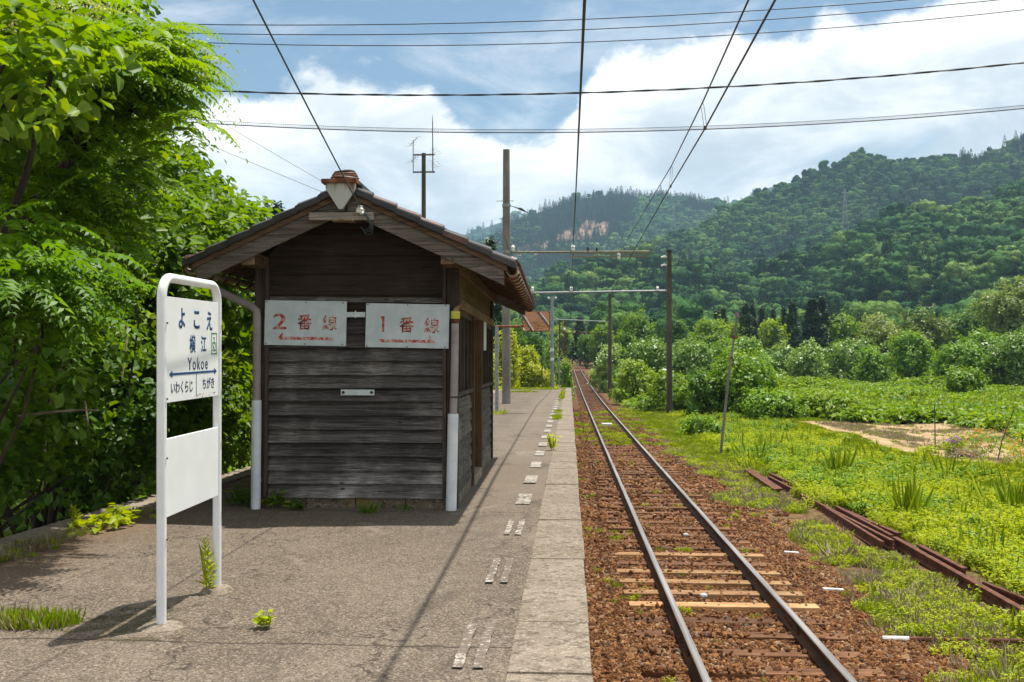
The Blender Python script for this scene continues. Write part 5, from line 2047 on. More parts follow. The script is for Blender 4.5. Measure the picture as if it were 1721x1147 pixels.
def lobe_points(r, lobes, n, inner=0.55):
    """points through the outer shell of a set of ellipsoids, with the outward direction"""
    vol = np.array([a[3] * a[4] + a[4] * a[5] + a[3] * a[5] for a in lobes])
    k = r.choice(len(lobes), n, p=vol / vol.sum())
    Lb = np.array(lobes)[k]
    d = unit(r.normal(size=(n, 3)))
    rad = inner + (1 - inner) * r.random(n) ** 0.6
    wob = 1 + 0.35 * (fbm(d[:, 0] * 2.3 + k * 7.1, d[:, 1] * 2.3 + d[:, 2] * 1.7, 3, 17) - 0.5) * 2
    P = Lb[:, :3] + d * Lb[:, 3:6] * (rad * wob)[:, None]
    return P, unit(d / Lb[:, 3:6])


def shoots(lv, lobes, n, per, leaf, spread, up=0.5, aspect=0.62, zmin=None, inner=0.55, tone_k=0.5, flat=0.5):
    """leafy shoots: clusters of leaves set along a short twig that points outward and up"""
    r = lv.r
    P, O = lobe_points(r, lobes, n, inner)
    if zmin is not None:
        P[:, 2] = np.maximum(P[:, 2], zmin + r.random(n) * 0.15)
    D = unit(O + np.array([0, 0, up]) + r.normal(size=(n, 3)) * 0.45)
    ct = r.random(n)
    i = np.repeat(np.arange(n), per)
    m = n * per
    t = r.random(m)
    ang = r.random(m) * 2 * PI
    a = unit(np.cross(D, unit(r.normal(size=(n, 3)))))
    b = np.cross(D, a)
    side = a[i] * np.cos(ang)[:, None] + b[i] * np.sin(ang)[:, None]
    pos = P[i] + D[i] * (t * spread)[:, None] + side * (spread * 0.12)
    ld = unit(side + D[i] * 0.5 + np.array([0, 0, -0.25]) + r.normal(size=(m, 3)) * 0.2)
    nm = unit(np.array([0, 0, 1.0]) * (0.6 + flat) + D[i] * 0.4 + O[i] * 0.45 + r.normal(size=(m, 3)) * 0.45)
    L = leaf * r.uniform(0.55, 1.2, m)
    tone = np.clip(tone_k * ct[i] + (1 - tone_k) * r.random(m), 0, 1)
    lv.add(pos, ld, nm, L, L * aspect * r.uniform(0.85, 1.15, m), tone)


def fronds(lv, base, dirs, length, pairs=11, leaflet=0.12, droop=0.5, tone=None, aspect=0.33):
    """pinnate leaves: leaflets in pairs along an arching midrib"""
    r = lv.r
    n = len(base)
    dirs = unit(dirs)
    up = np.array([0, 0, 1.0])
    side = unit(np.cross(dirs, up))
    ln = length * r.uniform(0.75, 1.2, n)
    t = np.repeat(np.linspace(0.12, 1.0, pairs)[None], n, 0)
    tn = r.random(n) if tone is None else tone
    dr = droop * r.uniform(0.6, 1.4, n)
    mid = base[:, None, :] + dirs[:, None, :] * (t * ln[:, None])[..., None] - up * ((t ** 2) * (ln * dr)[:, None])[..., None]
    tan = unit(dirs[:, None, :] - up * (2 * t * dr[:, None])[..., None])
    nrm = unit(np.cross(np.repeat(side[:, None], pairs, 1), tan))
    nrm = np.where(nrm[..., 2:3] < 0, -nrm, nrm)
    size = leaflet * np.sin(np.clip(t * 0.8 + 0.22, 0, 1) * PI) ** 0.6 * 1.0
    for s in (-1, 1):
        d = unit(side[:, None] * s + tan * 0.45 - up * 0.12 + r.normal(size=mid.shape) * 0.07)
        L = size * r.uniform(0.85, 1.15, size.shape)
        lv.add(mid.reshape(-1, 3), d.reshape(-1, 3), (nrm + r.normal(size=mid.shape) * 0.12).reshape(-1, 3), L.ravel(), (L * aspect).ravel(), np.clip(np.repeat(tn[:, None], pairs, 1) * 0.7 + 0.3 * r.random(size.shape), 0, 1).ravel())
    # the leaflet at the tip, and the midrib itself as a thin blade
    lv.add(mid[:, -1], tan[:, -1], nrm[:, -1], np.full(n, leaflet * 0.5), np.full(n, leaflet * 0.18), tn)
    lv.add(base, unit(mid[:, -1] - base + up * (ln * dr * 0.35)[:, None]), nrm[:, 0], ln * 0.95, np.full(n, 0.012), np.full(n, 0.3))


def limb_path(r, a, b, bend=0.15, n=6):
    a, b = np.array(a, float), np.array(b, float)
    off = r.normal(size=3) * np.linalg.norm(b - a) * bend
    off[2] = abs(off[2]) * 0.5
    return [tuple(a + (b - a) * t + off * math.sin(PI * t)) for t in np.linspace(0, 1, n)]


def plant(name, label, cat, loc, crown_mesh, limbs=None, mat_limb='bark', group=None, crown_name='crown', limb_name='trunk', rotz=0, scale=1.0, extra=None):
    o = empty(name, loc, label, cat, group, (0, 0, rotz))
    o.scale = (scale,) * 3 if not hasattr(scale, '__len__') else scale
    crown_mesh.name = crown_name
    c = bpy.data.objects.new(crown_name, crown_mesh)
    C.objects.link(c)
    c.parent = o
    if limbs:
        mb = MB()
        for pts, r0, r1 in limbs:
            mb.tube(pts, list(np.linspace(r0, r1, len(pts))), 7)
        mb.build(limb_name, M[mat_limb], o, smooth=True)
    for nm, me in (extra or []):
        e = bpy.data.objects.new(nm, me)
        C.objects.link(e)
        e.parent = o
    return o


LZ = lambda Y: GROUND - 0.25 - float(drop(Y))      # land left of the platform


def local(p, o):
    return (p.x - o[0], p.y - o[1], p.z - o[2])


# ---------------------------------------------------------------- left of the platform
def frond_tree():
    """the pinnate tree that leans out over the kerb"""
    lv = Leaves(11)
    r = lv.r
    base = np.array([-8.3, 10.2, LZ(10)])
    limbs, tips = [], []
    fork = at(125, 262, 9.8)
    root = Vector(base)
    limbs.append(([tuple(root - Vector(base)), tuple((root.lerp(fork, 0.5) + Vector((-0.25, 0, 0.15))) - Vector(base)), tuple(fork - Vector(base))], 0.13, 0.07))
    ends = [(240, 165, 8.8), (180, 178, 8.6), (140, 120, 9.2), (155, 70, 9.4), (60, 150, 8.4), (30, 60, 9.0), (100, 35, 9.8), (190, 100, 9.8), (245, 125, 9.2), (205, 150, 9.6), (150, 50, 10.3), (-30, 110, 8.5), (10, 20, 9.2), (75, 95, 8.1)]
    for u, v, Y in ends:
        e = at(u, v, Y)
        pth = limb_path(r, tuple(fork - Vector(base)), tuple(e - Vector(base)), 0.10)
        limbs.append((pth, 0.050, 0.016))
        tips.append(np.array(e - Vector(base)))
        mid = np.array(pth[4])
        tips.append(mid)
    tips = np.array(tips)
    # fronds radiate from each tip; many go outward to the right where the light is
    n = 360
    k = r.choice(len(tips), n)
    bs = tips[k] + r.normal(size=(n, 3)) * np.array([0.28, 0.35, 0.22])
    az = r.random(n) * 2 * PI
    d = np.stack([np.cos(az) + 0.35, np.sin(az) * 0.9 - 0.15, r.uniform(0.0, 0.65, n)], -1)
    fronds(lv, bs, d, 0.58, 13, 0.135, 0.66, aspect=0.34)
    # the long sprays at the end of the outer limb
    for (u, v, Y, nn) in ((232, 135, 8.8, 26), (252, 112, 9.1, 22), (200, 98, 9.5, 20), (180, 80, 9.3, 26), (170, 120, 8.7, 26)):
        c = np.array(at(u, v, Y) - Vector(base))
        az = r.uniform(-1.0, 1.0, nn)
        d = np.stack([np.cos(az), np.sin(az), r.uniform(0.1, 0.8, nn)], -1)
        fronds(lv, c + r.normal(size=(nn, 3)) * np.array([0.16, 0.3, 0.16]), d, 0.66, 15, 0.14, 0.62, aspect=0.32)
    # cream blossom panicles
    fl = Leaves(12)
    for (u, v, Y) in ((205, 40, 9.6), (78, 32, 9.0), (40, 45, 8.6), (150, 20, 9.6), (270, 90, 9.3), (335, 95, 9.3), (110, 50, 8.8), (170, 8, 9.5), (60, 20, 9.2), (320, 118, 9.1), (90, 15, 9.5), (20, 25, 8.9)):
        c = np.array(at(u, v, Y) - Vector(base))
        m = 130
        pp = c + r.normal(size=(m, 3)) * np.array([0.11, 0.11, 0.06])
        fl.add(pp, unit(r.normal(size=(m, 3)) + np.array([0, 0, 0.8])), unit(r.normal(size=(m, 3)) + np.array([0, 0, 1.0])), np.full(m, 0.028), np.full(m, 0.024), r.random(m))
    return plant('feather_leaved_tree', 'tree with feathery pinnate leaves and cream blossom leaning over the kerb, top left', 'tree', tuple(base), lv.mesh('crown', M['leaf_frond'], cheap=True), limbs, extra=[('blossom', fl.mesh('blossom', M['flower_cream'], cheap=True))])


frond_tree()


def sumac(name, label, loc, pts, n, seed, length=0.55, leaflet=0.12, mat='leaf_frond'):
    lv = Leaves(seed)
    lv.org = loc if seed != 21 else None
    r = lv.r
    base = Vector(loc)
    limbs = []
    for (u, v, Y) in pts:
        e = at(u, v, Y) - base
        limbs.append((limb_path(r, (0, 0, 0), tuple(e), 0.12), 0.020, 0.008))
        az = r.random(n) * 2 * PI
        d = np.stack([np.cos(az) + 0.7, np.sin(az) * 0.8 - 0.2, r.uniform(-0.1, 0.55, n)], -1)
        fronds(lv, np.array(e) + r.normal(size=(n, 3)) * np.array([0.14, 0.18, 0.14]), d, length, 11, leaflet, 0.62, aspect=0.36)
    return plant(name, label, 'shrub', loc, lv.mesh('foliage', M[mat], cheap=True), limbs, crown_name='foliage', limb_name='stems')


sumac('feather_leaved_shrub', 'shrub with drooping bright feathery leaves left of the name sign', (-6.6, 8.6, LZ(8.6)),
      [(10, 425, 7.0), (70, 445, 7.2), (110, 470, 7.4), (40, 485, 7.0), (90, 520, 7.2), (0, 530, 7.0), (140, 500, 7.6), (-50, 465, 6.8), (60, 408, 7.5), (120, 440, 7.7), (30, 455, 6.8)], 15, 21)
sumac('feather_leaved_shrub', 'shaded shrub of dull feathery leaves behind the drooping bright one', (-7.6, 9.6, LZ(9.6)),
      [(60, 330, 9.0), (140, 300, 9.2), (110, 370, 9.0), (180, 350, 9.4), (20, 290, 9.0), (200, 400, 9.4), (230, 300, 9.8), (-30, 350, 8.8)], 16, 22, 0.6, 0.13, 'leaf_frond')


def broad(name, label, cat, loc, lobes, n, per, leaf, seed, mat='leaf_broad', spread=0.35, group=None, up=0.5, limbs=True, zmin=-0.2, aspect=0.66, cheap=False, inner=0.55, crown_name='crown', bark='bark', trunk=0.07):
    lv = Leaves(seed)
    lv.org = loc
    shoots(lv, lobes, n, per, leaf, spread, up, aspect, zmin, inner)
    lb = None
    if limbs:
        lb = []
        for q in lobes[:9]:
            lb.append((limb_path(lv.r, (lv.r.uniform(-0.1, 0.1), lv.r.uniform(-0.1, 0.1), -0.1), tuple(q[:3]), 0.12), trunk, trunk * 0.25))
    return plant(name, label, cat, loc, lv.mesh('crown', M[mat], cheap), lb, bark, group, crown_name)


def lobe_px(loc, items):
    """lobes given as a point measured on the photograph, a distance and radii"""
    out = []
    for (u, v, Y, rx, ry, rz) in items:
        p = at(u, v, Y)
        out.append((p.x - loc[0], p.y - loc[1], p.z - loc[2], rx, ry, rz))
    return out


# big broad-leaved tree that fills the middle of the left side, down to the hut roof
l = (-7.6, 14.0, LZ(14))
broad('broadleaf_tree', 'broad-leaved tree with big glossy leaves between the name sign and the hut roof', 'tree', l,
      lobe_px(l, [(265, 345, 15.5, 1.0, 1.1, 0.65), (335, 385, 14.4, 0.65, 0.9, 0.45), (315, 430, 13.2, 0.9, 1.0, 0.6), (215, 330, 15.6, 1.2, 1.2, 0.9), (235, 450, 12.8, 1.0, 1.0, 0.7), (370, 420, 14.2, 0.45, 0.8, 0.35), (170, 400, 14.2, 1.0, 1.0, 0.8), (150, 270, 16.0, 1.3, 1.2, 1.0), (205, 290, 16.8, 0.7, 0.8, 0.6), (290, 480, 12.6, 0.7, 0.8, 0.5)]),
      1250, 9, 0.17, 31, spread=0.36)
l = (-6.9, 16.5, LZ(16.5))
broad('broadleaf_tree', 'bushy tree with pale new leaves rising just left of the hut roof', 'tree', l,
      lobe_px(l, [(360, 395, 16, 0.8, 0.9, 0.45), (400, 405, 16.5, 0.45, 0.8, 0.35), (330, 440, 15.5, 0.9, 1.0, 0.7), (385, 480, 15.5, 0.6, 1.0, 0.7), (310, 355, 16.5, 0.7, 0.9, 0.45), (425, 378, 18, 0.25, 0.5, 0.22)]),
      620, 8, 0.17, 32, mat='leaf_broad', spread=0.34)
# the tall one at the upper left, partly behind the feathery tree
l = (-11.0, 11.5, LZ(11.5))
broad('broadleaf_tree', 'tall dense tree filling the top left corner behind the feathery leaves', 'tree', l,
      lobe_px(l, [(40, 130, 11.5, 1.3, 1.3, 1.2), (-40, 60, 11.5, 1.3, 1.3, 1.1), (90, 20, 12.5, 1.1, 1.2, 0.9), (20, -30, 11.8, 1.4, 1.2, 0.9), (60, 250, 11.5, 1.3, 1.2, 1.1), (-20, 220, 11.0, 1.3, 1.2, 1.2), (150, 120, 13.0, 1.0, 1.0, 0.9), (120, -20, 13, 0.6, 1.0, 0.5)]),
      1000, 8, 0.16, 33, spread=0.36, trunk=0.12)
l = (-6.4, 6.6, LZ(6.6))
broad('broadleaf_shrub', 'near shrub with large round leaves at the left edge of the photo', 'shrub', l,
      lobe_px(l, [(10, 100, 7.2, 0.45, 0.6, 0.35), (90, 110, 7.6, 0.35, 0.5, 0.3), (30, 160, 7.4, 0.35, 0.5, 0.25), (120, 130, 7.8, 0.25, 0.4, 0.2), (-40, 160, 7.0, 0.5, 0.5, 0.5)]),
      120, 8, 0.15, 34, spread=0.3)
# shaded growth below, against the kerb
for i, (loc, items, n, lb, mt, lf) in enumerate([
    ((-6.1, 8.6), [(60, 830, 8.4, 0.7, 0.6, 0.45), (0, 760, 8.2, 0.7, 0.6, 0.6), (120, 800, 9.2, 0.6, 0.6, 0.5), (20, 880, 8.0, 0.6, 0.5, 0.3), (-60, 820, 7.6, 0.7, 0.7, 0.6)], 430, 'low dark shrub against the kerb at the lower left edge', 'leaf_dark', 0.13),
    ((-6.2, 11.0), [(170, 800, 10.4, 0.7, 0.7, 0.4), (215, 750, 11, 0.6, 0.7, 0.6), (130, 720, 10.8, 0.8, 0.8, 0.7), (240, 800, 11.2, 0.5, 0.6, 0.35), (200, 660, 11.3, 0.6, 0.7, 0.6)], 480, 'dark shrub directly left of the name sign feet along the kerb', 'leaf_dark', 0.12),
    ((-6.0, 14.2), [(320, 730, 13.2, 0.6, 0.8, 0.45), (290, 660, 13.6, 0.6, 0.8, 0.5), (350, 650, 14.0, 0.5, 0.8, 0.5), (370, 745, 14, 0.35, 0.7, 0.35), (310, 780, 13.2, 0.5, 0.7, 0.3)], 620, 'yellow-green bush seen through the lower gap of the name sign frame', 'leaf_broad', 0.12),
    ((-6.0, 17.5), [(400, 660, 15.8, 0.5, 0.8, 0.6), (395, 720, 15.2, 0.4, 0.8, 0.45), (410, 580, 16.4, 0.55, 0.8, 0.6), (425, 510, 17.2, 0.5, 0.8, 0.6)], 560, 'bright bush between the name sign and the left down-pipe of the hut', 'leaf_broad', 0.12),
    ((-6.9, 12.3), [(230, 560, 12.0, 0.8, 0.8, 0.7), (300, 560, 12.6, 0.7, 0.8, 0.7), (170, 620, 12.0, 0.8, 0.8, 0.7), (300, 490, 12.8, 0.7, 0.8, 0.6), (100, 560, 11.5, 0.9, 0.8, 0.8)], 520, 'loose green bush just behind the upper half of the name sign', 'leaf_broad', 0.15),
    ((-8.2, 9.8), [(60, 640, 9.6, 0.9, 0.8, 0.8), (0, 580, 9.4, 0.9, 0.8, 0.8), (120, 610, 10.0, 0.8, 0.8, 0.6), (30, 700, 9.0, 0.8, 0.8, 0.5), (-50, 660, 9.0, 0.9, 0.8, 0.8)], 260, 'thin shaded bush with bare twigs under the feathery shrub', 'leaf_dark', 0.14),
]):
    l = (loc[0], loc[1], LZ(loc[1]))
    broad('kerbside_bush', lb, 'bush', l, lobe_px(l, items), n, 9, lf, 50 + i, mat=mt, spread=0.28, crown_name='foliage', trunk=0.03, zmin=0.0)
# backing trees farther from the platform
for i, (loc, items, n, lb, mt) in enumerate([
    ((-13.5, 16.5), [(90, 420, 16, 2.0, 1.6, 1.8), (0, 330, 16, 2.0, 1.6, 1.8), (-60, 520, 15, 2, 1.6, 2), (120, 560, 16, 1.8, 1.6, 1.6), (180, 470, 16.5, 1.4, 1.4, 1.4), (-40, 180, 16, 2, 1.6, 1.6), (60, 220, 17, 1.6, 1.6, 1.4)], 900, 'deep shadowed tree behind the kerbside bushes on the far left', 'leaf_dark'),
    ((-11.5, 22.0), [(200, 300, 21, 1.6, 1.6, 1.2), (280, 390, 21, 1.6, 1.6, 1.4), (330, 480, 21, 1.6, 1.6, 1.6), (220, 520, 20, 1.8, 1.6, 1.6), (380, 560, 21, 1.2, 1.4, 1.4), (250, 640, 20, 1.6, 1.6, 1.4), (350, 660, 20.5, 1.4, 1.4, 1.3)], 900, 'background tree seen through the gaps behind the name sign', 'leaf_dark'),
]):
    l = (loc[0], loc[1], LZ(loc[1]))
    broad('background_tree', lb, 'tree', l, lobe_px(l, items), n, 8, 0.22, 70 + i, mat=mt, spread=0.5, trunk=0.14)
# bare twigs in the shade belong to the thin bush
thin = next(o for o in bpy.data.objects if o.get('label', '').startswith('thin shaded bush'))
for (pa, pb) in (((30, 700, 8.6), (165, 690, 8.6)), ((75, 760, 9), (110, 600, 9.2)), ((150, 760, 9.8), (135, 640, 10)), ((215, 545, 10.5), (205, 640, 10.2)), ((160, 460, 10.5), (240, 380, 10.5))):
    a, b = at(*pa) - thin.location, at(*pb) - thin.location
    mb = MB()
    mb.tube(limb_path(np.random.default_rng(int(pa[0])), tuple(a), tuple(b), 0.06), [0.014, 0.013, 0.012, 0.010, 0.008, 0.006], 5)
    mb.build('bare_twig', M['dead_stem'], thin, smooth=True)

# ---------------------------------------------------------------- right of the track: bushes, vines and trees
def far_plant(u0, u1, vt, vb, Y, seed, label, mat, name='vine_covered_bush', cat='bush', leaf=0.15, dens=1.0, nl=6, kind='lump', group=None, base=None):
    """a plant whose foot and spread were measured on the photograph"""
    r = np.random.default_rng(seed)
    c = at((u0 + u1) / 2, vb, Y)
    zb = float(ground_z(np.array([c.x]), np.array([Y]))[0]) if base is None else base
    w = (u1 - u0) / FPX * Y
    top = at((u0 + u1) / 2, vt, Y).z
    h = max(top - zb, 0.6)
    lobes = []
    if kind == 'lump':
        # a dome of growth with bulges all over it
        lobes.append((0, 0, h * 0.34, w * 0.44, w * 0.44, h * 0.56))
        for i in range(3 * nl + 4):
            a = r.uniform(0, 2 * PI)
            e = r.uniform(0.15, 1.0)
            q = r.uniform(0.14, 0.24)
            ce = math.sqrt(1 - e * e * 0.8)
            lobes.append((math.cos(a) * w * 0.36 * ce, math.sin(a) * w * 0.36 * ce, h * (0.28 + 0.52 * e), w * q, w * q, max(h * q * 0.85, 0.3)))
        # ragged shoulders where it runs out over the ground
        for i in range(nl + 4):
            a = r.uniform(0, 2 * PI)
            q = r.uniform(0.10, 0.20)
            d_ = r.uniform(0.36, 0.60)
            lobes.append((math.cos(a) * w * d_, math.sin(a) * w * d_, h * r.uniform(0.08, 0.26), w * q, w * q, h * r.uniform(0.12, 0.22)))
    elif kind == 'row':
        for i in range(nl):
            fx = (i + 0.5) / nl - 0.5 if nl > 1 else 0
            hh = h * (1 - 1.5 * fx * fx) * r.uniform(0.72, 1.0)
            rx = w / nl * r.uniform(0.8, 1.15)
            rz = hh * r.uniform(0.34, 0.46)
            lobes.append((fx * w * 0.86, r.uniform(-0.22, 0.22) * w, hh - rz, rx, rx * 1.2, rz))
            lobes.append((fx * w * 0.86 + r.uniform(-0.1, 0.1) * w, r.uniform(-0.3, 0.1) * w, hh * 0.38, rx * 1.15, rx * 1.2, hh * 0.40))
    elif kind == 'round':
        for i in range(nl):
            a = 2 * PI * i / nl + r.uniform(-0.3, 0.3)
            k = r.uniform(0.1, 0.32)
            lobes.append((math.cos(a) * w * k, math.sin(a) * w * k, h * r.uniform(0.42, 0.80), w * r.uniform(0.17, 0.27), w * r.uniform(0.17, 0.27), h * r.uniform(0.14, 0.22)))
        lobes.append((0, 0, h * 0.5, w * 0.36, w * 0.36, h * 0.36))
        lobes.append((0, 0, h * 0.80, w * 0.22, w * 0.22, h * 0.19))
    area = sum(a[3] * a[5] + a[3] * a[4] for a in lobes)
    n = int(np.clip(area / (leaf * leaf) * 0.85 * dens, 80, 3000))
    lv = Leaves(seed)
    m = n * 2
    P, O = lobe_points(lv.r, [(a[0], a[1], a[2], a[3] * 0.86, a[4] * 0.86, a[5] * 0.86) for a in lobes], m, 0.7)
    P[:, 2] = np.maximum(P[:, 2], 0.02)
    Lc = leaf * lv.r.uniform(1.3, 2.4, m)
    Dc = unit(np.cross(O, lv.r.normal(size=(m, 3))))
    lv.add(P - Dc * Lc[:, None] * 0.5, Dc, unit(O + np.array([0, 0, 0.4]) + lv.r.normal(size=(m, 3)) * 0.3), Lc, Lc * 0.8, lv.r.random(m) * 0.7)
    shoots(lv, lobes, n, 7, leaf, leaf * 1.9, 0.5, 0.72, 0.02, 0.7, 0.45, 0.7)
    limbs = [(limb_path(lv.r, (0, 0, -0.2), (q[0], q[1], q[2]), 0.1), 0.03 + 0.012 * h, 0.012) for q in lobes[:6]]
    o = plant(name, label, cat, (c.x, Y, zb), lv.mesh('foliage', M[mat], cheap=Y > 26), limbs, crown_name='foliage' if cat == 'bush' else 'crown', group=group)
    return o


V = 'vine_covered_bush'
far_plant(1196, 1302, 584, 692, 50, 101, 'round bright leafy bush directly behind the leaning pole', 'leaf_vine', leaf=0.17, nl=4)
far_plant(1152, 1216, 622, 694, 50, 102, 'darker bush between the dark beam pole and the leaning pole', 'leaf_dark', leaf=0.17, nl=3)
far_plant(1250, 1342, 655, 712, 46, 103, 'low leafy hump right of the leaning pole, left one of two', 'leaf_vine', leaf=0.16, nl=4)
far_plant(1335, 1450, 662, 714, 46.5, 104, 'low leafy hump at the near edge of the field, right one of two', 'leaf_kudzu', leaf=0.16, nl=5)
far_plant(1150, 1212, 692, 737, 37, 105, 'small tangled bush on the grass at the foot of the leaning pole', 'leaf_vine', leaf=0.10, nl=5, name='small_bush', kind='row')
far_plant(1086, 1164, 624, 690, 56, 106, 'leafy bank around the foot of the dark beam pole', 'leaf_kudzu', leaf=0.17, nl=4)
far_plant(1030, 1100, 600, 672, 66, 107, 'leafy bank beside the track around the plain dark pole', 'leaf_kudzu', leaf=0.19, nl=4)
far_plant(1000, 1052, 575, 650, 88, 108, 'leafy bank beside the track beyond the plain dark pole', 'leaf_vine_pale', leaf=0.22, nl=3)
far_plant(1045, 1130, 565, 640, 84, 109, 'pale vine mound behind the leafy bank left of the dark beam pole', 'leaf_vine_pale', leaf=0.23, nl=5)
far_plant(1120, 1200, 560, 640, 92, 110, 'pale vine mound just right of the dark beam pole', 'leaf_vine_pale', leaf=0.23, nl=4)
far_plant(1190, 1290, 562, 632, 98, 111, 'pale vine mound behind the round bright bush', 'leaf_vine', leaf=0.24, nl=5)
far_plant(1283, 1340, 572, 622, 104, 112, 'vine mound with silvery leaves left of the tall dark cedar foot', 'leaf_vine_pale', leaf=0.25, nl=3)
far_plant(1325, 1392, 574, 630, 100, 113, 'whitish vine mound in the middle of the field edge', 'leaf_vine_pale', leaf=0.25, nl=4)
far_plant(1385, 1470, 560, 632, 104, 114, 'broad silvery vine mound below the olive tree', 'leaf_vine_pale', leaf=0.25, nl=5)
far_plant(1440, 1500, 577, 635, 98, 115, 'vine mound directly left of the dark vine-smothered tree', 'leaf_vine', leaf=0.24, nl=3)
far_plant(1428, 1512, 548, 622, 116, 116, 'olive-yellow small tree between silvery vines and the dark vine-smothered tree', 'leaf_olive', leaf=0.26, nl=6, kind='round', name='olive_green_tree', cat='tree')
far_plant(1486, 1582, 556, 642, 92, 117, 'dark upright tree smothered in vines at the far side of the field', 'leaf_vine', leaf=0.24, nl=6, kind='round', name='vine_smothered_tree', cat='tree', dens=1.3)
far_plant(1560, 1655, 572, 640, 88, 118, 'vine bush right of the dark vine-smothered tree', 'leaf_vine', leaf=0.23, nl=5)
far_plant(1610, 1700, 552, 640, 90, 119, 'large vine-covered heap rising near the right edge of the field', 'leaf_vine', leaf=0.23, nl=5, dens=1.1)
far_plant(1672, 1780, 540, 640, 86, 120, 'vine-covered heap cut by the right edge of the photo', 'leaf_vine_pale', leaf=0.23, nl=5)
far_plant(1590, 1650, 612, 648, 70, 121, 'low leafy clump in front of the vine heaps on the right', 'leaf_kudzu', leaf=0.2, nl=3)
# trees of the middle distance
T = 'broadleaf_tree'
far_plant(1025, 1112, 524, 600, 150, 130, 'dark rounded tree above the vines left of the dark beam pole', 'leaf_broad', T, 'tree', 0.42, 1.0, 7, 'round')
far_plant(1105, 1165, 530, 600, 160, 131, 'dark green tree directly behind the dark beam pole', 'leaf_dark', T, 'tree', 0.42, 1.0, 6, 'round')
far_plant(1150, 1225, 535, 602, 150, 132, 'green tree between the beam pole and the leaning pole top', 'leaf_broad', T, 'tree', 0.42, 1.0, 7, 'round')
far_plant(1210, 1275, 540, 600, 165, 133, 'mid-green tree behind the tip of the leaning pole', 'leaf_broad', T, 'tree', 0.42, 1.0, 6, 'round')
far_plant(1265, 1330, 535, 598, 160, 134, 'bushy tree between the two pairs of dark cedars', 'leaf_broad', T, 'tree', 0.42, 1.0, 6, 'round')
far_plant(1380, 1450, 528, 600, 150, 135, 'round green tree immediately right of the tallest dark cedar', 'leaf_broad', T, 'tree', 0.42, 1.0, 6, 'round')
far_plant(1440, 1520, 526, 592, 170, 136, 'pale green tree behind the olive-yellow small tree', 'leaf_willow', T, 'tree', 0.45, 1.0, 6, 'round')
far_plant(1510, 1600, 514, 592, 150, 137, 'wide olive-brown tree left of the tall pale willow', 'leaf_olive', 'olive_green_tree', 'tree', 0.42, 1.1, 8, 'round')
far_plant(1585, 1665, 520, 592, 155, 138, 'dark olive tree under the tall pale willow', 'leaf_dark', 'olive_green_tree', 'tree', 0.42, 1.0, 7, 'round')
far_plant(1640, 1790, 466, 600, 135, 139, 'tall pale willow-like tree at the right edge of the photo', 'leaf_willow', 'willow_tree', 'tree', 0.36, 1.2, 9, 'round')
far_plant(962, 1012, 560, 610, 190, 140, 'dark tree where the track bends out of sight', 'leaf_dark', T, 'tree', 0.5, 1.0, 6, 'round')
far_plant(985, 1035, 540, 606, 185, 141, 'green tree on the right where the track bends out of sight', 'leaf_broad', T, 'tree', 0.5, 1.0, 6, 'round')
far_plant(915, 968, 545, 606, 230, 142, 'green tree closing the view at the end of the track', 'leaf_broad', T, 'tree', 0.55, 1.0, 6, 'round')
# left of the track, past the end of the platform
far_plant(858, 905, 575, 655, 72, 150, 'bright yellow-green bush right behind the tall concrete pole', 'leaf_yellow', 'yellow_green_bush', 'bush', 0.17, 1.2, 4)
far_plant(828, 872, 545, 658, 68, 151, 'bright yellow-green bush between the mirror post and the tall concrete pole', 'leaf_yellow', 'yellow_green_bush', 'bush', 0.17, 1.2, 4)
far_plant(880, 930, 610, 660, 71, 152, 'low yellow-green bush at the end of the platform', 'leaf_yellow', 'yellow_green_bush', 'bush', 0.15, 1.2, 4)
far_plant(885, 915, 560, 640, 100, 153, 'dark pointed tree under the platform mirror', 'leaf_dark', T, 'tree', 0.3, 1.0, 6, 'round')
far_plant(905, 946, 570, 640, 110, 154, 'pale green tree left of the rusty lattice mast', 'leaf_vine_pale', T, 'tree', 0.3, 1.0, 6, 'round')
far_plant(840, 895, 535, 650, 105, 155, 'tall green tree behind the tall concrete pole', 'leaf_broad', T, 'tree', 0.32, 1.0, 7, 'round')
far_plant(932, 962, 600, 650, 80, 156, 'leafy clump round the foot of the rusty lattice mast', 'leaf_vine', V, 'bush', 0.2, 1.0, 3)
far_plant(700, 830, 560, 660, 60, 157, 'bush behind the hut seen past its track-side corner', 'leaf_yellow', 'yellow_green_bush', 'bush', 0.2, 1.0, 5)


# cedars: spires of drooping sprays
def cedar_mesh(seed, h=14.0, w=4.6, n=950, leaf=0.7):
    lv = Leaves(seed)
    r = lv.r
    t = r.random(n) ** 0.8
    z = h * (0.08 + 0.92 * t)
    rad = w / 2 * (1 - t) ** 0.75 * (0.75 + 0.25 * np.sin(t * 34 + r.random(n)))
    a = r.random(n) * 2 * PI
    k = 0.55 + 0.45 * r.random(n)
    P = np.stack([np.cos(a) * rad * k, np.sin(a) * rad * k, z], -1)
    O = np.stack([np.cos(a), np.sin(a), np.full(n, 0.15)], -1)
    for q in range(4):
        D = unit(O + r.normal(size=(n, 3)) * 0.4 - np.array([0, 0, 0.25]))
        N = unit(np.array([0, 0, 0.8]) + O * 0.6 + r.normal(size=(n, 3)) * 0.4)
        L = leaf * r.uniform(0.6, 1.1, n) * (1.15 - 0.6 * t)
        lv.add(P + r.normal(size=(n, 3)) * 0.12, D, N, L, L * 0.42, r.random(n))
    return lv


cm = [cedar_mesh(200 + i).mesh('crown', M['leaf_cedar'], cheap=True) for i in range(3)]


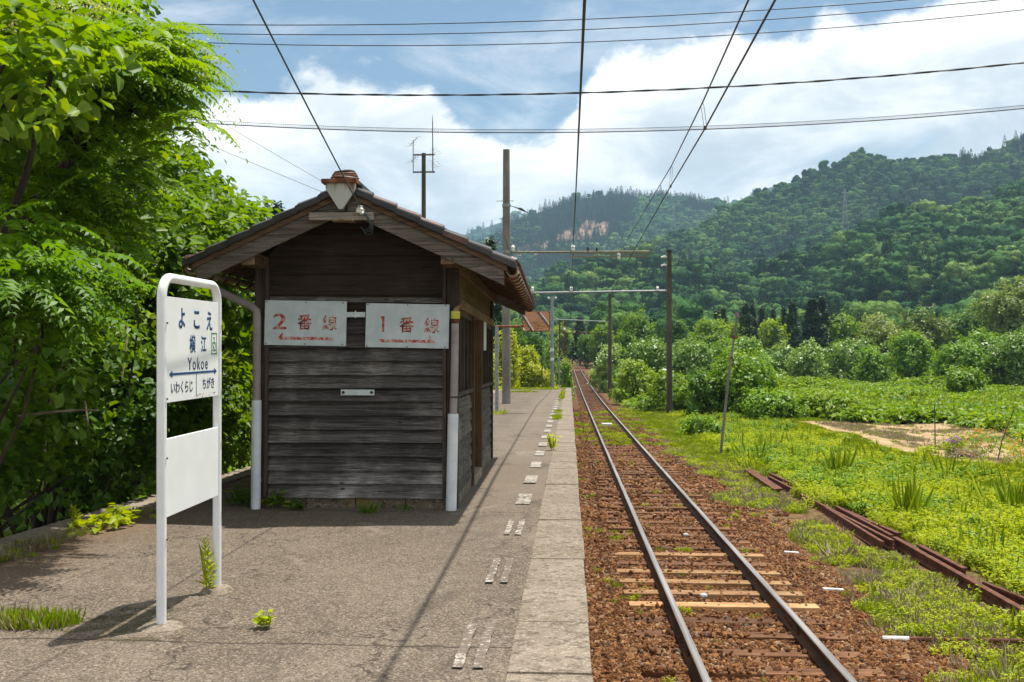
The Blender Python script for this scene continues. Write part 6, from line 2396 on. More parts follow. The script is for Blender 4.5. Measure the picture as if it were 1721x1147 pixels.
def cedar(u, vt, vb, Y, i, label, group='dark cedars', wf=1.0):
    c = at(u, vb, Y)
    zb = float(ground_z(np.array([c.x]), np.array([Y]))[0])
    h = at(u, vt, Y).z - zb
    o = empty('cedar_tree', (c.x, Y, zb), label, 'tree', group, (0, 0, i * 1.3))
    k = h / 14.0
    o.scale = (k * wf, k * wf, k)
    cr = bpy.data.objects.new('crown', cm[i % 3])
    C.objects.link(cr)
    cr.parent = o
    mb = MB()
    mb.tube([(0, 0, -0.5), (0, 0, 7), (0, 0, 13.6)], [0.22, 0.14, 0.03], 7)
    mb.build('trunk', M['bark'], o, smooth=True)
    return o


for i, (u, vt, vb, Y, lb, wf) in enumerate([(1205, 522, 600, 170, 'cedar peak just left of the leaning pole tip', 1.2), (1216, 517, 600, 175, 'slightly taller cedar touching the leaning pole tip', 1.1), (1253, 510, 600, 165, 'dark cedar right of the leaning pole tip, left one of a pair', 1.3),
                                            (1264, 512, 600, 168, 'dark cedar right of the leaning pole tip, right one of a pair', 1.2), (1281, 517, 598, 178, 'small cedar tip between the two cedar pairs', 1.1), (1318, 516, 598, 172, 'cedar left of the tallest one, shorter of two', 1.2),
                                            (1332, 508, 598, 168, 'cedar left of the tallest one, taller of two', 1.3), (1365, 503, 602, 150, 'broad dark cedar, left half of the tallest clump', 1.6), (1382, 499, 602, 152, 'tallest dark cedar of the tree line', 1.4),
                                            (1300, 520, 598, 180, 'small cedar tip left of the cedar pair near the tallest', 1.0), (975, 532, 606, 210, 'dark cedar left of the plain dark pole top', 1.5), (1000, 520, 606, 215, 'tall dark cedar left of the plain dark pole top', 1.5), (1050, 528, 606, 200, 'dark cedar right of the plain dark pole top', 1.5),
                                            (365, 298, 560, 62, 'lone cedar spire on the skyline left of the hut roof', 0.8), (352, 310, 560, 66, 'cedar spire half hidden by leaves beside the lone one', 0.8), (466, 345, 560, 70, 'small cedar tip showing just over the left roof slope', 0.9), (824, 402, 560, 90, 'cedar tip showing just over the right roof slope', 0.9)]):
    cedar(u, vt, vb, Y, i, lb, wf=wf)

# ---------------------------------------------------------------- the hills and their woods
VPX = 957


def az_of(u):
    return math.atan((u - 860.5) / FPX) - YAW


def hill(name, sky, d_foot, d_ridge, relief, seed, mat, tree_h, nu=150, nt=56, spur=1.0, z0=-2.0, trees=0, lean=0.0, foot_u=None):
    us = np.linspace(sky[0][0], sky[-1][0], nu)
    sv = np.interp(us, [p[0] for p in sky], [p[1] for p in sky])
    ts = np.concatenate([np.linspace(0, 1, nt), np.linspace(1.06, 1.6, 8)])
    az = np.arctan((us - 860.5) / FPX) - YAW
    # height above the eye over horizontal distance, along that column of the photograph
    tanel = (580 - sv) / FPX / np.sqrt(1 + ((us - 860.5) / FPX) ** 2)
    dr = np.interp(us, [p[0] for p in d_ridge], [p[1] for p in d_ridge])
    df = np.interp(us, [p[0] for p in d_foot], [p[1] for p in d_foot])
    Dm = df[None, :] + (dr - df)[None, :] * ts[:, None]
    Zr = EYE + tanel * dr - tree_h
    sh = np.where(ts <= 1, ts ** 1.12, 1 - (ts - 1) * 0.9)
    Z = z0 + (Zr - z0)[None, :] * sh[:, None]
    X = np.sin(az)[None, :] * Dm
    Y = np.cos(az)[None, :] * Dm
    env = np.clip(np.sin(np.clip(ts, 0, 1) * PI), 0, 1)[:, None] ** 0.8
    nz = 1 - np.abs(2 * fbm((X + lean * Y) / (150 * spur), (Y - lean * X) / (260 * spur), 4, seed) - 1) * 1.6
    nz2 = fbm(X / 40, Y / 40, 3, seed + 9) - 0.5
    Z = Z + env * (relief * (np.clip(nz, -0.2, 1.0) - 1.0) * 0.9 + relief * 0.22 * nz2)
    nr = len(ts)
    i = np.arange(nr * nu).reshape(nr, nu)
    F = np.stack([i[:-1, :-1], i[:-1, 1:], i[1:, 1:], i[1:, :-1]], -1).reshape(-1, 4)
    o = np_mesh(name, np.stack([X, Y, Z], -1).reshape(-1, 3), F, mat, smooth=True)
    o['kind'] = 'structure'

    def sample(n, seed2, tmax=1.05):
        r = np.random.default_rng(seed2)
        a = r.random(n) * (nu - 1.001)
        # even cover of the ground: more columns are not needed, more rows farther away are
        b = r.random(n) * (np.searchsorted(ts, tmax) - 1.001)
        ia, ib = a.astype(int), b.astype(int)
        fa, fb = (a - ia)[:, None], (b - ib)[:, None]
        G = np.stack([X, Y, Z], -1)
        return (G[ib, ia] * (1 - fa) + G[ib, ia + 1] * fa) * (1 - fb) + (G[ib + 1, ia] * (1 - fa) + G[ib + 1, ia + 1] * fa) * fb
    return o, sample


def blob(r, lobes, sub=2, rough=0.22):
    """several lumpy spheres as the solid mass of a crown"""
    V, F = [], []
    for (x, y, z, a_, b_, c_) in lobes:
        bm = bmesh.new()
        bmesh.ops.create_icosphere(bm, subdivisions=sub, radius=1.0)
        co = np.array([v.co[:] for v in bm.verts])
        fs = [[v.index for v in f.verts] for f in bm.faces]
        bm.free()
        k = 1 + rough * 2 * (fbm(co[:, 0] * 2.6 + x * 3.1 + 20, co[:, 1] * 2.6 + co[:, 2] * 2.1 + z + 30, 3, 5) - 0.5) + r.normal(size=len(co)) * rough * 0.5
        F += [[i + len(V) for i in f] for f in fs]
        V += list(co * k[:, None] * np.array([a_, b_, c_]) + np.array([x, y, z]))
    return V, F


def forest_proto(seed, h, w, mat, n=240, leaf=1.5, cone=False):
    lv = Leaves(seed)
    r = lv.r
    if cone:
        t = r.random(n) ** 0.85
        a = r.random(n) * 2 * PI
        rad = w / 2 * (1 - t) ** 0.8 * (0.6 + 0.4 * r.random(n))
        P = np.stack([np.cos(a) * rad, np.sin(a) * rad, h * (0.05 + 0.95 * t)], -1)
        O = unit(np.stack([np.cos(a), np.sin(a), np.full(n, 0.5)], -1))
        D = unit(O - np.array([0, 0, 0.9]) + r.normal(size=(n, 3)) * 0.3)
        L = leaf * (1.2 - 0.8 * t) * r.uniform(0.7, 1.2, n)
        lv.add(P, D, unit(O + r.normal(size=(n, 3)) * 0.3), L, L * 0.5, r.random(n))
        return bpy.data.objects.new('crown', lv.mesh('crown', M[mat], cheap=True))
    lobes = [(0, 0, h * 0.55, w * 0.36, w * 0.36, h * 0.36)]
    for i in range(9):
        a = 2 * PI * i / 9 + r.uniform(-0.3, 0.3)
        q = r.uniform(0.12, 0.32)
        lobes.append((math.cos(a) * w * q, math.sin(a) * w * q, h * r.uniform(0.45, 0.86), w * r.uniform(0.14, 0.24), w * r.uniform(0.14, 0.24), h * r.uniform(0.12, 0.2)))
    V, F = blob(r, lobes, 2, 0.32)
    P, O = lobe_points(r, lobes, n, 0.96)
    D = unit(np.cross(O, r.normal(size=(n, 3))) + O * 0.4)
    L = leaf * r.uniform(0.5, 1.2, n)
    lv.add(P - D * L[:, None] * 0.3, D, unit(O + np.array([0, 0, 0.3]) + r.normal(size=(n, 3)) * 0.55), L, L * 0.8, r.random(n))
    P, D, N, L, W, T = lv.arrays()
    S = np.cross(D, unit(N - D * (N * D).sum(-1, keepdims=True)))
    b = len(V)
    V = np.concatenate([np.array(V), np.stack([P, P + D * L[:, None] * 0.5 + S * W[:, None] * 0.5, P + D * L[:, None]], 1).reshape(-1, 3), ])
    F = np.concatenate([np.array(F), b + np.arange(len(P) * 3).reshape(-1, 3)])
    tone = np.concatenate([np.full(len(F) - len(P), 0.45), T])
    return bpy.data.objects.new('crown', np_mesh('crown', V, F, M[mat], tone, 'mesh'))


fb_ = [forest_proto(300 + i, 9.5, 10.5, 'forest', 900, 0.95) for i in range(4)]
fcz = [forest_proto(320 + i, 11.5, 5.0, 'forest_cedar', 260, 1.3, True) for i in range(3)]


def plant_forest(name, P, seed, cedar_mask, smin, smax):
    r = np.random.default_rng(seed)
    n = len(P)
    s = r.uniform(smin, smax, n) * np.where(r.random(n) < 0.15, 1.45, 1.0)
    pick = np.where(cedar_mask, 4 + r.integers(0, 3, n), r.integers(0, 4, n))
    rot = np.zeros((n, 3))
    rot[:, 2] = r.random(n) * 6.28
    S = np.stack([s * r.uniform(0.85, 1.2, n), s * r.uniform(0.85, 1.2, n), s * r.uniform(0.85, 1.45, n)], -1)
    Q = P.copy()
    Q[:, 2] -= 1.2 * s
    return scatter(name, Q, rot, S, fb_ + fcz, pick)


def px_of(P):
    cy, sy = math.cos(YAW), math.sin(YAW)
    dep = -sy * P[:, 0] + cy * P[:, 1]
    lat = cy * P[:, 0] + sy * P[:, 1]
    return 860.5 + FPX * lat / dep, 580 - FPX * (P[:, 2] - EYE) / dep


skyR = [(840, 500), (880, 472), (930, 447), (1000, 425), (1060, 412), (1110, 398), (1170, 377), (1200, 362), (1240, 336), (1280, 318), (1320, 300), (1360, 280), (1400, 268), (1455, 252), (1490, 263), (1560, 262), (1600, 254), (1640, 257), (1660, 245), (1721, 222), (1900, 170), (2300, 150)]
h1, s1 = hill('hill', skyR, [(840, 420), (1200, 440), (1721, 480), (2300, 480)], [(840, 640), (1000, 700), (1240, 860), (1455, 930), (1721, 1050), (2300, 1100)], 80, 3, M['hill'], 7, spur=0.85, lean=0.5)
skyM = [(640, 470), (700, 445), (760, 420), (800, 405), (850, 382), (900, 350), (960, 327), (1000, 321), (1040, 316), (1075, 322), (1120, 320), (1160, 326), (1200, 335), (1240, 345), (1300, 360), (1500, 420)]
skyS = [(1080, 540), (1160, 512), (1220, 470), (1280, 446), (1330, 424), (1380, 412), (1440, 384), (1500, 352), (1550, 342), (1610, 344), (1660, 320), (1721, 296), (1900, 262), (2300, 240)]
h4, s4 = hill('hill', skyS, [(1080, 280), (1721, 235), (2300, 230)], [(1080, 380), (1330, 470), (1721, 560), (2300, 600)], 44, 33, M['hill'], 6, spur=0.7, lean=0.8)
skyL = [(780, 545), (860, 505), (920, 476), (980, 448), (1030, 440), (1080, 428), (1130, 432), (1190, 444), (1240, 470), (1300, 498), (1380, 530), (1450, 560)]
h5, s5 = hill('hill', skyL, [(780, 300), (1450, 275)], [(780, 420), (1080, 480), (1450, 400)], 30, 43, M['hill'], 6, spur=0.6, lean=-0.6)
h2, s2 = hill('hill', skyM, [(640, 900), (1500, 900)], [(640, 1300), (1040, 1500), (1500, 1500)], 40, 13, M['hill'], 9, spur=1.5, lean=-0.3)
skyF = [(300, 470), (560, 445), (700, 415), (780, 392), (850, 368), (950, 355), (1100, 350), (1240, 342), (1285, 325), (1340, 322), (1500, 330), (1800, 330)]
h3, s3 = hill('hill', skyF, [(300, 1900), (1800, 1900)], [(300, 2600), (1800, 2600)], 30, 23, M['hill'], 5, spur=2.0)

P = np.concatenate([s1(42000, 401), s4(17000, 404), s5(10000, 405)])
u, v = px_of(P)
dist = np.hypot(P[:, 0], P[:, 1])
k = (u > 780) & (u < 2000)
P, u, v, dist = P[k], u[k], v[k], dist[k]
r_ = np.random.default_rng(402)
cm_n = fbm(P[:, 0] / 90, P[:, 1] / 90, 3, 61)
ced = ((v > 455) & (cm_n > 0.55) & (r_.random(len(P)) < 0.6)) | ((cm_n > 0.68) & (r_.random(len(P)) < 0.6)) | ((u > 1600) & (v < 290) & (r_.random(len(P)) < 0.7))
plant_forest('hillside_wood', P, 403, ced, 0.30, 0.72)
P = s2(28000, 411)
u, v = px_of(P)
r_ = np.random.default_rng(412)
# the slope cleared of trees
vv = v - (430 - 0.32 * (u - 870))
clear = (u > 868) & (u < 1022) & (np.abs(vv + 2) < 9 + 30 * (fbm(u / 22, v / 14, 3, 71) - 0.36)) & (v > 372) & (r_.random(len(P)) < 0.9)
k = (~clear) & (u > 700) & (u < 1420)
P, u, v = P[k], u[k], v[k]
cm_n = fbm(P[:, 0] / 130, P[:, 1] / 130, 3, 63)
ced = ((u < 1050) & (cm_n > 0.42) & (r_.random(len(P)) < 0.8)) | ((cm_n > 0.62))
plant_forest('hillside_wood', P, 413, ced, 0.6, 1.0)
# bare soil of the clearing follows the same slope a little above it
G = np.array(h2.data.vertices[0].co[:])
co = np.empty(len(h2.data.vertices) * 3, np.float32)
h2.data.vertices.foreach_get('co', co)
co = co.reshape(-1, 3)
u, v = px_of(co)
vv = v - (430 - 0.32 * (u - 870))
cl = (u > 860) & (u < 1030) & (np.abs(vv + 4) < 34) & (v > 366)
h2.data.materials.append(M['hill_bare'])
idx = np.zeros(len(h2.data.polygons), np.int32)
for pgn in h2.data.polygons:
    if all(cl[q] for q in pgn.vertices):
        idx[pgn.index] = 1
h2.data.polygons.foreach_set('material_index', idx)
P = s3(6000, 421)
u, v = px_of(P)
k = ((u > 480) & (u < 1000) | (u > 1200) & (u < 1400)) & (v < 470)
plant_forest('hillside_wood', P[k], 423, np.random.default_rng(5).random(k.sum()) < 0.5, 1.5, 2.2)

# low woodland that closes the plain in front of the hills
r_ = np.random.default_rng(430)
n = 1500
az = np.array([az_of(q) for q in r_.uniform(640, 1950, n)])
d = r_.uniform(190, 330, n)
X, Y = np.sin(az) * d, np.cos(az) * d
Z = ground_z(X, Y)
keep = (X > track_x(Y) + 6) | (X < track_x(Y) - 7)
P = np.stack([X, Y, Z], -1)[keep]
plant_forest('plain_edge_wood', P, 431, r_.random(len(P)) < 0.22, 0.5, 0.85)

# power-line towers, faint on the slopes
mb0 = None
for i, (u, vb, vt, D, lb) in enumerate([(1420, 390, 318, 640, 'slender lattice pylon on the slope of the right hill'), (1132, 405, 342, 900, 'faint lattice pylon standing before the middle hill, taller one'), (1172, 395, 360, 980, 'faint lattice pylon right of the taller one before the middle hill')]):
    a, b = at(u, vb, D), at(u, vt, D)
    h = b.z - a.z
    o = empty('power_pylon', a, lb, 'pylon', 'power pylons')
    mb = MB()
    w = h * 0.09
    for sx in (-1, 1):
        for sy in (-1, 1):
            mb.tube([(sx * w, sy * w, -8), (sx * w * 0.3, sy * w * 0.3, h * 0.65), (sx * 0.2, sy * 0.2, h)], 0.16, 4)
    for q in range(9):
        za, zc = h * q / 9, h * (q + 1) / 9
        wa, wc = w * (1 - 0.9 * q / 9), w * (1 - 0.9 * (q + 1) / 9)
        for s in (-1, 1):
            mb.tube([(-wa * s, -wa, za), (wc * s, -wc, zc)], 0.10, 4)
    mb.build('tower_frame', M['steel'], o)
    for q in (0.72, 0.82, 0.92):
        mb = MB()
        mb.tube([(-h * 0.11, 0, h * q), (h * 0.11, 0, h * q)], 0.16, 4)
        mb.build('cross_arm', M['steel'], o)

# ---------------------------------------------------------------- grass, weeds and ground cover
def proto(lv, mat, name='tuft', cheap=True, **kw):
    return bpy.data.objects.new(name, lv.mesh(name, M[mat], cheap=cheap, **kw))


def tuft(seed, n, h, spread, mat, w=0.008, lean=0.35):
    lv = Leaves(seed)
    r = lv.r
    a = r.random(n) * 2 * PI
    rr = spread * np.sqrt(r.random(n))
    P = np.stack([np.cos(a) * rr, np.sin(a) * rr, np.full(n, -0.01)], -1)
    D = unit(np.stack([np.cos(a) * lean, np.sin(a) * lean, np.ones(n)], -1) + r.normal(size=(n, 3)) * 0.22)
    N = unit(np.stack([np.cos(a), np.sin(a), np.full(n, -0.2)], -1) + r.normal(size=(n, 3)) * 0.5)
    L = h * r.uniform(0.45, 1.1, n)
    lv.add(P, D, N, L, np.full(n, w) * r.uniform(0.7, 1.3, n), r.random(n))
    return proto(lv, mat, 'grass_tuft', False, fold=0.1, droop=0.22)


def weed(seed, stems, h, leaf, mat, spread=0.10, per=9, aspect=0.5):
    lv = Leaves(seed)
    r = lv.r
    for s in range(stems):
        a = r.random() * 2 * PI
        b0 = np.array([math.cos(a), math.sin(a), 0]) * spread * r.random()
        top = b0 + np.array([math.cos(a) * 0.35 * h * r.random(), math.sin(a) * 0.35 * h * r.random(), h * r.uniform(0.6, 1.1)])
        t = r.uniform(0.15, 1.0, per)
        P = b0 + (top - b0) * t[:, None]
        an = r.random(per) * 2 * PI
        D = unit(np.stack([np.cos(an), np.sin(an), r.uniform(0.0, 0.5, per)], -1))
        N = unit(np.array([0, 0, 1.0]) + r.normal(size=(per, 3)) * 0.3)
        L = leaf * r.uniform(0.6, 1.2, per)
        lv.add(P, D, N, L, L * aspect, r.random(per))
        lv.add(b0[None], (top - b0)[None], np.array([[1.0, 0.2, 0]]), np.array([np.linalg.norm(top - b0)]), np.array([0.006]), np.array([0.2]))
    return proto(lv, mat, 'weed', False)


def patch(seed, n, R_, h, leaf, mat, aspect=0.8):
    """broad leaves spread like a low canopy"""
    lv = Leaves(seed)
    r = lv.r
    a = r.random(n) * 2 * PI
    rr = R_ * np.sqrt(r.random(n))
    P = np.stack([np.cos(a) * rr, np.sin(a) * rr, h * (0.3 + 0.7 * r.random(n)) * (1 - 0.5 * (rr / R_) ** 2)], -1)
    an = r.random(n) * 2 * PI
    D = unit(np.stack([np.cos(an), np.sin(an), r.uniform(-0.5, 0.3, n)], -1))
    N = unit(np.array([0, 0, 1.0]) + r.normal(size=(n, 3)) * 0.38)
    L = leaf * r.uniform(0.5, 1.2, n)
    lv.add(P, D, N, L, L * aspect, r.random(n))
    return proto(lv, mat, 'leaf_patch', False)


g_fine = [tuft(500 + i, 46, 0.13, 0.09, 'grass', 0.006, 0.3) for i in range(3)]
g_tall = [tuft(510 + i, 16, 0.50, 0.22, 'grass', 0.006, 0.5) for i in range(3)]
g_dry = [tuft(520 + i, 34, 0.16, 0.11, 'grass_dry', 0.005, 0.75) for i in range(3)]
w_small = [weed(530 + i, 12, 0.12, 0.030, 'leaf_weed', 0.11, 13) for i in range(4)]
w_big = [weed(540 + i, 11, 0.30, 0.052, 'leaf_weed', 0.16, 20, 0.45) for i in range(4)]
k_patch = [patch(550 + i, 60, 0.55, 0.38, 0.15, 'leaf_kudzu') for i in range(4)]
w_dark = [weed(560 + i, 12, 0.30, 0.06, 'leaf_vine', 0.17, 18, 0.5) for i in range(3)]
PROTO = g_fine + g_tall + g_dry + w_small + w_big + k_patch + w_dark
I_FINE, I_TALL, I_DRY, I_WS, I_WB, I_KP, I_WD = 0, 3, 6, 9, 13, 17, 21
gr = np.random.default_rng(600)
# the dumped rails keep the growth down where they lie
SRS = [(on_ground(*a, 0.13), on_ground(*b, 0.13)) for a, b, _, _ in SR] + [(on_ground(1484, 1073, 0.05), on_ground(1740, 1078, 0.06))]


def clear_rails(P, d0=0.30):
    k = np.ones(len(P), bool)
    for a, b in SRS:
        ab = np.array([b.x - a.x, b.y - a.y])
        q = P[:, :2] - np.array([a.x, a.y])
        t = np.clip((q @ ab) / (ab @ ab), 0, 1)
        off = q - t[:, None] * ab
        dd = np.linalg.norm(off, axis=1)
        # growth in front of a rail would hide it: thin it more on that side
        front = (off[:, 0] < 0) | (off[:, 1] < 0)
        k &= ~((dd < np.where(front, d0 * 1.25, d0 * 0.6)) & (gr.random(len(P)) < 0.93))
    return k



def path_band(X, Y):
    return (X > np.interp(Y, pl[:, 1], pl[:, 0]) - 0.1) & (X < np.interp(Y, pr[:, 1], pr[:, 0]) + 0.1) & (Y > PY0) & (Y < PY1)


def sow(n, x0, x1, y0, y1, dens, kinds, smin, smax, zf=ground_z, power=1.0):
    """points over a rectangle, thinned by a density, closer together near the viewer"""
    y = y0 * (y1 / y0) ** gr.random(n) if power else gr.uniform(y0, y1, n)
    x = gr.uniform(x0, x1, n)
    P = np.stack([x, y, zf(x, y)], -1)
    k = in_view(P, 0.15) & (gr.random(n) < dens(x, y)) & clear_rails(P)
    P = P[k]
    m = len(P)
    pick = np.zeros(m, int)
    c = gr.random(m)
    acc = 0
    for st, cnt, pr_ in kinds:
        q = (c >= acc) & (c < acc + pr_)
        pick[q] = st + gr.integers(0, cnt, q.sum())
        acc += pr_
    s = gr.uniform(smin, smax, m)
    return P, pick, s


def emit(name, parts):
    P = np.concatenate([p[0] for p in parts])
    k = np.concatenate([p[1] for p in parts])
    s = np.concatenate([p[2] for p in parts])
    rot = np.zeros((len(P), 3))
    rot[:, 2] = gr.random(len(P)) * 6.28
    rot[:, :2] = gr.normal(size=(len(P), 2)) * 0.12
    return scatter(name, P, rot, s, PROTO, k)


edge = lambda x, y: 3.55 + (fbm(x * 0 + 1.0, y * 0.45, 3, 81) - 0.5) * 2.6 - 0.9 * np.clip((11.5 - y) / 3, 0, 1)
nz = lambda x, y, f, s: fbm(x * f, y * f, 3, s)
# sparse tufts on the ballast shoulder, some of them dry
A = sow(60000, 2.7, 5.4, 7.0, 75, lambda x, y: np.clip((x - edge(x, y)) * 1.5, 0, 1) * np.where(nz(x, y, 1.1, 82) > 0.46, 1.0, 0.12) * np.clip(1.6 - (x - 3.5) * 0.35, 0.2, 1), [(I_FINE, 3, 0.42), (I_WS, 4, 0.36), (I_DRY, 3, 0.22)], 0.55, 1.15)
A2 = sow(9000, 2.9, 4.7, 7.0, 75, lambda x, y: np.clip((x - edge(x, y) + 0.25) * 2, 0, 1) * np.where(nz(x, y, 0.8, 83) > 0.57, 1.0, 0.0) * 0.8, [(I_DRY, 3, 0.7), (I_WS, 4, 0.3)], 0.4, 0.85)
A3 = sow(5000, 0.2, 4.2, 6.5, 70, lambda x, y: np.where(nz(x, y, 1.6, 84) > 0.66, 0.5, 0.012) * ~((np.abs(np.abs(x - track_x(y)) - 0.57) < 0.12)), [(I_FINE, 3, 0.6), (I_WS, 4, 0.4)], 0.3, 0.75, lambda x, y: ballast_z(x, y))
# yellow grass growing in the track far along the platform
A4 = sow(9000, 0.25, 3.9, 33, 56, lambda x, y: np.where(nz(x, y, 0.9, 85) > 0.55, 0.8, 0.0) * (np.abs(np.abs(x - track_x(y)) - 0.57) > 0.14), [(I_FINE, 3, 0.8), (I_WS, 4, 0.2)], 0.5, 1.0, lambda x, y: np.maximum(ballast_z(x, y), ground_z(x, y)))
emit('lineside_grass', [A, A2, A3, A4])
# lush weeds between the old rails and the bank
B = sow(52000, 4.4, 12.0, 9.0, 60, lambda x, y: np.clip((x - 4.3 - (nz(x, y, 0.5, 86) - 0.5) * 1.6) * 1.2, 0, 1) * ~path_band(x, y) * np.where(x > 8.0 + 1.6 * (nz(x, y, 0.5, 188) - 0.5), 0.06, 1) * np.clip(1 - (y - 26) / 18, 0.12, 1), [(I_WB, 4, 0.46), (I_WS, 4, 0.30), (I_FINE, 3, 0.155), (I_TALL, 3, 0.003), (I_DRY, 3, 0.08)], 0.5, 0.95)
B3 = sow(24000, 4.6, 10.5, 9.0, 48, lambda x, y: np.where(nz(x, y, 0.55, 187) > 0.56, 0.8, 0.03) * np.clip((x - 4.6), 0, 1) * ~path_band(x, y) * np.clip(1.3 - np.abs(x - 6.2) / 2.2, 0, 1), [(I_WD, 3, 0.75), (I_TALL, 3, 0.02), (I_WB, 4, 0.23)], 0.5, 1.15)
B2 = sow(2600, 4.2, 8.5, 10.0, 34, lambda x, y: np.where(nz(x, y, 0.5, 87) > 0.60, 0.014, 0.002), [(I_TALL, 3, 1.0)], 0.7, 1.6)
emit('lineside_weeds', [B, B2, B3])
# smooth bright turf on the bank
D = sow(90000, 3.6, 14.5, 12.0, 62, lambda x, y: np.clip(1.25 - np.abs(x - (9.4 + 0.02 * (y - 30))) / 2.4, 0, 1) * ~path_band(x, y) + np.where((y > 27) & (x < 8), 0.75, 0) * np.where(nz(x, y, 0.6, 88) > 0.40, 1, 0.25), [(I_FINE, 3, 0.94), (I_WS, 4, 0.06)], 0.8, 1.5)
D2 = sow(26000, 10.5, 17, 12, 47, lambda x, y: path_band(x, y) * np.where(nz(x, y, 0.7, 89) > 0.52, 0.45, 0.06), [(I_DRY, 3, 0.72), (I_FINE, 3, 0.28)], 0.5, 1.0)
emit('bank_turf', [D, D2])
# rank kudzu of the field
lumpy = lambda x, y: ground_z(x, y) + 1.5 * np.clip(nz(x, y, 0.16, 96) - 0.5, 0, 1) * np.clip((y - 40) / 20, 0.2, 1.6) + 0.5 * np.clip(nz(x, y, 0.5, 97) - 0.5, 0, 1)
E = sow(90000, 3.4, 80, 38, 150, lambda x, y: np.where(x > np.interp(y, [38, 47, 55, 62, 110, 150], [15.5, 10.5, 8.0, 4.8, 4.4, 4.4]), 1, 0) * ~path_band(x, y) * (0.25 + 0.75 * (nz(x, y, 0.12, 90) > 0.36)), [(I_KP, 4, 0.72), (I_WB, 4, 0.08), (I_WD, 3, 0.12), (I_TALL, 3, 0.08)], 0.9, 1.9, lumpy)
E2 = sow(26000, 15.0, 34, 17, 42, lambda x, y: np.where(x > np.interp(y, pr[:, 1], pr[:, 0]) + 0.5 + (nz(x, y, 0.7, 91) - 0.5) * 2, 1, 0), [(I_KP, 4, 0.6), (I_WB, 4, 0.2), (I_WD, 3, 0.12), (I_TALL, 3, 0.08)], 0.7, 1.3, lumpy)
E3 = sow(22000, 2.2, 5.2, 58, 160, lambda x, y: np.where(x > track_x(y) + 2.0 + 1.0 * nz(x, y, 0.4, 95), 1, 0), [(I_KP, 4, 0.7), (I_WB, 4, 0.3)], 0.8, 1.5)
emit('field_kudzu', [E, E2, E3])
# undergrowth left of the platform, down in the shade and beyond the platform's end
Fa = sow(16000, -16, -4.9, 6.0, 70, lambda x, y: np.where(x < left_x(y) - 0.15, 1, 0) * 0.8, [(I_KP, 4, 0.5), (I_WB, 4, 0.5)], 0.8, 1.5)
Fb = sow(9000, -9, -0.2, 66.3, 140, lambda x, y: np.where(x < track_x(y) - 2.2, 1, 0), [(I_KP, 4, 0.5), (I_WB, 4, 0.4), (I_TALL, 3, 0.1)], 0.9, 1.7)
emit('undergrowth', [Fa, Fb])
# grass in the joint between the platform surface and its edge, far along, and at the foot of the poles
G1 = sow(1500, -0.48, -0.26, 27, 66, lambda x, y: np.where(nz(x, y, 0.3, 92) > 0.47, 0.4, 0.02), [(I_FINE, 3, 0.7), (I_WS, 4, 0.3)], 0.3, 0.75, lambda x, y: -np.interp(y, _py, _pv))
G2 = sow(2600, -4.4, -0.7, 55, 66, lambda x, y: np.where(nz(x, y, 0.4, 93) > 0.55, 0.8, 0.0) * np.where(np.abs(y - 60.5) < 4, 1, 0.1), [(I_FINE, 3, 0.8), (I_WS, 4, 0.2)], 0.5, 1.0, lambda x, y: -np.interp(y, _py, _pv))
G3 = sow(700, -4.6, -2.5, 5.45, 6.05, lambda x, y: np.where((np.abs(y - 5.78 + 0.06 * (x + 3.5)) < 0.07) & (x < -2.95), 1.0, 0.0), [(I_FINE, 3, 0.85), (I_DRY, 3, 0.15)], 0.5, 0.95, lambda x, y: -np.interp(y, _py, _pv))
G4 = sow(1300, -4.75, -4.1, 7.0, 10.4, lambda x, y: np.where(np.abs(x - (left_x(y) + 0.45)) < 0.14, 0.8, 0.03) * np.where(nz(x, y, 0.9, 94) > 0.45, 1, 0.1), [(I_DRY, 3, 0.6), (I_FINE, 3, 0.2), (I_WS, 4, 0.2)], 0.25, 0.6, lambda x, y: -np.interp(y, _py, _pv))
emit('platform_grass', [G1, G2, G3, G4])


# ---------------------------------------------------------------- single weeds and flowers one can point at
def single(name, u, v, label, cat, mesh_o, s, base=0.0, part='leaves', stem=None, rot=0.0, extra=None):
    p = on_ground(u, v, 0.0, base)
    o = empty(name, p, label, cat, None, (0, 0, rot))
    o.scale = (s,) * 3
    c = bpy.data.objects.new(part, mesh_o.data)
    C.objects.link(c)
    c.parent = o
    for nm, me in (extra or []):
        e = bpy.data.objects.new(nm, me)
        C.objects.link(e)
        e.parent = o
    return o


def fleabane(seed, h, n=60, leaf=0.085):
    lv = Leaves(seed)
    r = lv.r
    t = np.linspace(0.08, 1, n)
    a = np.arange(n) * 2.4
    P = np.stack([0.02 * np.sin(t * 4), 0 * t, t * h], -1)
    D = unit(np.stack([np.cos(a), np.sin(a), 0.55 + 0.9 * t], -1))
    L = leaf * (1.1 - 0.55 * t) * r.uniform(0.8, 1.2, n)
    lv.add(P, D, unit(np.array([0, 0, 1.0]) + r.normal(size=(n, 3)) * 0.3), L, L * 0.24, r.random(n))
    lv.add(np.zeros((1, 3)), np.array([[0.02, 0, 1.0]]), np.array([[1.0, 0, 0]]), np.array([h]), np.array([0.012]), np.array([0.2]))
    return bpy.data.objects.new('leaves', lv.mesh('leaves', M['leaf_weed'], False))


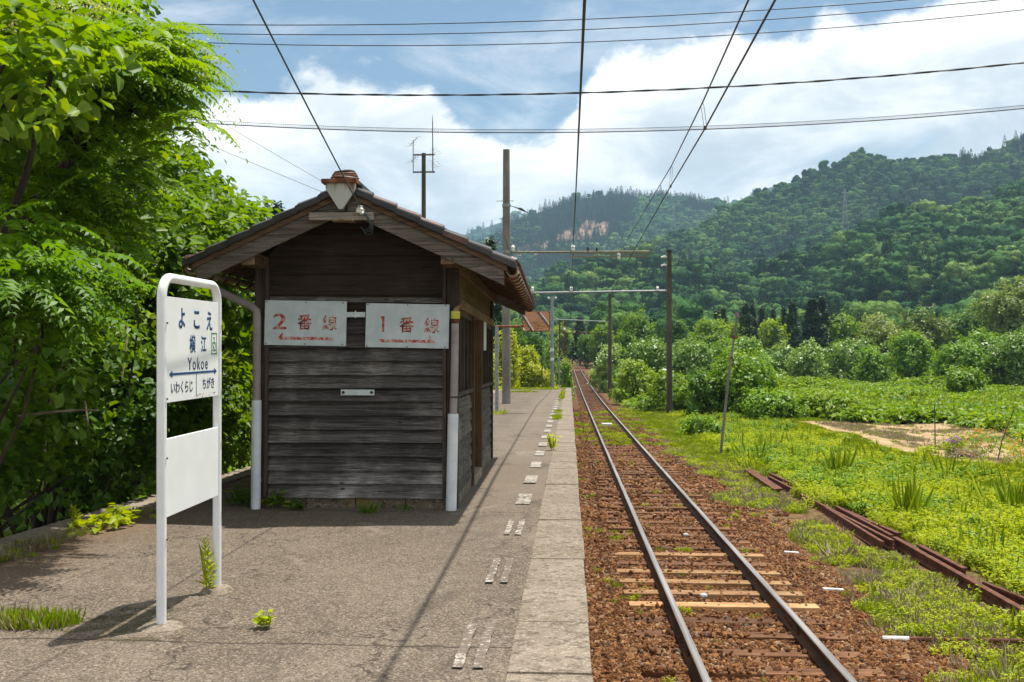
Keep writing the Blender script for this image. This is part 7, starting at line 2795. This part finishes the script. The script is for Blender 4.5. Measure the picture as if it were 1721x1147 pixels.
single('tall_weed', 347, 998, 'upright bright green weed growing at the right foot of the name sign', 'weed', fleabane(700, 0.36), 1.0)
single('small_weed', 443, 1055, 'small leafy weed in a crack of the asphalt right of the name sign', 'weed', weed(701, 6, 0.10, 0.06, 'leaf_weed', 0.04, 6), 1.0)
single('weed_clump', 175, 890, 'broad-leaved weed clump on the kerb left of the name sign', 'weed', patch(702, 60, 0.24, 0.17, 0.11, 'leaf_weed'), 1.0)
single('weed_clump', 125, 890, 'spiky weed on the kerb, leftmost of the three there', 'weed', fleabane(703, 0.20, 50, 0.09), 1.0)
single('weed_clump', 213, 882, 'grassy weed on the kerb, rightmost of the three there', 'weed', weed(704, 12, 0.17, 0.09, 'leaf_weed', 0.07, 8, 0.3), 1.1)
single('weed_clump', 465, 853, 'dark leafy weed at the left corner of the hut front', 'weed', weed(705, 10, 0.20, 0.13, 'leaf_broad', 0.10, 8, 0.3), 1.1, )
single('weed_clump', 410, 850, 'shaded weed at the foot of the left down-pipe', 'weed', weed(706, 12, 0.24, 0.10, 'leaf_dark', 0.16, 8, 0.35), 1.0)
single('weed_clump', 620, 862, 'grassy weed tuft at the middle of the hut front', 'weed', tuft(707, 60, 0.15, 0.08, 'leaf_broad', 0.008, 0.6), 1.0)
single('weed_clump', 680, 857, 'small dark weed tuft right of the middle of the hut front', 'weed', tuft(708, 26, 0.09, 0.06, 'leaf_dark', 0.008, 0.6), 1.0)
single('weed_clump', 500, 857, 'low dark weed between the left corner and the middle of the hut front', 'weed', weed(712, 9, 0.10, 0.06, 'leaf_dark', 0.12, 7, 0.4), 1.0)
single('weed_clump', 927, 757, 'weed standing in the joint of the platform edge, nearest one', 'weed', weed(709, 10, 0.30, 0.09, 'leaf_weed', 0.06, 10, 0.28), 1.0)
single('weed_clump', 838, 697, 'grass tuft at the foot of the mirror post', 'weed', tuft(710, 70, 0.22, 0.20, 'grass', 0.012, 0.6), 1.0)
single('weed_clump', 290, 820, 'shaded weed behind the left leg of the name sign', 'weed', weed(711, 12, 0.20, 0.09, 'leaf_dark', 0.14, 8, 0.35), 1.0)
# dry bushes of dead stalks on the shoulder
for i, (u, v, s, lb) in enumerate([(1405, 940, 0.32, 'dead grey stalks on the track shoulder beside the scrap rails'), (1520, 1018, 0.26, 'dead grey stalks on the track shoulder, the clump nearest the white-tipped bar'), (1350, 822, 0.3, 'dead straw heaped over the middle of the scrap rails'), (1400, 850, 0.28, 'dead straw lying on the bundle of scrap rails')]):
    single('dead_stalks', u, v, lb, 'dead plant', tuft(720 + i, 60, 1.0, 0.35, 'grass_dry', 0.016, 1.5), s, GROUND, 'stalks')
# tall grass clumps
for i, (u, v, s, lb) in enumerate([(1410, 805, 0.9, 'tall grass clump in the weeds above the scrap rails, left one'), (1525, 880, 0.85, 'tall grass clump in the weeds behind the middle bundle of scrap rails'), (1700, 880, 0.8, 'tall grass clump in the weeds near the right edge of the photo')]):
    single('tall_grass', u, v, lb, 'grass', tuft(730 + i, 48, 0.95, 0.13, 'grass', 0.013, 0.42), s, GROUND, 'blades')


def flowering(name, u, v, label, seed, w, h, leafmat, petmat, nflow, top_only, leaf=0.09):
    p = on_ground(u, v, 0.0, GROUND)
    lv = Leaves(seed)
    lobes = [(lv.r.uniform(-0.3, 0.3) * w, lv.r.uniform(-0.3, 0.3) * w, h * lv.r.uniform(0.35, 0.6), w * 0.28, w * 0.28, h * 0.34) for _ in range(6)]
    shoots(lv, lobes, 150, 8, leaf, leaf * 2, 0.6, 0.4, 0.02)
    fl = Leaves(seed + 1)
    r = fl.r
    P, O = lobe_points(r, [(a[0], a[1], a[2] + 0.03, a[3] * 1.08, a[4] * 1.08, a[5] * 1.1) for a in lobes], nflow * 4, 0.95)
    P = P[P[:, 2] > h * (0.75 if top_only else 0.35)][:nflow]
    i = np.repeat(np.arange(len(P)), 6)
    m = len(i)
    s = 0.05
    fl.add(P[i] + r.normal(size=(m, 3)) * 0.018, unit(r.normal(size=(m, 3)) + np.array([0, -0.3, 0.5])), unit(r.normal(size=(m, 3)) * 0.5 + np.array([0, -0.4, 0.9])), np.full(m, s), np.full(m, s * 0.7), r.random(m))
    o = empty(name, p, label, 'flowers')
    c = bpy.data.objects.new('foliage', lv.mesh('foliage', M[leafmat], True))
    C.objects.link(c)
    c.parent = o
    e = bpy.data.objects.new('blossom', fl.mesh('blossom', M[petmat], True))
    C.objects.link(e)
    e.parent = o
    return o


flowering('purple_flowers', 1598, 778, 'plant with a head of purple flowers beside the upright stake', 800, 0.6, 0.75, 'leaf_weed', 'flower_purple', 60, True)
flowering('purple_flowers', 1557, 768, 'tiny low patch of purple flowers left of the upright stake', 802, 0.35, 0.14, 'leaf_weed', 'flower_purple', 14, False)
flowering('marigold_bush', 1662, 776, 'low bush with small orange flowers near the right edge of the field', 804, 1.9, 1.05, 'leaf_kudzu', 'flower_orange', 46, False)
flowering('marigold_bush', 1725, 790, 'orange flowered bush cut by the right edge of the photo', 806, 1.5, 0.9, 'leaf_weed', 'flower_orange', 60, False)
flowering('russet_plant', 1622, 782, 'reddish-brown low plant between purple and orange flowers', 808, 0.7, 0.4, 'grass_dry', 'flower_orange', 4, False)

# ---------------------------------------------------------------- the air
m = bpy.data.materials.new('pale_summer_haze')
m.use_nodes = True
m.node_tree.nodes.clear()
k = NT(m.node_tree)
pv = k.node('ShaderNodeVolumePrincipled')
k.put(pv.inputs['Color'], (0.50, 0.76, 1.0, 1))
pv.inputs['Density'].default_value = 0.00018
pv.inputs['Anisotropy'].default_value = 0.2
out = k.node('ShaderNodeOutputMaterial')
k.l.new(pv.outputs[0], out.inputs['Volume'])
mb = MB()
mb.box(-1500, 2600, -60, 3300, -7.0, 480)
o = mb.build('haze', m)
o['kind'] = 'stuff'
